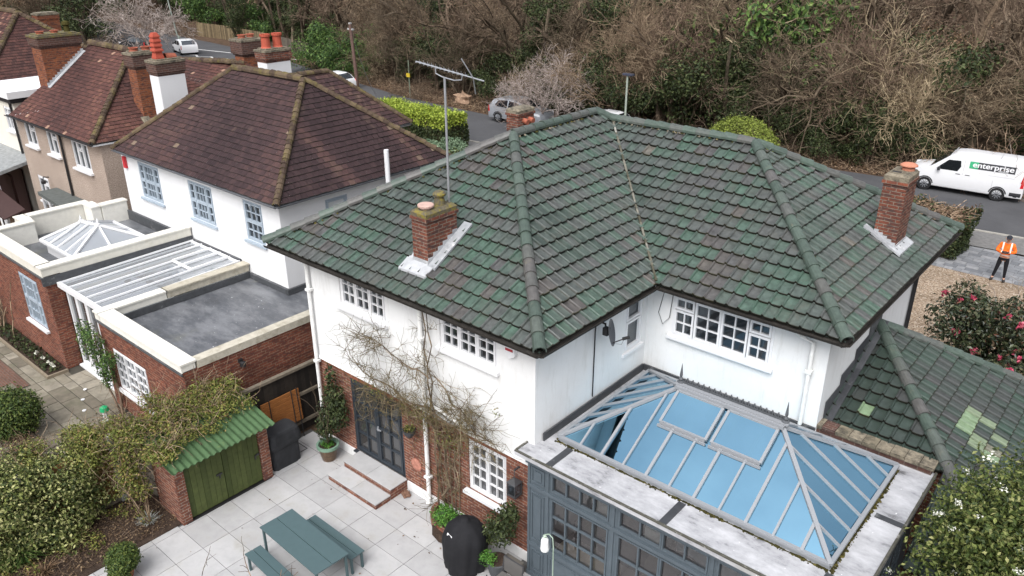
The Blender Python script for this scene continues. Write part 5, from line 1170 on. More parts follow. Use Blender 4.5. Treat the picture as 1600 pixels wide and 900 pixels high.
# wisteria on the garden wall: bare stems over the brick and the white render
def wallshoot(p, q, n, r0, r1, out, wob=.06):
    p, q = vec(p), vec(q); P = [p]
    for i in range(1, n + 1):
        b_ = p + (q - p) * i / n + (rng.normal(size=3) * vec((wob, .04, wob)) if i < n else 0); b_[1] = min(b_[1], 9.83); out.append((*P[-1], *b_, r0 + (r1 - r0) * (i - 1) / n, r0 + (r1 - r0) * i / n)); P.append(b_)
    return P
main, side, fine = [], [], []
trunks = [wallshoot((-10.25, 9.76, 0), (-10.2, 9.74, 2.6), 8, .036, .028, main), wallshoot((-10.4, 9.78, 0), (-10.6, 9.72, 5.05), 12, .028, .012, main), wallshoot((-10.5, 9.74, .1), (-10.75, 9.74, 5.0), 12, .03, .015, main, .03),
          wallshoot((-10.2, 9.72, 2.6), (-12.9, 9.62, 3.05), 9, .035, .012, main), wallshoot((-10.3, 9.7, 2.4), (-12.6, 9.6, 2.55), 9, .03, .012, main), wallshoot((-10.2, 9.72, 2.6), (-8.9, 9.66, 2.75), 7, .03, .012, main), wallshoot((-10.45, 9.72, 3.6), (-9.1, 9.68, 2.9), 7, .02, .01, main), wallshoot((-10.6, 9.72, 3.5), (-12.7, 9.62, 3.9), 8, .022, .008, main), wallshoot((-10.1, 9.75, .1), (-9.85, 9.72, 2.4), 7, .02, .012, main)]
for P in trunks:
    dens = 38 if P[0][0] - P[-1][0] > .8 or P[-1][0] - P[0][0] > .8 else 8
    for _ in range(dens):
        k = rng.integers(1, len(P)); d = vec((rng.normal() * .9, -.35 * abs(rng.normal()), rng.normal() * .5 + .15))
        Q = wander(P[k], d, rng.uniform(.35, .95), 5, .008, .004, side, .22)
        for _ in range(8): wander(Q[rng.integers(1, 6)], d + rng.normal(size=3) * .8, rng.uniform(.15, .5), 3, .0045, .0025, fine, .25)
for sg in (side, fine):
    for i, q in enumerate(sg):
        q = list(q); q[1] = min(q[1], 9.84); q[4] = min(q[4], 9.84); sg[i] = tuple(q)
t = twig_thing('wisteria', 'leafless brown climber trained over the brick and white wall above the garden door', 'climber', (-10.3, 9.75, 0), [main, side, fine], [TW_BROWN, TW_TAN, leafm('olive_twig', [(0, (.075, .058, .028)), (1, (.19, .15, .075))])], ['stem', 'branch', 'twig'])
L = [(-8.75, 9.7, 3.45, .12, .06, .16), (-12.2, 9.6, 2.6, .9, .14, .22), (-11.0, 9.65, 2.5, .6, .12, .35), (-10.1, 9.7, 2.2, .5, .1, .5)]
cloud('foliage', t, LF_OLIVE, L, 420, .05, shell=.1)
t = thing('trellis', 'narrow wooden trellis on the brick wall between downpipe and window', 'trellis', (-10.25, 9.84, .3))
m = MB()
for i in range(5): m.obox((-10.45 + i * .11, 9.865, .2), (-10.6 + i * .17, 9.865, 2.25), .02, .015)
for i in range(8): z = .35 + i * .25; e = .018 * i; m.obox((-10.47 - e, 9.85, z), (-10.0 + e, 9.85, z), .015, .02)
m.build('slat', flat('aged_trellis', (.22, .17, .12), .9), t)

def potplant(name, label, x, y, r, h, potmat, lumps, n, size, leafmat, rim=None, shell=.2, group=None):
    t = thing(name, label, 'potted plant', (x, y, 0), group=group)
    m = MB(); m.lathe((x, y, 0), [(r * .62, 0), (r * .74, h * .3), (r * .9, h * .78), (r * .88, h * .80), (r * .80, h * .82), (r * .76, h * .80)], 20); po = m.build('pot', potmat, t, smooth=False)
    if rim: m = MB(); m.lathe((x, y, 0), [(r * .90, h * .80), (r * 1.05, h * .84), (r * 1.05, h), (r * .86, h), (r * .80, h * .82)], 20); m.build('rim', rim, po)
    m = MB(); m.lathe((x, y, 0), [(r * .8, h * .78), (r * .78, h * .84), (.01, h * .86)], 14); m.build('soil', M_BED, t)
    cloud('foliage', t, leafmat, lumps, n, size, shell=shell)
    return t
px, py = -14.08, 9.42
t = potplant('potted_shrub', 'tall evergreen climber in a brown glazed pot with green rim at the house corner', px, py, .27, .44, flat('brown_glazed_pot', (.11, .065, .035), .3, .5, var=.5, nscale=14), [(px, py, .9, .25, .25, .35), (px + .12, py + .2, 1.3, .48, .25, .45), (px + .2, py + .2, 1.75, .4, .22, .4), (px - .1, py + .15, 1.1, .35, .2, .35), (px + .05, py + .25, 2.2, .16, .12, .4)], 2400, .085, LF_DARK, flat('green_glaze', (.16, .26, .19), .3, .5))
cloud('moss_ball', t, LF_HERB, [(px, py, .44, .17, .17, .05)], 260, .05, shell=.1)
s_ = []
for _ in range(12): wander((px, py, .4), (rng.normal() * .15 + .05, .1 + rng.normal() * .1, 1), 1.7, 7, .012, .004, s_, .15)
V, F, T = segs_mesh(s_); mesh_obj('stem', V, F, TW_BROWN, t, T, uv=False)
potplant('potted_shrub', 'dark leafy shrub in a grey pot beside the covered kettle barbecue', -8.35, 9.25, .26, .42, flat('grey_pot', (.07, .075, .08), .6), [(-8.4, 9.4, 1.0, .35, .3, .4), (-8.2, 9.45, 1.45, .25, .2, .3), (-8.6, 9.4, .8, .2, .2, .25)], 1300, .08, LF_DARK)
cloud('herb_clump', bpy.data.objects['potted_shrub.001'], LF_HERB, [(-8.45, 9.05, .48, .24, .2, .14)], 500, .045, shell=.2)
potplant('potted_shrub', 'clipped box ball in a pot at the near edge of the patio', -14.02, 4.28, .2, .25, M_POT, [(-14.02, 4.28, .46, .30, .30, .30), (-13.9, 4.2, .5, .24, .22, .22), (-13.78, 4.06, .3, .22, .2, .18)], 9000, .05, LF_BOX, shell=.8)
t = thing('planter', 'low brick edged planter full of bright green herbs below the trellis', 'planter', (-9.9, 9.5, 0))
m = MB()
for a in range(14):
    t0 = math.pi + math.pi * a / 14; t1 = math.pi + math.pi * (a + .93) / 14; c_ = (-9.85, 9.84)
    P = [(c_[0] + math.cos(q) * rx, c_[1] + math.sin(q) * ry) for q, rx, ry in ((t0, .85, .62), (t1, .85, .62), (t1, .74, .52), (t0, .74, .52))]; m.prism(P, 0, .2 + .01 * (a % 2))
m.build('edging', M_BRICK, t); m = MB(); m.lathe((-9.85, 9.6, 0), [(.55, .05), (.5, .16), (.01, .18)], 12); m.build('soil', M_BED, t)
cloud('herb_clump', t, LF_HERB, [(-10.1, 9.5, .36, .36, .26, .22), (-9.75, 9.52, .32, .42, .28, .2), (-9.4, 9.6, .26, .25, .2, .16)], 2600, .05, shell=.3)
# rose on the folding door, round bush, dead hydrangea, bed plants
s_ = []; m2 = []
for i in range(4):
    P = wander((-19.95 + rng.normal() * .05, 7.0, 0), (-.22 + .12 * rng.normal(), -.02, 1), 2.3, 9, .03, .012, m2, .10)
    for _ in range(12): wander(P[rng.integers(4, 10)], rng.normal(size=3) + vec((0, -.4, .3)), .7, 5, .008, .003, s_)
t = twig_thing('climbing_rose', 'leafy climbing rose with a bare lower stem against the white folding door', 'climber', (-20, 7, 0), [m2, s_], [TW_BROWN, TW_TAN], ['stem', 'branch'])
cloud('foliage', t, LF_LAUREL, [(-21.2, 7.0, 2.05, .4, .25, .42), (-20.6, 6.9, 1.9, .5, .3, .5), (-20.1, 6.9, 1.5, .4, .25, .45), (-20.25, 6.95, 1.0, .25, .2, .3), (-19.6, 6.9, 1.9, .3, .2, .25)], 2100, .07, shell=.15)
t = thing('shrub', 'dark round clipped bush on the stone paving next door', 'shrub', (-21.1, 4.75, 0)); cloud('foliage', t, LF_BOX, [(-21.1, 4.75, .65, .72, .72, .62), (-20.9, 4.6, .8, .5, .5, .4)], 11000, .07, shell=.8); m = MB(); m.tube([(-21.1, 4.75, 0), (-21.1, 4.75, .4)], .05); m.build('trunk', BARK, t)
s_ = []; m2 = []
for _ in range(60): P = wander((-19.7 + rng.normal() * .35, 4.4 + rng.normal() * .35, 0), rng.normal(size=3) * .5 + vec((0, 0, 1)), .55, 4, .008, .004, m2); [wander(P[-1], rng.normal(size=3), .2, 3, .004, .003, s_) for _ in range(3)]
t = twig_thing('shrub', 'brown dried out hydrangea with dead flower heads by the ivy hedge', 'shrub', (-19.7, 4.4, 0), [m2, s_], [TW_TAN, TW_BROWN], ['stem', 'twig']); cloud('flower_head', t, LF_BROWN, [(-19.7, 4.4, .4, .6, .6, .25)], 1500, .05, shell=.1)
def blades(parent, cx, cy, n, L, spread, mat, name='leaf', w=.02):
    V = []; F = []; T = []
    for i in range(n):
        a = rng.random() * 6.28; d = vec((math.cos(a), math.sin(a), 0)) * rng.random() ** .5; p = vec((cx, cy, 0)) + d * spread * .4; b = len(V); l = L * (.6 + .6 * rng.random()); s0 = vec((-math.sin(a), math.cos(a), 0)) * w
        for k in range(4): u_ = k / 3; q = p + d * spread * u_ * u_ + vec((0, 0, l * (u_ - .35 * u_ ** 3))); ww = s0 * (1 - .9 * u_); V += [q - ww, q + ww]
        for k in range(3): F.append((b + 2 * k, b + 2 * k + 1, b + 2 * k + 3, b + 2 * k + 2)); T.append(rng.random())
    return mesh_obj(name, np.array(V), F, mat, parent, T, uv=False)
for (x, y, n, L, sp, mt, lb) in ((-15.75, 3.95, 90, .38, .32, leafm('yellow_green_blade', [(0, (.15, .15, .04)), (1, (.40, .36, .16))]), 'pale yellow strappy plant drooping at the edge of the soil bed'), (-16.1, 3.05, 260, .6, .5, LF_LAUREL, 'large feathery green plant at the near end of the soil bed'), (-15.35, 3.2, 60, .3, .3, LF_BROWN, 'withered brown grassy clump by the patio edge'), (-15.2, 5.35, 70, .22, .22, leafm('silver_leaf', [(0, (.2, .2, .19)), (1, (.42, .42, .40))]), 'small silvery plant in the soil bed beside the shed')):
    t = thing('garden_plant', lb, 'plant', (x, y, 0)); blades(t, x, y, n, L, sp, mt)
V, F, T = leaf_cards(rng, np.stack([rng.uniform(-16.2, -14.75, 5200), rng.uniform(1.5, 5.8, 5200), rng.uniform(.02, .10, 5200)], 1), np.tile([0, 0, 1.], (5200, 1)) + rng.normal(size=(5200, 3)) * .6, .042)
o = mesh_obj('leaf_mulch', V, F, LF_BROWN, None, T, uv=False); o['kind'] = 'stuff'
t = thing('garden_plant', 'low scruffy olive ground plants sprawling over the soil bed by the ivy', 'plant', (-15.9, 4.2, 0)); cloud('foliage', t, LF_OLIVE, lumps_in(-16.1, -15.2, 2.2, 5.4, .03, .12, 22, .22), 2600, .05, shell=.1)
s_ = []
for _ in range(260): wander((rng.uniform(-16.2, -14.8), rng.uniform(1.6, 5.7), .03), (rng.normal(), rng.normal(), .25), rng.uniform(.15, .5), 4, .005, .003, s_, .3)
V, F, T = segs_mesh(s_); mesh_obj('stem', V, F, TW_BROWN, t, T, uv=False)
V, F, T = leaf_cards(rng, np.stack([rng.uniform(-28.2, -23.6, 900), rng.uniform(6.55, 7.0, 900), rng.uniform(.05, .3, 900) ** 1.3], 1), rng.normal(size=(900, 3)) + vec((0, 0, .8)), .09)
o = mesh_obj('bed_foliage', V, F, LF_DARK, None, T, uv=False); o['kind'] = 'stuff'
t = thing('flower_clump', 'scattered white flowers in the bed below the brick wall', 'flowers', (-24.5, 6.8, 0)); cloud('petal', t, FL_WHITE, [(x, 6.75, .25, .06, .06, .05) for x in (-24.0, -24.4, -24.9, -23.8, -23.65)], 110, .06, shell=.1)
s_ = []; m2 = []
for _ in range(26): P = wander((-28.6 + rng.normal() * .5, 6.8, 0), (rng.normal() * .25, .05, 1), 2.6, 8, .02, .008, m2, .2); [wander(P[rng.integers(3, 9)], rng.normal(size=3), .5, 4, .006, .003, s_) for _ in range(4)]
twig_thing('climber', 'bare tan climber stems against the red brick wall of the extension', 'climber', (-28.6, 6.8, 0), [m2, s_], [TW_TAN, TW_BROWN], ['stem', 'twig'])
t = thing('shrub', 'dark conifer bush beside the grey porch roof', 'shrub', (-35.6, 9.0, 0)); cloud('foliage', t, LF_CONI, [(-35.8, 8.9, .8, .9, .8, .9), (-35.4, 8.7, 1.6, .6, .6, .7), (-36.5, 8.8, 1.0, .7, .7, .9)], 4500, .10, shell=.6); m = MB(); m.tube([(-35.7, 8.9, 0), (-35.7, 8.9, .6)], .06); m.build('trunk', BARK, t)
# bare sapling in front of the table
s_ = []; m2 = []
for d, L in (((-.35, .2, 1), 1.0), ((.25, .35, .9), .85), ((.05, -.1, 1), 1.05), ((-.1, .5, .8), .7)):
    P = wander((-11.0, 5.55, .0), d, L * 1.25, 7, .014, .006, m2, .10); [wander(P[rng.integers(2, 8)], vec(d) + rng.normal(size=3) * .7, .35, 4, .006, .004, s_) for _ in range(4)]
twig_thing('sapling', 'bare twiggy sapling standing in front of the green garden table', 'sapling', (-11, 5.55, 0), [m2, s_], [TW_TAN, TW_BROWN], ['stem', 'twig'])
s_ = []; m2 = []
P = wander((-12.75, 5.2, 0), (.05, .1, 1), .75, 6, .010, .005, m2, .06); [wander(P[rng.integers(2, 7)], rng.normal(size=3) + vec((0, 0, .5)), .22, 3, .005, .003, s_) for _ in range(5)]
twig_thing('sapling', 'small single stemmed bare sapling left of the green bench', 'sapling', (-12.75, 5.2, 0), [m2, s_], [TW_BROWN, TW_BROWN], ['stem', 'twig'])
# camellia, viburnum
t = thing('shrub', 'camellia covered in pink flowers at the edge of the gravel drive', 'shrub', (-1.5, 22, 0))
L = lumps_in(-3.5, .8, 20.4, 23, .8, 3.0, 74, .58) + lumps_in(-3.4, .6, 21, 23, 2.6, 3.5, 18, .32) + lumps_in(-4.0, -2.4, 20.1, 21.5, .35, 1.4, 22, .45) + lumps_in(-2.9, .8, 19.6, 21, .6, 2.3, 20, .55)
cloud('foliage', t, LF_CAM, L, 44000, .11, shell=.55)
for _ in range(96):
    l = L[rng.integers(len(L))]; d = rng.normal(size=3) + vec((0, -.6, .8)); d /= np.linalg.norm(d); p = vec(l[:3]) + d * vec(l[3:]) * 1.02
    V, F, T = leaf_cards(rng, p + rng.normal(size=(16, 3)) * .035, rng.normal(size=(16, 3)) + d, .105, .9); mesh_obj('flower', V, F, FL_PINK, t, T, uv=False)
s_ = []
for _ in range(14): P = wander((-1.4 + rng.normal() * .3, 21.6, 0), (rng.normal() * .5, rng.normal() * .3, 1), 3.2, 8, .04, .008, s_, .2)
V, F, T = segs_mesh(s_, 4); mesh_obj('stem', V, F, TW_BROWN, t, T, uv=False)
s_ = []; m2 = []
for _ in range(30): P = wander((-2.2 + rng.normal() * .5, 23.6 + rng.normal() * .5, 1.6), (rng.normal() * .6 - .2, rng.normal() * .5, 1), 1.7, 6, .012, .005, m2, .25); [wander(P[rng.integers(2, 7)], rng.normal(size=3), .5, 4, .005, .003, s_) for _ in range(4)]
for _ in range(5): wander((-2.2, 23.6, 0), (rng.normal() * .1, rng.normal() * .1, 1), 1.8, 5, .03, .015, m2, .1)
twig_thing('shrub', 'bare straw coloured shrub behind the pink camellia at the man\'s feet', 'shrub', (-2.2, 23.6, 0), [m2, s_], [TW_PALE, TW_TAN], ['stem', 'twig'])
t = thing('shrub', 'large evergreen viburnum dotted with white flower heads beside the conservatory roof', 'shrub', (-.2, 11.5, 0))
L = lumps_in(-1.0, 1.2, 9.0, 13.4, 2.2, 4.3, 60, .55) + lumps_in(-1.1, .2, 11.5, 13.2, 3.2, 4.2, 14, .5) + [(-1.3, 11.3, 3.5, .35, .5, .45), (-1.25, 10.3, 3.2, .4, .5, .5), (-1.2, 12.4, 3.5, .4, .5, .4), (-1.35, 9.6, 2.6, .35, .5, .5)] + lumps_in(-1.3, .6, 8.6, 12, .5, 2.2, 14, .6)
cloud('foliage', t, LF_VIB, L, 62000, .072, shell=.55, jitter=.6)
for _ in range(95):
    l = L[rng.integers(len(L))]; d = rng.normal(size=3) * .6 + vec((-.3, -.6, 1.0)); d /= np.linalg.norm(d); p = vec(l[:3]) + d * vec(l[3:]) * 1.05
    V, F, T = leaf_cards(rng, p + rng.normal(size=(22, 3)) * vec((.038, .038, .02)), rng.normal(size=(22, 3)) * .4 + d, .028, 1.0); mesh_obj('flower', V, F, FL_WHITE, t, T, uv=False)
s_ = []
for _ in range(16): wander((-.2 + rng.normal() * .25, 11.2 + rng.normal() * .5, 0), (rng.normal() * .35, rng.normal() * .4, 1), 3.2, 8, .045, .01, s_, .16)
V, F, T = segs_mesh(s_, 4); mesh_obj('stem', V, F, BARK, t, T, uv=False)
# hedges by the street
def boxhedge(label, x0, x1, y0, y1, h, parts, shell_n=1, rz=0):
    t = thing('hedge', label, 'hedge', ((x0 + x1) / 2, (y0 + y1) / 2, 0))
    for nm, mat, n, size, za, zb, topbias in parts:
        P = np.stack([rng.uniform(x0, x1, n), rng.uniform(y0, y1, n), rng.uniform(za, zb, n)], 1); f = rng.random(n)
        N = rng.normal(size=(n, 3)) * .5
        wx, wy, wz = (y1 - y0) * (zb - za), (x1 - x0) * (zb - za), (x1 - x0) * (y1 - y0) * topbias; tot = 2 * wx + 2 * wy + wz
        e = .12
        for i in range(n):
            q = f[i] * tot; jit = abs(rng.normal()) * e
            if q < wx: P[i, 0] = x0 + jit; N[i, 0] -= 1
            elif q < 2 * wx: P[i, 0] = x1 - jit; N[i, 0] += 1
            elif q < 2 * wx + wy: P[i, 1] = y0 + jit; N[i, 1] -= 1
            elif q < 2 * wx + 2 * wy: P[i, 1] = y1 - jit; N[i, 1] += 1
            else: P[i, 2] = zb - jit + .1 * rng.normal(); N[i, 2] += 1
        P += .10 * np.stack([np.sin(P[:, 1] * 3.1 + P[:, 2] * 2.3), np.sin(P[:, 0] * 2.7 + P[:, 2] * 3), np.sin(P[:, 0] * 2.1) * .5 + np.sin(P[:, 1] * 2.9) * .5], 1)
        V, F, T = leaf_cards(rng, P, N / np.linalg.norm(N, axis=1, keepdims=True), size); mesh_obj(nm, V, F, mat, t, T, uv=False)
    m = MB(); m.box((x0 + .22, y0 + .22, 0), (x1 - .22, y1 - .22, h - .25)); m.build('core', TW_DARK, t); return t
t = boxhedge('dark conifer hedge with a hacked brown top beside the paved drive', -11.2, -5.65, 33.3, 36.0, 1.6, [('foliage', LF_CONI, 9000, .14, .05, 1.5, .25), ('clippings', LF_BROWN, 1800, .12, 1.3, 1.55, 8)])
s_ = []
for _ in range(420): wander((rng.uniform(-11.1, -5.8), rng.uniform(33.5, 35.8), 1.45), (rng.normal(), rng.normal(), .12), rng.uniform(.3, .8), 4, .022, .008, s_, .12)
V, F, T = segs_mesh(s_, 3); mesh_obj('branch', V, F, TW_TAN, t, T, uv=False)
boxhedge('tall clipped hedge with bright yellow green top behind the brown roof', -39.5, -32.6, 32.0, 34.0, 2.0, [('foliage', LF_CONI, 9000, .16, .0, 1.5, 0), ('golden_top', LF_GOLD, 14000, .13, 1.40, 2.1, 2.2)])
t = thing('shrub', 'pale blue green spreading juniper in front of the yellow topped hedge', 'shrub', (-32.6, 29.8, 0))
L = [(-31.9 + rng.normal() * .7, 30.3 + rng.normal() * .5, .6 + .5 * rng.random(), .75, .6, .28) for _ in range(14)]; cloud('foliage', t, LF_PALEC, L, 5000, .13, shell=.5); m = MB(); m.tube([(-31.9, 30.3, 0), (-31.9, 30.3, .6)], .08); m.build('trunk', BARK, t)
t = thing('shrub', 'low straw green grassy shrub by the kerb in front of the golden hedge', 'shrub', (-31, 31, 0)); cloud('foliage', t, LF_OLIVE, lumps_in(-32.3, -28.5, 29.6, 31.5, .15, .4, 9, .5), 2400, .12, shell=.4)
t = thing('shrub', 'rounded bright green clipped bush peeping over the green tiled roof', 'shrub', (-16.0, 35.3, 0)); cloud('foliage', t, leafm('spring_green_leaf', [(0, (.10, .13, .02)), (.5, (.18, .22, .035)), (1, (.28, .32, .07))]), [(-16.0, 35.3, 2.2, 1.9, 1.3, 1.75), (-16.9, 35.2, 1.9, 1.1, 1.1, 1.4), (-15.0, 35.2, 1.9, 1.1, 1.1, 1.35)], 26000, .10, shell=.85, jitter=.12); m = MB(); m.tube([(-16.0, 35.3, 0), (-16.0, 35.3, .9)], .1); m.build('trunk', BARK, t)
t = thing('shrub', 'dark glossy shrub at the corner of the gravel below the hedge', 'shrub', (-6.8, 32.9, 0)); cloud('foliage', t, LF_DARK, lumps_in(-8.6, -6.2, 32.5, 33.1, .2, .6, 7, .45), 2200, .11, shell=.4)
# ---------------------------------------------------------------- shed and garden furniture
M_GREEND = tinted('dark_green_door_paint', [(0, (.056, .072, .022)), (1, (.086, .105, .034))], rough=.7, nscale=8, namt=.35)
sh = thing('shed', 'small brick garden shed with green plank doors and a green corrugated roof', 'shed', (-15.1, 7, 0))
m = MB(); m.box((-15.5, 5.80, 0), (-14.52, 6.02, 1.62)); m.box((-15.5, 7.86, 0), (-14.52, 8.10, 1.62)); m.box((-15.6, 5.82, 0), (-15.5, 8.08, 1.75)); m.build('wall', M_BRICK, sh)
for y0, y1 in ((6.03, 6.935), (6.945, 7.85)):
    m = MB(); n = 7
    for i in range(n): a = y0 + (y1 - y0) * i / n; m.box((-14.60, a, .05), (-14.565 + .004 * (i % 2), a + (y1 - y0) / n - .006, 1.58), tint=random.random())
    m.box((-14.64, y0, .05), (-14.601, y1, 1.58)); d_ = m.build('door', M_GREEND, sh)
    m = MB(); m.box((-14.56, y1 - .2 if y0 < 6.5 else y1 - .1, .78), (-14.53, y1 - .06 if y0 < 6.5 else y1 - .01, .82)); m.tube([(-14.545, y1 - .12, .8), (-14.54, y1 - .12, .7)], .018, 6); d2 = m.build('latch', flat('dark_steel', (.06, .06, .06), .5, .5, .6), d_)
m = MB(); N = 34; y0, y1 = 5.60, 8.10; pts = []
xf, zf_, xb_, zb_ = -14.10, 1.69, -15.68, 2.0
for i in range(N * 4 + 1):
    y = y0 + (y1 - y0) * i / (N * 4); h = .018 * math.cos(2 * math.pi * i / 4 * .5 * 1.0); pts.append((y, h))
for (ya, ha_), (yb, hb_) in zip(pts[:-1], pts[1:]):
    m.quad((xf, ya, zf_ + ha_), (xf, yb, zf_ + hb_), (xb_, yb, zb_ + hb_), (xb_, ya, zb_ + ha_), tint=.5); m.quad((xf, ya, zf_ + ha_ - .012), (xf, yb, zf_ + hb_ - .012), (xf, yb, zf_ + hb_), (xf, ya, zf_ + ha_), tint=.2)
m.build('roof', tinted('green_corrugated_sheet', [(0, (.030, .055, .022)), (.5, (.060, .112, .048)), (1, (.08, .145, .062))], rough=.6, nscale=4, namt=.3, blotch=(.16, .20, .06), bl_scale=3, bl_lo=.6, bl_hi=.75), sh)
M_TABLE = flat('blue_grey_table_paint', (.066, .105, .112), .5, .3, var=.06)
def slatted(t, L, Wd, H, nsl, legx, mat=M_TABLE):
    m = MB(); g = .012; w = (Wd - g * (nsl - 1)) / nsl
    for i in range(nsl): y = -Wd / 2 + i * (w + g); m.box((-L / 2, y, H - .022), (L / 2, y + w, H))
    m.build('top', mat, t)
    m = MB()
    for x in (-L / 2 + .06, L / 2 - .06): m.box((x - .02, -Wd / 2 + .04, H - .05), (x + .02, Wd / 2 - .04, H - .0225))
    m.box((-L / 2 + .08, -.02, H - .06), (L / 2 - .08, .02, H - .0225)); m.build('frame', mat, t)
    for x in (-L / 2 + .05, L / 2 - .05):
        for y in (-Wd / 2 + .05, Wd / 2 - .05): l = MB(); l.box((x - .022, y - .022, 0), (x + .022, y + .022, H - .0505)); l.build('leg', mat, t)
t = thing('garden_table', 'long blue green slatted metal table on the pale patio', 'table', (0, 0, 0)); slatted(t, 1.98, .78, .73, 2, .9); t.location = (-11.42, 6.80, 0); t.rotation_euler.z = math.radians(-2)
t = thing('garden_bench', 'blue green metal bench between the table and the garden door steps', 'bench', (0, 0, 0)); slatted(t, 1.66, .36, .43, 2, .9); t.location = (-11.35, 7.44, 0); t.rotation_euler.z = math.radians(-.5)
b2 = copy_tree(t); b2['label'] = 'blue green metal bench at the near side of the table, cut by the photo edge'; b2.location = (-11.45, 6.10, 0); b2.rotation_euler.z = math.radians(-3)
b2['group'] = t['group'] = 'garden benches either side of the table'
def folds(pts_rings, name, mat, parent=None, **k): pass
COVER = flat('black_cover_fabric', (.014, .014, .016), .8, .2, var=.3, nscale=4)
# kettle barbecue under a long black cover
rings = [(.43, 0), (.45, .12), (.44, .35), (.455, .6), (.45, .78), (.40, .95), (.30, 1.08), (.17, 1.17), (.10, 1.20), (.09, 1.26), (.02, 1.27)]; n = 48; V = []; F = []
for k, (r, z) in enumerate(rings):
    for j in range(n):
        a = 2 * math.pi * j / n; rr = r * (1 + (.055 * math.sin(a * 7 + z * 2) + .05 * math.sin(a * 11 - z * 4) + .03 * math.sin(a * 17 + z * 9)) * max(0, 1 - abs(z - .3) / 1.0)); V.append((-9.02 + rr * math.cos(a), 9.02 + rr * 1.0 * math.sin(a), z * .94 + (.02 * math.sin(a * 5) if k == 0 else 0)))
for k in range(len(rings) - 1):
    for j in range(n): F.append((k * n + j, k * n + (j + 1) % n, (k + 1) * n + (j + 1) % n, (k + 1) * n + j))
F.append(tuple(range((len(rings) - 1) * n, len(rings) * n)))
t = thing('barbecue', 'kettle barbecue under a tall black cover with a small white logo', 'barbecue', (-9.02, 9.02, 0)); mesh_obj('cover', np.array(V), F, COVER, t, smooth=True)
m = MB(); m.extr([(-9.16, 8.66, .905), (-9.02, 8.642, .885), (-9.02, 8.665, .93), (-9.16, 8.682, .95)], (.0, -.012, .008)); m.build('logo', M_UPVC, t)
t = thing('barbecue', 'boxy barbecue under a dark grey cover tucked beside the shed', 'barbecue', (-14.85, 8.7, 0))
V = []; F = []; prof = [(0, .90), (.05, .92), (.50, .92), (.58, .95), (.62, 1.10), (.74, 1.12), (.95, 1.0), (1.0, .90), (1.015, .7), (1.02, .2)]; n = 40
for z, sc in prof:
    for j in range(n):
        a = 2 * math.pi * j / n; ca, sa2 = math.cos(a), math.sin(a); e = .35; V.append((-14.84 + math.copysign(abs(ca) ** e, ca) * .27 * sc + .01 * math.sin(a * 9 + z * 5), 8.60 + math.copysign(abs(sa2) ** e, sa2) * .42 * sc + .012 * math.sin(a * 7 + z * 3), z))
for k in range(len(prof) - 1):
    for j in range(n): F.append((k * n + j, k * n + (j + 1) % n, (k + 1) * n + (j + 1) % n, (k + 1) * n + j))
F.append(tuple(range((len(prof) - 1) * n, len(prof) * n))); mesh_obj('cover', np.array(V), F, flat('dark_grey_cover', (.028, .029, .032), .7, .3, var=.3), t)
t = thing('folding_table', 'orange slatted folding table leaning folded against the dark fence', 'table', (-15.35, 9.1, 0))
for i in range(8): m = MB(); z = .50 + i * .112; m.box((-15.40 - i * .008, 8.55, z), (-15.375 - i * .008, 9.65, z + .102)); m.build('slat', flat('orange_stained_wood', (.27, .105, .03), .6, .3, var=.2), t) if i == 0 else m.build('slat', bpy.data.materials['orange_stained_wood'], t)
m = MB()
for y in (8.78, 9.42, 9.58): m.tube([(-15.33, y, .02), (-15.365, y, .5), (-15.43, y, 1.44)], .014, 6)
m.build('leg', M_BLACK, t)
t = thing('patio_chair', 'dark grey mesh patio chair at the bottom edge beside the conservatory', 'chair', (-7.75, 8.75, 0))
FR = flat('charcoal_metal', (.045, .045, .048), .5, .4)
m = MB(); m.tube([(-8.0, 8.55, .66), (-8.0, 8.6, .44), (-8.0, 9.0, .42), (-7.98, 9.06, .8), (-7.5, 9.06, .8), (-7.5, 9.0, .42), (-7.5, 8.6, .44), (-7.5, 8.55, .66)], .016, 6); m.build('frame', FR, t)
m = MB(); m.box((-7.99, 8.58, .43), (-7.51, 9.0, .445)); m.build('seat', flat('grey_mesh', (.10, .095, .09), .8), t); m = MB(); m.box((-7.99, 9.04, .45), (-7.51, 9.05, .79)); m.build('backrest', bpy.data.materials['grey_mesh'], t)
for x in (-7.98, -7.52):
    for y in (8.58, 9.0): m = MB(); m.tube([(x, y, 0), (x, y, .43)], .016, 6); m.build('leg', FR, t)
m = MB(); m.box((-8.35, 9.36, .0), (-7.92, 9.58, .28)); single(m, 'timber_trough', flat('grey_timber', (.13, .12, .105), .9), 'low grey timber trough at the foot of the conservatory corner', 'planter')
t = thing('garden_lantern', 'white glass lantern hanging from a thin green shepherd hook by the conservatory', 'lantern', (-6.75, 9.0, 0))
m = MB(); m.tube([(-6.75, 9.0, 0), (-6.75, 9.0, 1.8), (-6.77, 9.0, 1.98), (-6.85, 8.99, 2.03), (-6.93, 8.98, 1.98)], .011, 6); m.build('hook', flat('pale_green_metal', (.30, .38, .30), .5), t)
m = MB(); m.lathe((-6.93, 8.98, 1.62), [(.075, 0), (.085, .03), (.07, .24), (.05, .28), (.03, .30)], 10); m.build('shade', flat('milky_glass', (.75, .76, .75), .3, .5), t); m = MB(); m.lathe((-6.93, 8.98, 1.92), [(.035, 0), (.04, .03), (.012, .06)], 8); m.build('cap', flat('pale_green_cap', (.35, .42, .34), .5), t)
t = thing('wall_lantern', 'black metal lantern on the brick wall beside the conservatory', 'lantern', (-8.3, 9.8, 1.9))
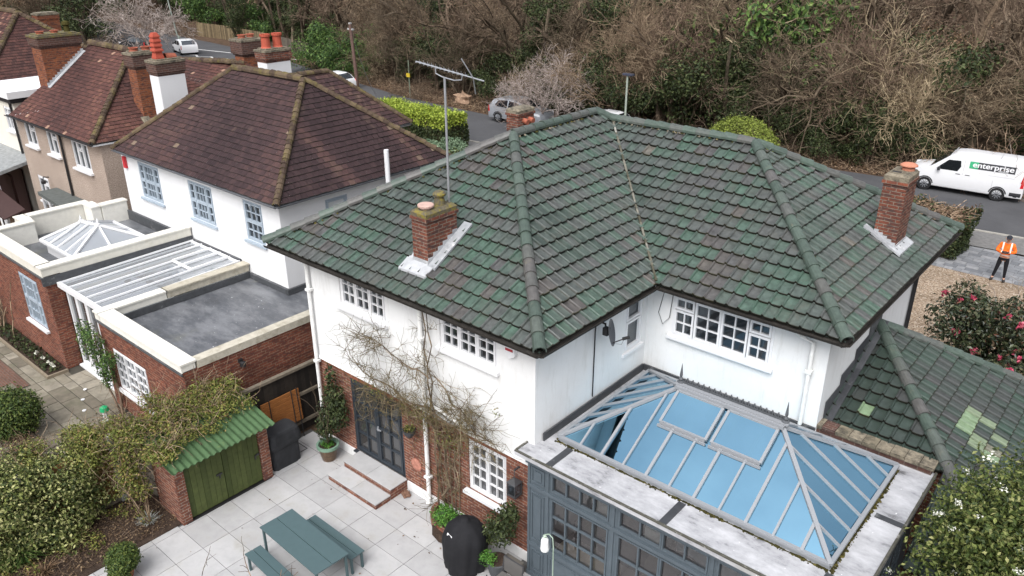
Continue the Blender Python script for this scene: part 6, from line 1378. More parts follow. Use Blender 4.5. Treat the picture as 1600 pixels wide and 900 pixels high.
m = MB(); m.obox((-8.3, 9.88, 2.3), (-8.3, 9.72, 2.3), .03, .03); m.tube([(-8.3, 9.73, 2.3), (-8.3, 9.73, 2.08)], .008, 5); m.add([(-8.42, 9.61, 2.02), (-8.18, 9.61, 2.02), (-8.18, 9.85, 2.02), (-8.42, 9.85, 2.02), (-8.3, 9.73, 2.12)], [(0, 1, 4), (1, 2, 4), (2, 3, 4), (3, 0, 4), (3, 2, 1, 0)])
for x in (-8.4, -8.2):
    for y in (9.63, 9.83): m.box((x - .008, y - .008, 1.74), (x + .008, y + .008, 2.02))
m.box((-8.41, 9.62, 1.70), (-8.19, 9.84, 1.74)); m.build('frame', FR, t); m = MB(); m.box((-8.39, 9.64, 1.75), (-8.21, 9.82, 2.01)); m.build('pane', M_GLASS, t)
t = thing('hanging_basket', 'small wire hanging basket on a chain beside the garden door', 'basket', (-11.3, 9.7, 1.9))
m = MB(); m.tube([(-11.3, 9.86, 2.42), (-11.3, 9.68, 2.42), (-11.3, 9.68, 2.05)], .008, 5); m.lathe((-11.3, 9.68, 1.75), [(.06, 0), (.13, .10), (.15, .2), (.14, .2), (.05, .02)], 12); m.build('basket', FR, t); cloud('foliage', t, LF_OLIVE, [(-11.3, 9.68, 1.98, .14, .12, .08)], 160, .05, shell=.1)
m = MB(); m.lathe((0, 0, 0), [(.16, 0), (.17, .02), (.12, .045), (.05, .05)], 14); o = single(m, 'wall_plaque', flat('pink_terracotta_relief', (.42, .19, .14), .9, .1, var=.4, nscale=12), 'round pink terracotta plaque on the brick right of the garden door', 'plaque', base=(0, 0, 0)); o.location = (-11.36, 9.895, .86); o.rotation_euler = (math.radians(90), 0, 0)
def rock(name, label, c, s, mat, seed):
    r_ = np.random.default_rng(seed); m = MB(); n = 10; V = []; F = []
    for i in range(7):
        for j in range(n): th = math.pi * i / 6; ph = 2 * math.pi * j / n; k = 1 + .18 * r_.normal(); V.append((c[0] + s[0] * k * math.sin(th) * math.cos(ph), c[1] + s[1] * k * math.sin(th) * math.sin(ph), c[2] + s[2] * k * math.cos(th)))
    for i in range(6):
        for j in range(n): F.append((i * n + j, i * n + (j + 1) % n, (i + 1) * n + (j + 1) % n, (i + 1) * n + j))
    m.add(V, F); return single(m, name, mat, label, 'rock')
rock('boulder', 'pale brown boulder on the leafy verge across the road', (-42.0, 43.3, .35), (.75, .5, .45), flat('sandstone', (.33, .22, .15), .9, .1, var=.3, nscale=3), 3)
rock('stone', 'small brown stone at the foot of the steps by the door', (-11.55, 9.68, .06), (.12, .1, .07), flat('brown_stone', (.16, .09, .06), .9), 4)
m = MB()
for x0, x1, y0, y1 in ((-15.25, -14.85, 8.75, 8.77), (-15.25, -14.85, 9.3, 9.32), (-15.27, -15.25, 8.75, 9.32), (-14.85, -14.83, 8.75, 9.32)): m.box((x0, y0, .001), (x1, y1, .005))
single(m, 'manhole_frame', M_BLACK, 'thin dark frame of a recessed manhole cover in the patio', 'manhole')
t = thing('bird_feeder', 'green topped clear bird feeder on the stone patio next door', 'feeder', (-20.0, 6.6, 0)); m = MB(); m.lathe((-20.0, 6.6, .0), [(.09, 0), (.10, .02), (.07, .04), (.07, .3)], 10); m.build('body', flat('clear_plastic', (.6, .6, .6), .2, .5), t); m = MB(); m.lathe((-20.0, 6.6, .30), [(.12, 0), (.10, .1), (.03, .14)], 10); m.build('lid', flat('green_plastic', (.02, .30, .12), .4), t)
m = MB()
for x, y in ((-22.0, 6.85), (-21.5, 6.55), (-20.9, 6.35)): m.lathe((x, y, .0), [(.10, 0), (.12, .03), (.02, .05)], 7)
for k, (x, y) in enumerate(((-22.0, 6.9), (-21.5, 6.62), (-20.9, 6.4))):
    m = MB(); m.lathe((x, y, .008), [(.05, 0), (.055, .02), (.02, .03)], 7); single(m, 'pebble', M_UPVC, ['white pebble on the stone paving nearest the brick corner', 'white pebble on the stone paving between two other pebbles', 'white pebble on the stone paving closest to the bird feeder'][k], 'pebble')
n = 90; XY = np.stack([rng.uniform(-14.4, -8.2, n), np.where(rng.random(n) < .5, rng.uniform(3, 9.8, n), rng.uniform(8.6, 9.8, n)), np.full(n, .012)], 1)
V, F, T = leaf_cards(rng, XY, np.tile([0, 0, 1.], (n, 1)) + rng.normal(size=(n, 3)) * .25, .05); o = mesh_obj('fallen_leaves', V, F, LF_BROWN, None, T, uv=False); o['kind'] = 'stuff'
# satellite dish and roof aerial
t = thing('satellite_dish', 'dark grey satellite dish bracketed to the white wall under the eave', 'satellite dish', (-7.6, 11.8, 4.8))
m = MB(); m.box((SX, 11.60, 4.84), (SX + .06, 11.82, 5.04)); m.box((SX + .20, 11.72, 4.70), (SX + .31, 11.83, 4.86)); m.tube([(SX + .03, 11.71, 4.98), (SX + .25, 11.74, 4.95), (SX + .25, 11.76, 4.72)], .022, 8); m.build('bracket', M_BLACK, t)
ax = Vector((.88, .36, .20)).normalized(); ctr = Vector((SX + .33, 11.78, 4.77)); s1_ = ax.cross(Vector((0, 0, 1))).normalized(); s2_ = s1_.cross(ax); V = []; F = []; n = 24
for k in range(6):
    r = .26 * k / 5
    for j in range(n): a = 2 * math.pi * j / n; V.append(ctr + s1_ * math.cos(a) * r * .95 + s2_ * math.sin(a) * r * 1.08 + ax * (r * r * .7))
for k in range(5):
    for j in range(n): F.append((k * n + j, k * n + (j + 1) % n, (k + 1) * n + (j + 1) % n, (k + 1) * n + j))
mesh_obj('dish', np.array([tuple(v) for v in V]), F, flat('grey_dish_mesh', (.06, .066, .078), .5, .4), t)
m = MB(); e = ctr + ax * .30 - Vector((0, 0, .15)); m.tube([ctr - Vector((0, 0, .24)) + ax * .05, e], .012, 6); m.tube([e - ax * .03, e + ax * .10 + Vector((0, 0, .03))], .035, 8); m.tube([e, e - Vector((.05, 0, .14)), e - ax * .2 - Vector((0, 0, .10))], .004, 4); m.build('feed_arm', M_BLACK, t)
t = thing('tv_aerial', 'tall grey mast with a long television aerial above the front chimney', 'aerial', (-11.3, 11.16, 5.9))
ALU = flat('dull_aluminium', (.38, .39, .41), .45, .4, .5)
m = MB(); m.tube([(-11.3, 11.16, 5.9), (-11.3, 11.16, 9.36)], .024, 8); m.build('mast', ALU, t)
m = MB(); m.box((-11.33, 11.1, 6.3), (-11.27, 11.19, 6.35)); m.box((-11.33, 11.1, 6.62), (-11.27, 11.19, 6.67)); m.build('clamp', M_BLACK, t)
bd_ = Vector((1, .0, -.10)).normalized(); c0 = Vector((-11.25, 11.16, 9.50)); sdv = bd_.cross(Vector((0, 0, 1))).normalized(); upv = sdv.cross(bd_)
m = MB(); m.tube([c0 - bd_ * .85, c0 + bd_ * 1.0], .014, 6)
for i in range(12): q = c0 + bd_ * (-.78 + i * .115); m.tube([q - sdv * .08, q + sdv * .08], .006, 4); m.tube([q - upv * .05 - sdv * .03, q + upv * .05 - sdv * .03], .004, 4)
q = c0 + bd_ * .72
for s_ in (1, -1): m.tube([q, q + upv * .36 * s_ - bd_ * .12 + sdv * .22 * s_], .013, 5)
m.tube([c0 + bd_ * (-.30), c0 + bd_ * (-.28) - upv * .12, c0 - upv * .15 - bd_ * .1, c0 - upv * .15 + bd_ * .22, c0 + bd_ * .42 - upv * .10, c0 + bd_ * .44], .012, 6)
m.build('antenna', ALU, t)

# ---------------------------------------------------------------- street things
t = thing('street_lamp', 'slim pale green street lamp with a flat dark head beyond the green roof', 'street lamp', (-22.9, 35.9, 0)); m = MB(); m.tube([(-22.9, 35.9, 0), (-22.9, 35.9, 1.1), (-22.9, 35.9, 1.2), (-22.9, 35.9, 5.05)], [.09, .09, .06, .05], 8); m.build('post', flat('pale_green_grey_paint', (.30, .34, .29), .6), t); m = MB(); m.box((-23.15, 35.78, 5.05), (-22.55, 36.02, 5.14)); m.build('lamp_head', flat('dark_blue_lamp_head', (.05, .055, .08), .4), t)
t = thing('street_lamp', 'tall thin street lamp post rising past the white hatchback', 'street lamp', (-87, 49.5, 0)); m = MB(); m.tube([(-86.8, 45.2, 0), (-86.8, 45.2, 1.3), (-86.9, 45.1, 1.4), (-87.5, 44.8, 7)], [.12, .12, .09, .07], 8); m.build('post', flat('grey_green_paint', (.22, .25, .22), .6), t); m = MB(); m.box((-88.1, 44.4, 7), (-87.4, 45.0, 7.1)); m.build('lamp_head', FR, t); ORG
t = thing('telegraph_pole', 'brown wooden telegraph pole across the road', 'telegraph pole', (-53.4, 42.6, 0)); m = MB(); m.tube([(-53.4, 42.6, 0), (-53.6, 42.5, 5.0)], [.16, .13], 8); m.build('pole', tinted('creosoted_wood', [(0, (.10, .06, .05)), (1, (.17, .11, .09))], nscale=6, coord='Object'), t); m = MB(); m.box((-53.95, 42.45, 4.55), (-53.2, 42.55, 4.68)); m.box((-53.7, 42.4, 5.0), (-53.5, 42.6, 5.12)); m.build('bracket', flat('pale_metal', (.35, .34, .33), .6), t)
t = thing('sign_post', 'thin green sign post with a small yellow plate on the verge', 'sign', (-47.2, 42.8, 0)); m = MB(); m.tube([(-47.18, 42.74, 0), (-47.18, 42.74, 2.75)], .05, 6); m.build('post', flat('dull_green_post', (.16, .19, .14), .6), t); m = MB(); m.box((-47.36, 42.62, 1.5), (-47.0, 42.68, 1.78)); m.build('plate', flat('yellow_plate', (.55, .40, .03), .5), t)
def woodfence(label, pts, h, mat, n):
    t = thing('fence', label, 'fence', (*pts[0], 0)); m = MB()
    for (xa, ya), (xb, yb) in zip(pts[:-1], pts[1:]):
        for i in range(n): p = ((xa + (xb - xa) * i / n, ya + (yb - ya) * i / n)); q = (xa + (xb - xa) * (i + .9) / n, ya + (yb - ya) * (i + .9) / n); m.obox((*p, .6), (*q, .6), .05, h + random.uniform(-.05, .05), tint=random.random())
    m.build('board', mat, t)
woodfence('weathered close boarded fence below the trees across the junction', [(-96, 52.5), (-89, 52.6), (-80, 51.6)], 2.0, tinted('weathered_board', [(0, (.10, .075, .045)), (.6, (.20, .15, .085)), (1, (.26, .20, .12))], nscale=3, namt=.4), 36)
woodfence('grey board fence partly hidden by the brick chimney', [(-78, 51.4), (-70, 50)], 1.8, tinted('grey_board', [(0, (.08, .065, .05)), (1, (.14, .12, .095))], nscale=3), 36)

# ---------------------------------------------------------------- vehicles, built pointing to -x, wheels on the ground
RUB = flat('tyre_rubber', (.018, .018, .019), .85, .2); RIM = flat('alloy_rim', (.32, .33, .35), .35, .5, .7); PLAST = flat('dark_car_plastic', (.03, .031, .034), .6, .3)
CARGL = glass_mat('car_glass', (.9, .95, 1), (.012, .014, .017), .16, .05); RED = flat('red_lamp', (.5, .015, .02), .25, .5); LAMPW = flat('clear_lamp', (.7, .72, .75), .15, .6)
def vehicle(name, label, L, W, prof, paint, zb, belt, tum, wheels, wr, sidewin, screen, rearscr, loc, rz, lights=True, clad=None, cat='car'):
    """prof: roofline (x, z) from the nose x=0 to the tail x=L; sides lean in above the belt"""
    t = thing(name, label, cat)
    X = sorted({*[p[0] for p in prof], *[L * i / 28 for i in range(29)]})
    zt = lambda x: float(np.interp(x, [p[0] for p in prof], [p[1] for p in prof]))
    endf = lambda x: 1 - .16 * max(0, 1 - x / .55) ** 2 - .07 * max(0, 1 - (L - x) / .35) ** 2
    hw = lambda x, z: (W / 2) * endf(x) * (1 - (.05 if z < zb + .12 else 0)) - max(0, z - belt) * tum
    rows = []
    for x in X:
        z1 = zt(x); zs = [zb, min(zb + .13, z1 - .05), min(belt * .75, z1 - .04), min(belt, z1 - .03), max(min(belt, z1 - .03) + .005, z1 - .09)]; r = [(hw(x, z), z) for z in zs]; e = r[-1][0]; r += [(max(e - .07, .05), z1 - .02), (max(e - .22, .03), z1), (0, z1 + .012)]; rows.append(r)
    V = []; F = []; n = len(rows[0])
    for sgn in (-1, 1):
        b = len(V)
        for x, r in zip(X, rows): V += [(x - L / 2, sgn * y, z) for y, z in r]
        for i in range(len(X) - 1):
            for j in range(n - 1): q = (b + i * n + j, b + (i + 1) * n + j, b + (i + 1) * n + j + 1, b + i * n + j + 1); F.append(q if sgn < 0 else q[::-1])
        for i, rev in ((0, False), (len(X) - 1, True)):
            for j in range(n - 1):
                y0, z0 = rows[i][j]; y1, z1 = rows[i][j + 1]; k = len(V); V += [(X[i] - L / 2, sgn * y0, z0), (X[i] - L / 2, sgn * y1, z1), (X[i] - L / 2, 0, z1), (X[i] - L / 2, 0, z0)]; F.append((k, k + 1, k + 2, k + 3))
    k = len(V); V += [(X[0] - L / 2, -W * .42, zb), (X[-1] - L / 2, -W * .45, zb), (X[-1] - L / 2, W * .45, zb), (X[0] - L / 2, W * .42, zb)]; F.append((k + 3, k + 2, k + 1, k))
    bo = mesh_obj('body', np.array(V), F, paint, t, smooth=True)
    bpy_sm = bo.data; bpy_sm.set_sharp_from_angle(angle=math.radians(38))
    def side(poly, off, nm, mat, par, both=True):
        m = MB()
        for sg in ((-1, 1) if both else (-1,)):
            # triangulate as a fan over a fine strip so that it follows the lean of the side
            xs_ = sorted({p[0] for p in poly} | set(np.linspace(min(p[0] for p in poly), max(p[0] for p in poly), 9)))
            def zr(x):
                z_ = []
                for (xa, za), (xb, zb2) in zip(poly, poly[1:] + poly[:1]):
                    if xa != xb and min(xa, xb) - 1e-9 <= x <= max(xa, xb) + 1e-9: z_.append(za + (zb2 - za) * (x - xa) / (xb - xa))
                return (min(z_), max(z_)) if z_ else (0, 0)
            for xa, xb in zip(xs_[:-1], xs_[1:]):
                a0, a1 = zr(xa + 1e-6); b0, b1 = zr(xb - 1e-6)
                for s0, s1 in ((0, .5), (.5, 1)):
                    m.quad(*[(x - L / 2, sg * (hw(x, z) + off), z) for x, z in ((xa, a0 + (a1 - a0) * s0), (xb, b0 + (b1 - b0) * s0), (xb, b0 + (b1 - b0) * s1), (xa, a0 + (a1 - a0) * s1))])
        return m.build(nm, mat, par)
    for w in sidewin: side(w, .006, 'window', CARGL, t)
    for nm, (xa, xb), inset in (('windscreen', screen, .14), ('rear_window', rearscr, .16)):
        if not xa and not xb: continue
        m = MB(); N = 6
        for i in range(N):
            p, q = xa + (xb - xa) * i / N, xa + (xb - xa) * (i + 1) / N; yp, yq = hw(p, zt(p)) - inset, hw(q, zt(q)) - inset
            m.quad((p - L / 2, -yp, zt(p) + .02), (q - L / 2, -yq, zt(q) + .02), (q - L / 2, yq, zt(q) + .02), (p - L / 2, yp, zt(p) + .02))
        m.build(nm, CARGL, t)
    for wx in wheels:
        for sg in (-1, 1):
            y = sg * (hw(wx, belt * .7) - .10); m = MB(); ring = [(wr * .62, -.11), (wr * .93, -.115), (wr, -.08), (wr, .08), (wr * .93, .115), (wr * .62, .11)]; vs = []; fs = []; nn = 24
            for r, o in ring:
                for j in range(nn): a = 2 * math.pi * j / nn; vs.append((wx - L / 2 + r * math.cos(a), y + o, wr + r * math.sin(a)))
            for i in range(len(ring)):
                for j in range(nn): fs.append((i * nn + j, i * nn + (j + 1) % nn, ((i + 1) % len(ring)) * nn + (j + 1) % nn, ((i + 1) % len(ring)) * nn + j))
            m.add(vs, fs); wo_ = m.build('wheel', RUB, t); m = MB(); yo = y + sg * .112
            vs = [(wx - L / 2 + wr * .62 * math.cos(2 * math.pi * j / nn), yo - sg * .03, wr + wr * .62 * math.sin(2 * math.pi * j / nn)) for j in range(nn)]; m.add(vs, [tuple(range(nn))], m=1)
            for s5 in range(10): a = 2 * math.pi * s5 / 10; m.obox((wx - L / 2 + .05 * math.cos(a), yo, wr + .05 * math.sin(a)), (wx - L / 2 + wr * .6 * math.cos(a + .1), yo, wr + wr * .6 * math.sin(a + .1)), .035, .03, up=(0, 1, 0))
            m.tube([(wx - L / 2, yo - .02, wr), (wx - L / 2, yo + .02 * sg, wr)], .06, 10); m.build('rim', [RIM, PLAST], wo_)
            # arch lip
            m = MB(); A = [math.pi * (-.08 + 1.16 * j / 16) for j in range(17)]
            for a0, a1 in zip(A[:-1], A[1:]):
                pts = [(wx + wr * k * math.cos(a), wr + wr * k * math.sin(a)) for k, a in ((1.0, a0), (1.0, a1), (1.17, a1), (1.17, a0))]
                pts = [(x, max(z, zb + .01)) for x, z in pts]; m.poly([(x - L / 2, sg * (hw(x, z) + .008), z) for x, z in pts])
                pin = [(wx, wr), *[(wx + wr * 1.0 * math.cos(a), max(wr + wr * math.sin(a), zb + .01)) for a in (a0, a1)]]; m.poly([(x - L / 2, sg * (hw(wx, max(z, zb + .2)) - .045 + .05), z) for x, z in pin]) if False else None
            m.build('wheel_arch', clad or PLAST, t)
    if lights:
        side([(L - .16, belt - .35), (L - .02, belt - .35), (L - .02, belt + .05), (L - .12, belt + .05)], .007, 'tail_light', RED, t); side([(.06, belt - .28), (.5, belt - .2), (.55, belt - .08), (.1, belt - .12)], .007, 'headlight', LAMPW, t)
    side([(.75, zb + .0), (L - .75, zb + .0), (L - .75, zb + .10), (.75, zb + .10)], .008, 'sill_trim', PLAST, t)
    m = MB()
    for sg in (-1, 1): x = sidewin[0][0][0] + .12; m.box((x - L / 2 - .06, sg * (hw(x, belt) + .02), belt + .0), (x - L / 2 + .06, sg * (hw(x, belt) + .17), belt + .15))
    m.build('mirror', PLAST, t)
    t.location = loc; t.rotation_euler.z = rz; return t, side, hw, L
WHITEP = flat('white_car_paint', (.68, .68, .69), .25, .5, var=.02); SILV = flat('silver_car_paint', (.38, .40, .43), .3, .5, .4, var=.04); BLKP = flat('black_car_paint', (.022, .023, .026), .25, .5, var=.1)
vprof = [(0, .50), (.03, .82), (.18, .98), (.45, 1.07), (.95, 1.16), (1.2, 1.34), (1.75, 1.80), (2.0, 1.92), (2.5, 1.97), (4.7, 1.95), (4.98, 1.92), (5.07, 1.70), (5.14, 1.2), (5.15, .45)]
van, vside, vhw, vL = vehicle('van', 'white panel van with a green and black rental company decal parked facing left', 5.15, 1.92, vprof, WHITEP, .26, 1.12, .10, (.92, 4.12), .335,
    [[(1.32, 1.16), (1.50, 1.38), (1.80, 1.66), (2.32, 1.68), (2.38, 1.40), (2.26, 1.16)]], (1.02, 1.78), (0, 0), (-7.85, 43.78, 0), math.radians(4), cat='van')
vside([(4.98, 1.0), (5.11, 1.0), (5.11, 1.42), (5.04, 1.42)], .012, 'tail_light', RED, van)
vside([(2.72, 1.39), (3.10, 1.39), (3.10, 1.72), (2.72, 1.72)], .010, 'decal', flat('green_decal', (.045, .36, .17), .4), van, False)
dc = vside([(3.10, 1.39), (4.66, 1.39), (4.66, 1.72), (3.10, 1.72)], .010, 'decal', flat('charcoal_decal', (.05, .05, .055), .4), van, False)
vside([(4.62, .30), (5.10, .30), (5.10, .52), (4.62, .52)], .012, 'bumper', PLAST, van)
vside([(2.20, 1.02), (2.40, 1.02), (2.40, 1.05), (2.20, 1.05)], .014, 'handle', PLAST, van); vside([(2.62, 1.02), (2.82, 1.02), (2.82, 1.05), (2.62, 1.05)], .014, 'handle', PLAST, van)
for a, c in (((2.50, .34), (2.512, 1.80)), ((3.82, .42), (3.832, 1.36))): vside([(a[0], a[1]), (c[0], a[1]), (c[0], c[1]), (a[0], c[1])], .004, 'door_seam', flat('seam_grey', (.35, .35, .36), .5) if a[0] < 3 else bpy.data.materials['seam_grey'], van, False)
vside([(3.6, 1.17), (4.7, 1.17), (4.7, 1.182), (3.6, 1.182)], .004, 'door_seam', bpy.data.materials['seam_grey'], van, False)
def text_mesh(name, body, size, mat, parent, loc, rot, bold=.0):
    cu = bpy.data.curves.new(name, 'FONT'); cu.body = body; cu.size = size; cu.offset = bold; cu.extrude = .001
    o = bpy.data.objects.new(name, cu); COL.objects.link(o); dg = bpy.context.evaluated_depsgraph_get(); dg.update()
    m0 = bpy.data.meshes.new_from_object(o.evaluated_get(dg)); bpy.data.objects.remove(o)
    vs = [tuple(v.co) for v in m0.vertices]; fs = [tuple(p.vertices) for p in m0.polygons]; V = []; F = []
    for k, (ox, oy) in enumerate(((0, 0), (.045, 0), (.022, .02), (.022, -.015))):        # heavier strokes: the same letters side by side
        b = len(V); V += [(x + ox * size, y + oy * size, z + .0012 * k) for x, y, z in vs]; F += [tuple(b + i for i in f) for f in fs]
    me = bpy.data.meshes.new(name); me.from_pydata(V, [], F); me.materials.append(mat)
    r = bpy.data.objects.new(name, me); put(r, parent); r.location = loc; r.rotation_euler = rot; return r
lean = math.atan(.10)
zt_ = 1.475; tx = text_mesh('lettering', 'enterprise', .355, M_UPVC, van, (2.84 - vL / 2, -(vhw(3.5, zt_) + .022), zt_), (math.radians(90) - lean, 0, 0), 0)
wdt = max(v.co.x for v in tx.data.vertices); tx.scale = (1.76 / wdt, 1, 1)
tx2 = text_mesh('lettering', 'rent-a-car', .11, M_UPVC, van, (3.95 - vL / 2, -(vhw(3.5, 1.41) + .022), 1.405), (math.radians(90) - lean, 0, 0), 0)
m = MB()
for x in (1.9, 3.9): m.box((x - vL / 2, -.6, 1.965), (x - vL / 2 + .03, .6, 1.985))
m.build('roof_rail', bpy.data.materials['seam_grey'], van)
suv = [(0, .45), (.04, .75), (.2, .92), (1.1, 1.06), (1.85, 1.55), (2.3, 1.63), (3.4, 1.62), (3.9, 1.50), (4.2, 1.15), (4.28, .9), (4.3, .45)]
hat = [(0, .42), (.04, .65), (.2, .80), (1.0, .95), (1.75, 1.40), (2.2, 1.47), (3.1, 1.44), (3.55, 1.28), (3.85, .98), (3.98, .8), (4.0, .42)]
sw1 = [[(1.35, 1.06), (1.9, 1.46), (2.55, 1.53), (2.6, 1.06)], [(2.68, 1.06), (2.66, 1.53), (3.4, 1.5), (3.7, 1.2), (3.6, 1.08)]]
sw2 = [[(1.25, .97), (1.8, 1.33), (2.3, 1.38), (2.35, .95)], [(2.42, .95), (2.40, 1.38), (3.0, 1.35), (3.35, 1.12), (3.2, .98)]]
vehicle('parked_car', 'silver grey off roader with dark wheel arches behind the rear chimney', 4.3, 1.84, suv, SILV, .28, 1.04, .22, (.85, 3.45), .35, sw1, (1.15, 1.85), (3.75, 4.15), (-34.6, 41.3, 0), math.radians(184), clad=PLAST)
vehicle('parked_car', 'white car with its roof just showing over the green ridge', 4.0, 1.75, hat, WHITEP, .24, .93, .22, (.75, 3.3), .31, sw2, (1.05, 1.72), (3.3, 3.82), (-28.7, 42.2, 0), math.radians(4))
vehicle('car', 'white hatchback driving on the bend by the zigzag line', 4.0, 1.75, hat, WHITEP, .24, .93, .22, (.75, 3.3), .31, sw2, (1.05, 1.72), (3.3, 3.82), (-83.2, 43.8, 0), math.radians(-14))
vehicle('parked_car', 'black car behind the pale bare tree and the brick chimney pots', 4.3, 1.84, suv, BLKP, .28, 1.04, .22, (.85, 3.45), .35, sw1, (1.15, 1.85), (3.75, 4.15), (-88.5, 41.4, 0), math.radians(12))
vehicle('parked_car', 'pale car with a white roof beside the telegraph pole', 4.0, 1.75, hat, WHITEP, .24, .93, .22, (.75, 3.3), .31, sw2, (1.05, 1.72), (3.3, 3.82), (-54.2, 40.6, 0), math.radians(6))

# ---------------------------------------------------------------- the man in the orange jacket
def skin(name, J, E, mat, parent, sub=2, smooth=True):
    me = bpy.data.meshes.new('tmp'); me.from_pydata([j[:3] for j in J], E, []); o = bpy.data.objects.new('tmp', me); COL.objects.link(o)
    o.modifiers.new('s', 'SKIN'); sv = me.skin_vertices[0].data
    for i, j in enumerate(J): sv[i].radius = (j[3], j[4] if len(j) > 4 else j[3]); sv[i].use_root = (i == 0)
    sb = o.modifiers.new('b', 'SUBSURF'); sb.levels = sub; sb.render_levels = sub
    dg = bpy.context.evaluated_depsgraph_get(); dg.update(); r = bpy.data.meshes.new_from_object(o.evaluated_get(dg)); bpy.data.objects.remove(o)
    r.materials.clear(); r.materials.append(mat); r.name = name
    for p in r.polygons: p.use_smooth = smooth
    return put(bpy.data.objects.new(name, r), parent)
SKINM = flat('skin', (.48, .27, .19), .55, .3, var=.06, coord='Object'); TROU = flat('black_trousers', (.014, .014, .017), .85, .15, var=.2, coord='Object'); BOOT = flat('dark_boots', (.035, .03, .028), .7, coord='Object')
def hivis():
    m, nt, p = base_mat('orange_high_visibility_fabric', (.88, .17, .02), .75, .2); tc = nt.nodes.new('ShaderNodeTexCoord'); sp = nt.nodes.new('ShaderNodeSeparateXYZ'); nt.links.new(tc.outputs['Object'], sp.inputs[0])
    def band(sock, lo, hi):
        a = nt.nodes.new('ShaderNodeMath'); a.operation = 'GREATER_THAN'; a.inputs[1].default_value = lo; nt.links.new(sock, a.inputs[0]); c = nt.nodes.new('ShaderNodeMath'); c.operation = 'LESS_THAN'; c.inputs[1].default_value = hi; nt.links.new(sock, c.inputs[0])
        q = nt.nodes.new('ShaderNodeMath'); q.operation = 'MULTIPLY'; nt.links.new(a.outputs[0], q.inputs[0]); nt.links.new(c.outputs[0], q.inputs[1]); return q.outputs[0]
    ab = nt.nodes.new('ShaderNodeMath'); ab.operation = 'ABSOLUTE'; nt.links.new(sp.outputs['X'], ab.inputs[0])
    up_ = band(sp.outputs['Z'], 1.16, 2); v = band(ab.outputs[0], .105, .155); vv = nt.nodes.new('ShaderNodeMath'); vv.operation = 'MULTIPLY'; nt.links.new(up_, vv.inputs[0]); nt.links.new(v, vv.inputs[1])
    h = band(sp.outputs['Z'], .985, 1.04); mx_ = nt.nodes.new('ShaderNodeMath'); mx_.operation = 'MAXIMUM'; nt.links.new(vv.outputs[0], mx_.inputs[0]); nt.links.new(h, mx_.inputs[1])
    n = noise(nt, 9, 3, .5, 'Object'); g = ramp(nt, [(.3, (.70, .11, .012)), (.7, (.92, .20, .03))], n.outputs[0])
    nt.links.new(mix(nt, g.outputs[0], (.72, .70, .66), mx_.outputs[0]), p.inputs['Base Color']); return m
man = thing('person', 'man in an orange reflective jacket, dark cap and black trousers looking down at a tablet', 'person')
legs = [(0, .01, .93, .13, .10), (-.10, .01, .86, .10), (.10, .01, .86, .10), (-.155, -.02, .50, .068), (.125, -.02, .50, .068), (-.22, .03, .10, .048), (.15, .02, .10, .048)]
body = [(0, .01, .93, .13, .10), (0, .02, 1.14, .13, .10), (0, .03, 1.36, .15, .10), (0, .01, 1.50, .06), (0, -.035, 1.57, .062), (0, -.075, 1.66, .088, .10), (0, -.085, 1.73, .075, .085),
        (-.19, .03, 1.41, .065), (.19, .03, 1.41, .065), (-.285, -.02, 1.17, .048), (.285, -.02, 1.17, .048), (-.09, -.24, 1.16, .030), (.09, -.23, 1.19, .030),
        (-.10, .01, .86, .09), (.10, .01, .86, .09), (-.155, -.02, .50, .06), (.125, -.02, .50, .06), (-.22, .03, .09, .042), (.15, .02, .09, .042), (-.05, -.27, 1.16, .034, .02), (.055, -.265, 1.19, .034, .02), (-.25, -.12, .04, .04), (.17, -.14, .04, .04)]
skin('body', body, [(0, 1), (1, 2), (2, 3), (3, 4), (4, 5), (5, 6), (2, 7), (2, 8), (7, 9), (8, 10), (9, 11), (10, 12), (0, 13), (0, 14), (13, 15), (14, 16), (15, 17), (16, 18), (11, 19), (12, 20), (17, 21), (18, 22)], SKINM, man)
skin('trousers', legs, [(0, 1), (0, 2), (1, 3), (2, 4), (3, 5), (4, 6)], TROU, man)
jk = [(0, .01, .88, .165, .135), (0, .02, 1.12, .165, .135), (0, .03, 1.34, .175, .125), (0, .02, 1.475, .085), (-.19, .03, 1.41, .085), (.19, .03, 1.41, .085), (-.295, -.02, 1.17, .070), (.295, -.02, 1.17, .070), (-.12, -.22, 1.16, .050), (.12, -.21, 1.19, .050)]
skin('jacket', jk, [(0, 1), (1, 2), (2, 3), (2, 4), (2, 5), (4, 6), (5, 7), (6, 8), (7, 9)], hivis(), man)
for nm, a, c in (('boot', (-.22, .04, .06), (-.265, -.20, .045)), ('boot', (.15, .03, .06), (.18, -.22, .045))): skin(nm, [(*a, .058), ((a[0] + c[0]) / 2, (a[1] + c[1]) / 2, .05, .055, .045), (*c, .045, .038)], [(0, 1), (1, 2)], BOOT, man)
for sg, hx, hy, hz in ((-1, -.05, -.27, 1.16), (1, .055, -.265, 1.19)):
    for f in range(4): skin('finger', [(hx - sg * .01, hy - .01, hz + .022 - f * .016, .011), (hx - sg * .045, hy - .022, hz + .024 - f * .016, .010), (hx - sg * (.072 - .006 * abs(f - 1)), hy - .008, hz + .022 - f * .016, .009)], [(0, 1), (1, 2)], SKINM, man, 1)
    skin('thumb', [(hx + sg * .01, hy, hz + .02, .012), (hx - sg * .01, hy - .02, hz + .05, .011), (hx - sg * .035, hy - .035, hz + .058, .009)], [(0, 1), (1, 2)], SKINM, man, 1)
m = MB(); 
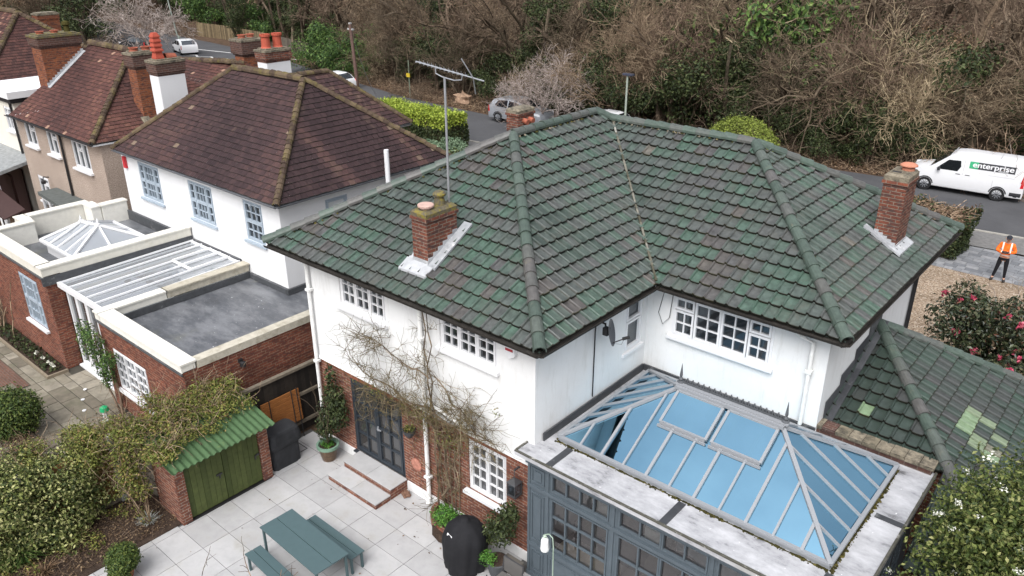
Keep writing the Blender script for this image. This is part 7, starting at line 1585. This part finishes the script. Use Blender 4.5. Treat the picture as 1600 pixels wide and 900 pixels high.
for j in range(6):
    a0, a1 = math.pi * .5 * j / 6, math.pi * .5 * (j + 1) / 6; n = 16
    for i in range(n): p0, p1 = 2 * math.pi * i / n, 2 * math.pi * (i + 1) / n; m.quad(*[(.098 * math.cos(a) * math.cos(p), -.075 + .115 * math.cos(a) * math.sin(p), 1.715 + .085 * math.sin(a)) for a, p in ((a0, p0), (a0, p1), (a1, p1), (a1, p0))])
m.extr([(-.08, -.15, 1.712), (.08, -.15, 1.712), (.07, -.255, 1.685), (-.07, -.255, 1.685)], (0, 0, .012)); m.build('cap', flat('navy_cap', (.022, .024, .032), .85, coord='Object'), man, smooth=False)
m = MB(); m.lathe((0, -.155, 1.645), [(.012, 0), (.018, .01), (.008, .035)], 8)
for sg in (-1, 1): m.lathe((sg * .095, -.07, 1.64), [(.012, 0), (.02, .02), (.012, .05)], 6)
m.build('face_feature', SKINM, man)
m = MB()
for sg in (-1, 1): m.box((sg * .035 - .014, -.172, 1.672), (sg * .035 + .014, -.164, 1.682))
m.box((-.025, -.166, 1.612), (.025, -.158, 1.618)); m.build('eye', flat('dark_brown', (.03, .02, .018), .5, coord='Object'), man)
man.location = (-3.95, 32.45, 0.008); man.rotation_euler.z = math.radians(7)
tb = MB(); tb.extr([(-.11, 0, 0), (.11, 0, 0), (.11, .145, .035), (-.11, .145, .035)], (0, -.004, .012)); o = tb.build('tablet', M_BLACK); tag(o, 'dark tablet held by the man in the orange jacket', 'tablet'); o.location = (-3.915, 32.45 - .375, 1.195); o.rotation_euler.z = math.radians(7)
# ---------------------------------------------------------------- the wood across the road
def tree_segs(cfg, L, r, lean=(0, 0, 1), n=1, spread=0.0):
    S_ = [[] for _ in range(10)]
    for i in range(n): plant_tree(S_, (rng.normal() * spread * .3, rng.normal() * spread * .3, -.3), vec(lean) + rng.normal(size=3) * vec((spread, spread, 0)), L * (.8 + .4 * rng.random()), r, 0, cfg)
    return S_
# per level: pieces, children, length ratio, angle, pull, crookedness
C_OAK = [(6, 7, .72, .75, (0, 0, .1), .12), (6, 7, .55, .8, (0, 0, .25), .22), (5, 7, .52, .75, (0, 0, .1), .28), (4, 5, .5, .7, (0, 0, 0), .3), (3, 0, 0, 0, (0, 0, 0), .3)]
C_ASH = [(7, 9, .55, .6, (0, 0, .2), .08), (6, 7, .5, .65, (0, 0, .5), .16), (5, 7, .5, .65, (0, 0, .4), .2), (4, 5, .5, .6, (0, 0, .2), .25), (3, 0, 0, 0, (0, 0, 0), .25)]
C_HAZ = [(6, 7, .5, .55, (0, 0, .2), .12), (5, 7, .55, .6, (0, 0, .2), .2), (4, 6, .55, .6, (0, 0, 0), .25), (3, 0, 0, 0, (0, 0, 0), .25)]
C_BRAM = [(8, 8, .35, .8, (0, 0, -1.5), .14), (4, 5, .5, .7, (0, 0, -.5), .25), (3, 0, 0, 0, (0, 0, 0), .3)]
def wood_proto(name, label, cat, S_, split, tmat, cmat, group, minr=.009):
    t = thing(name, label, cat, (0, 0, 0), group=group)
    a = [q for l in S_[:split] for q in l]; b_ = [(*q[:6], max(q[6], minr), max(q[7], minr * .8)) for l in S_[split:] for q in l]
    V, F, T = segs_mesh(a, 5); mesh_obj('trunk', V, F, tmat, t, T, uv=False)
    if b_: V, F, T = segs_mesh(b_, 3); mesh_obj('crown', V, F, cmat, t, T, uv=False)
    return t
G1 = 'bare trees of the wood across the road'; LB = {
 'oak': 'spreading bare brown tree of the wood across the road', 'ash': 'upright bare grey tree of the wood across the road', 'haz': 'tangled bare many stemmed tree on the edge of the wood', 'bram': 'low arching bramble tangle along the far verge',
 'ivy': 'tree trunk thickly clad in dark ivy in the wood', 'holly': 'dark evergreen bush among the bare trees of the wood', 'laurel': 'fresh green laurel bush at the edge of the wood', 'brown': 'russet dead leaved thicket among the bare trees of the wood'}
PR = {k: [] for k in LB}
for i in range(3): PR['oak'].append(wood_proto('bare_tree', LB['oak'], 'tree', tree_segs(C_OAK, 5.0, .30), 2, BARK, [TW_BROWN, TW_TAN, TW_BROWN][i], G1))
for i in range(2): PR['ash'].append(wood_proto('bare_tree', LB['ash'], 'tree', tree_segs(C_ASH, 9.0, .25), 2, BARK, [TW_BROWN, TW_TAN][i], 'upright bare trees of the wood'))
for i in range(3): PR['haz'].append(wood_proto('thicket_tree', LB['haz'], 'tree', tree_segs(C_HAZ, 4.2, .06, n=9, spread=.35), 1, BARK, [TW_TAN, TW_BROWN, TW_TAN][i], 'tangled thicket trees'))
for i in range(2): PR['bram'].append(wood_proto('bramble', LB['bram'], 'bush', tree_segs(C_BRAM, 2.6, .02, n=36, spread=.7), 1, TW_TAN, [TW_BROWN, TW_TAN][i], 'brambles along the verge'))
def leafy(name, label, cat, lumps, n, size, mat, group, h=.8, stemr=.12, extra=None):
    t = thing(name, label, cat, (0, 0, 0), group=group); cloud('crown', t, mat, lumps, n, size, shell=.55, jitter=.6); s_ = []
    for _ in range(3): wander((rng.normal() * .2, rng.normal() * .2, -.3), (rng.normal() * .12, rng.normal() * .12, 1), h + .3, 5, stemr, stemr * .5, s_, .08)
    V, F, T = segs_mesh(s_, 5); mesh_obj('trunk', V, F, BARK, t, T, uv=False)
    return t
def rl(n, R, H, r): return [(rng.normal() * R, rng.normal() * R, rng.uniform(.25, 1) * H, r * rng.uniform(.7, 1.3), r * rng.uniform(.7, 1.3), r * rng.uniform(.6, 1.1)) for _ in range(n)]
for i in range(2): PR['ivy'].append(leafy('ivy_clad_tree', LB['ivy'], 'tree', [(rng.normal() * .35, rng.normal() * .35, .5 + .55 * k, .75 + .35 * rng.random(), .75 + .35 * rng.random(), .6) for k in range(14)] + rl(4, 1.2, 8, .9), 6500, .17, LF_DARK, 'ivy clad trunks', 8, .2))
for i in range(2): PR['holly'].append(leafy('evergreen_bush', LB['holly'], 'bush', rl(16, 1.15, 3.4, .85), 6500, .15, LF_DARK, 'evergreen bushes in the wood', 3, .1))
PR['laurel'].append(leafy('laurel_bush', LB['laurel'], 'bush', rl(16, 1.3, 3.0, .85), 6000, .17, LF_LAUREL, 'green laurel bushes', 2.6, .1))
PR['brown'].append(leafy('russet_thicket', LB['brown'], 'bush', rl(18, 1.5, 4.5, .8), 5200, .12, LF_BROWN, 'russet thickets in the wood', 4, .06))
USED = set()
def gz_(x, y):
    d = y - yfar(x); z = -.03
    if d > 2: t = min(1, (d - 2) / 85); z += 20 * t * t * (3 - 2 * t) + min(1, (d - 2) / 4) * (.35 * math.sin(x * .31) * math.sin(y * .27) + .4)
    return z
def place(kind, x, y, s=1.0, i=None, label=None):
    p = PR[kind][rng.integers(len(PR[kind])) if i is None else i]
    o = copy_tree(p) if p.name in USED else p; USED.add(p.name)
    o.location = (x, y, gz_(x, y) - .05); o.rotation_euler = (0, 0, rng.random() * 6.28); sc = s * rng.uniform(.85, 1.15); o.scale = (sc, sc, sc * rng.uniform(.9, 1.1))
    if label: o['label'] = label; o.pop('group', None) if 'group' in o else None
    return o
def vis(x, y):     # roughly inside the view, with a margin
    a = math.degrees(math.atan2(-x, y)); return 5 < a < 76
# rows going back from the verge
for d0, step, kinds, sc in ((1.6, 3.0, ['bram', 'bram', 'bram', 'holly', 'bram'], .8), (3.2, 3.6, ['holly', 'haz', 'haz', 'haz', 'ivy', 'bram', 'haz'], .9), (5.5, 3.8, ['haz', 'oak', 'haz', 'oak', 'holly', 'oak', 'haz', 'ivy'], 1.0), (9, 4.6, ['oak', 'haz', 'oak', 'ash', 'brown', 'oak', 'ivy'], 1.05), (13.5, 5.2, ['oak', 'ash', 'oak', 'haz', 'oak', 'oak'], 1.15), (19, 6.0, ['oak', 'oak', 'ash', 'ivy'], 1.2), (26, 7.0, ['oak', 'ash', 'oak'], 1.3), (36, 8.5, ['oak', 'ash', 'ivy'], 1.3)):
    x = 2.0; k = 0
    while x > -165:
        x -= step * rng.uniform(.7, 1.3) * (1 + max(0, -x - 60) / 90); y = yfar(x) + d0 + rng.uniform(-.25, .25) * step
        if vis(x, y):
            if d0 < 3 and (-55 < x < -36) and rng.random() < .6: continue
            if d0 < 5 and x < -62 and rng.random() < .75: continue
            if d0 < 3 and -32 < x < -25.5: continue
            kd = kinds[int(rng.integers(len(kinds)))]
            if x < -60 and kd in ('haz', 'brown') and rng.random() < .5: kd = 'ivy'
            place(kd, x, y, sc)
# named individuals the photo singles out
def one(name, label, x, y, cfg, L, r, tm, cm, split=2, lean=(0, 0, 1), n=1, spread=0.0, minr=.009, rz=0):
    t = wood_proto(name, label, 'tree', tree_segs(cfg, L, r, lean, n, spread), split, tm, cm, None, minr); t.location = (x, y, gz_(x, y) - .05); t.rotation_euler.z = rz; return t
C_PALE = [(5, 6, .75, .6, (0, 0, .1), .12), (5, 6, .6, .65, (0, 0, .1), .2), (4, 6, .55, .7, (0, 0, 0), .25), (4, 4, .55, .7, (0, 0, 0), .28), (3, 0, 0, 0, (0, 0, 0), .28)]
one('bare_tree', 'pale lilac grey bare tree leaning over the silver car', -33.2, 41.2, C_PALE, 2.9, .075, TW_PALE, TW_PALE, 1, n=3, spread=.45, minr=.007)
one('bare_tree', 'pale domed bare tree behind the pebbledash house chimneys', -80, 38.5, C_PALE, 3.4, .13, TW_PALE, TW_PALE, 1, n=2, spread=.2, minr=.016)
one('fallen_branches', 'heap of pale cut branches piled on the verge behind the van', -5.8, 47.2, [(7, 8, .5, .7, (0, 0, -.4), .1), (4, 5, .5, .7, (0, 0, -.2), .2), (3, 0, 0, 0, (0, 0, 0), .3)], 3.2, .04, TW_PALE, TW_TAN, 1, (-.8, -.2, .5), 14, .6)
one('bare_tree', 'old tree with thick dark twisting limbs above the van', -15.5, 49.5, [(6, 8, 1.1, .85, (0, 0, .1), .2), (7, 6, .5, .8, (0, 0, .2), .28), (5, 6, .5, .8, (0, 0, 0), .3), (4, 0, 0, 0, (0, 0, 0), .3)], 4.5, .36, TW_DARK, TW_BROWN, 2)
one('bare_tree', 'leaning tree with pale peeling limbs right of the twisted tree', -11.6, 50.5, [(7, 6, .6, .5, (0, 0, .3), .12), (6, 6, .5, .7, (0, 0, .2), .2), (5, 5, .5, .8, (0, 0, 0), .3), (3, 0, 0, 0, (0, 0, 0), .3)], 8.5, .26, TW_TAN, TW_BROWN, 1, (.25, 0, 1))
C_LIMB = [(7, 5, .85, .7, (0, 0, .15), .16), (7, 5, .55, .8, (0, 0, .2), .24), (5, 5, .5, .8, (0, 0, 0), .3), (4, 4, .5, .7, (0, 0, 0), .3), (3, 0, 0, 0, (0, 0, 0), .3)]
for x, d, L, r, tm, lb in ((-18.5, 3.6, 4.6, .30, TW_DARK, 'dark bare tree with heavy forked limbs above the round green bush'), (-21.5, 6.0, 5.5, .30, BARK, 'tall bare tree standing over the evergreen bushes left of the forked tree'), (-8.6, 5.0, 5.0, .26, BARK, 'bare tree with reaching limbs directly behind the van'), (-27.0, 4.5, 5.2, .28, BARK, 'bare tree rising behind the pale green street lamp'),
                           (-38.0, 5.0, 5.0, .28, TW_DARK, 'dark limbed bare tree behind the boulder on the verge'), (-44.5, 4.5, 5.4, .27, BARK, 'bare tree behind the thin sign post with the yellow plate'), (-52.0, 5.5, 5.2, .28, BARK, 'bare tree just right of the telegraph pole'), (-68.0, 6.5, 5.6, .30, TW_DARK, 'dark bare tree left of the green laurel bushes')):
    one('bare_tree', lb, x, yfar(x) + d, C_LIMB, L, r, tm, [TW_BROWN, TW_TAN][int(rng.integers(2))], 3, minr=.010)
for (x, d, s_) in ((-11.5, 2.2, .7), (-16.8, 2.6, .8), (-33.5, 3.2, 1.0), (-40, 3.4, 1.0), (-47, 4.5, 1.1), (-13, 6.5, 1.3), (-5.5, 5.5, 1.2), (-50.5, 3.5, 1.0)): place('holly', x, yfar(x) + d, s_)
m = MB(); m.tube([(-7.9, 51.5, -.2), (-7.7, 51.5, 3), (-7.1, 51.3, 6.2), (-6.9, 51.3, 6.9)], [.32, .28, .26, .30], 9); m.tube([(-7.3, 51.4, 5.4), (-7.9, 51.0, 6.4)], [.2, .12], 7)
for k in range(7): a = k * .9; m.tube([(-6.9 + .18 * math.cos(a), 51.3 + .18 * math.sin(a), 6.85), (-6.9 + .25 * math.cos(a), 51.3 + .25 * math.sin(a), 7.05 + .25 * (k % 3))], [.08, .02], 5)
single(m, 'broken_trunk', TW_TAN, 'snapped off pale tree trunk with a splintered top right of the leaning tree', 'tree trunk', base=(-7.9, 51.5, 0))
one('thicket_tree', 'straw pale twiggy thicket standing just left of the van roof', -12.4, 47.5, C_HAZ, 4.0, .05, TW_TAN, leafm('straw_twig', [(0, (.20, .15, .09)), (1, (.46, .38, .25))]), 1, n=10, spread=.4)
for (x, y, s_) in ((-26, 45.5, 1.2), (-22.5, 46.3, 1.25), (-19.5, 46.8, 1.1), (-29.5, 45.2, 1.05), (-15.2, 45.6, .75), (-24, 48.5, 1.5), (-29.5, 49, 1.6)): place('holly', x, y, s_)
for (x, y, s_) in ((-31.5, 46.5, 1.1), (-36.5, 47, 1.0), (-27.5, 50, 1.25)): place('ivy', x, y, s_)
for (x, y, s_) in ((-24.5, 52, 1.9), (-22, 51, 1.7), (-20, 53.5, 1.9)): place('laurel', x, y, s_)
for (x, y, s_) in ((-63, 45.8, 1.0), (-59.5, 45.6, 1.15), (-57, 45.5, .9), (-96, 56, 1.6), (-84, 55, 1.3)): place('laurel', x, y, s_)
for (x, y, s_, k) in ((-98, 40, 1.5, 'holly'), (-104, 43, 1.7, 'ivy'), (-110, 44, 1.6, 'holly'), (-117, 44, 1.8, 'ivy'), (-124, 46, 1.8, 'holly'), (-131, 47, 1.9, 'ivy'), (-101, 38, 1.2, 'haz'), (-113, 41, 1.4, 'oak'), (-126, 43, 1.5, 'oak'), (-138, 48, 1.8, 'ash'), (-107, 39.5, 1.3, 'brown'), (-120, 41, 1.5, 'holly'), (-146, 50, 1.9, 'ivy'), (-95, 40.5, .9, 'bram'), (-135, 43, 1.6, 'oak')): place(k, x, y, s_)
# undergrowth along the verge, too fine to count
s_ = []
for _ in range(2600):
    x = rng.uniform(-70, 2); y = yfar(x) + .3 + abs(rng.normal()) * 2.2; wander((x, y, gz_(x, y)), (rng.normal() * .8, rng.normal() * .8, .7), rng.uniform(.3, 1.1), 4, .014, .008, s_, .3, (0, 0, -.6))
V, F, T = segs_mesh(s_); o = mesh_obj('undergrowth', V, F, TW_TAN, None, T, uv=False); o['kind'] = 'stuff'
n = 16000; X_ = rng.uniform(-75, 4, n); Y_ = np.array([yfar(x) for x in X_]) + .15 + np.abs(rng.normal(size=n)) * 2.4; Z_ = np.array([gz_(x, y) for x, y in zip(X_, Y_)]) + .03 + .05 * rng.random(n)
V, F, T = leaf_cards(rng, np.stack([X_, Y_, Z_], 1), np.tile([0, 0, 1.], (n, 1)) + rng.normal(size=(n, 3)) * .4, .14); o = mesh_obj('leaf_litter', V, F, LF_BROWN, None, T, uv=False); o['kind'] = 'stuff'
# overhead wires
m = MB()
for k, (a, c) in enumerate((((-53.5, 42.5, 5.0), (-36, 39.5, 5.3)),)): pass
P = [Vector((-53.5, 42.5, 4.95)).lerp(Vector((-24, 20.0, 6.2)), t / 12) - Vector((0, 0, 1.2 * (t / 12) * (1 - t / 12) * 4 * .5)) for t in range(13)]
m.tube(P, .012, 4); tag(m.build('telephone_wire', M_BLACK), 'thin black telephone wire from the pole across the road', 'wire')
for k, l in PR.items():
    for p in l:
        if p.name not in USED: copy_tree; [bpy.data.objects.remove(c) for c in list(p.children)]; bpy.data.objects.remove(p)
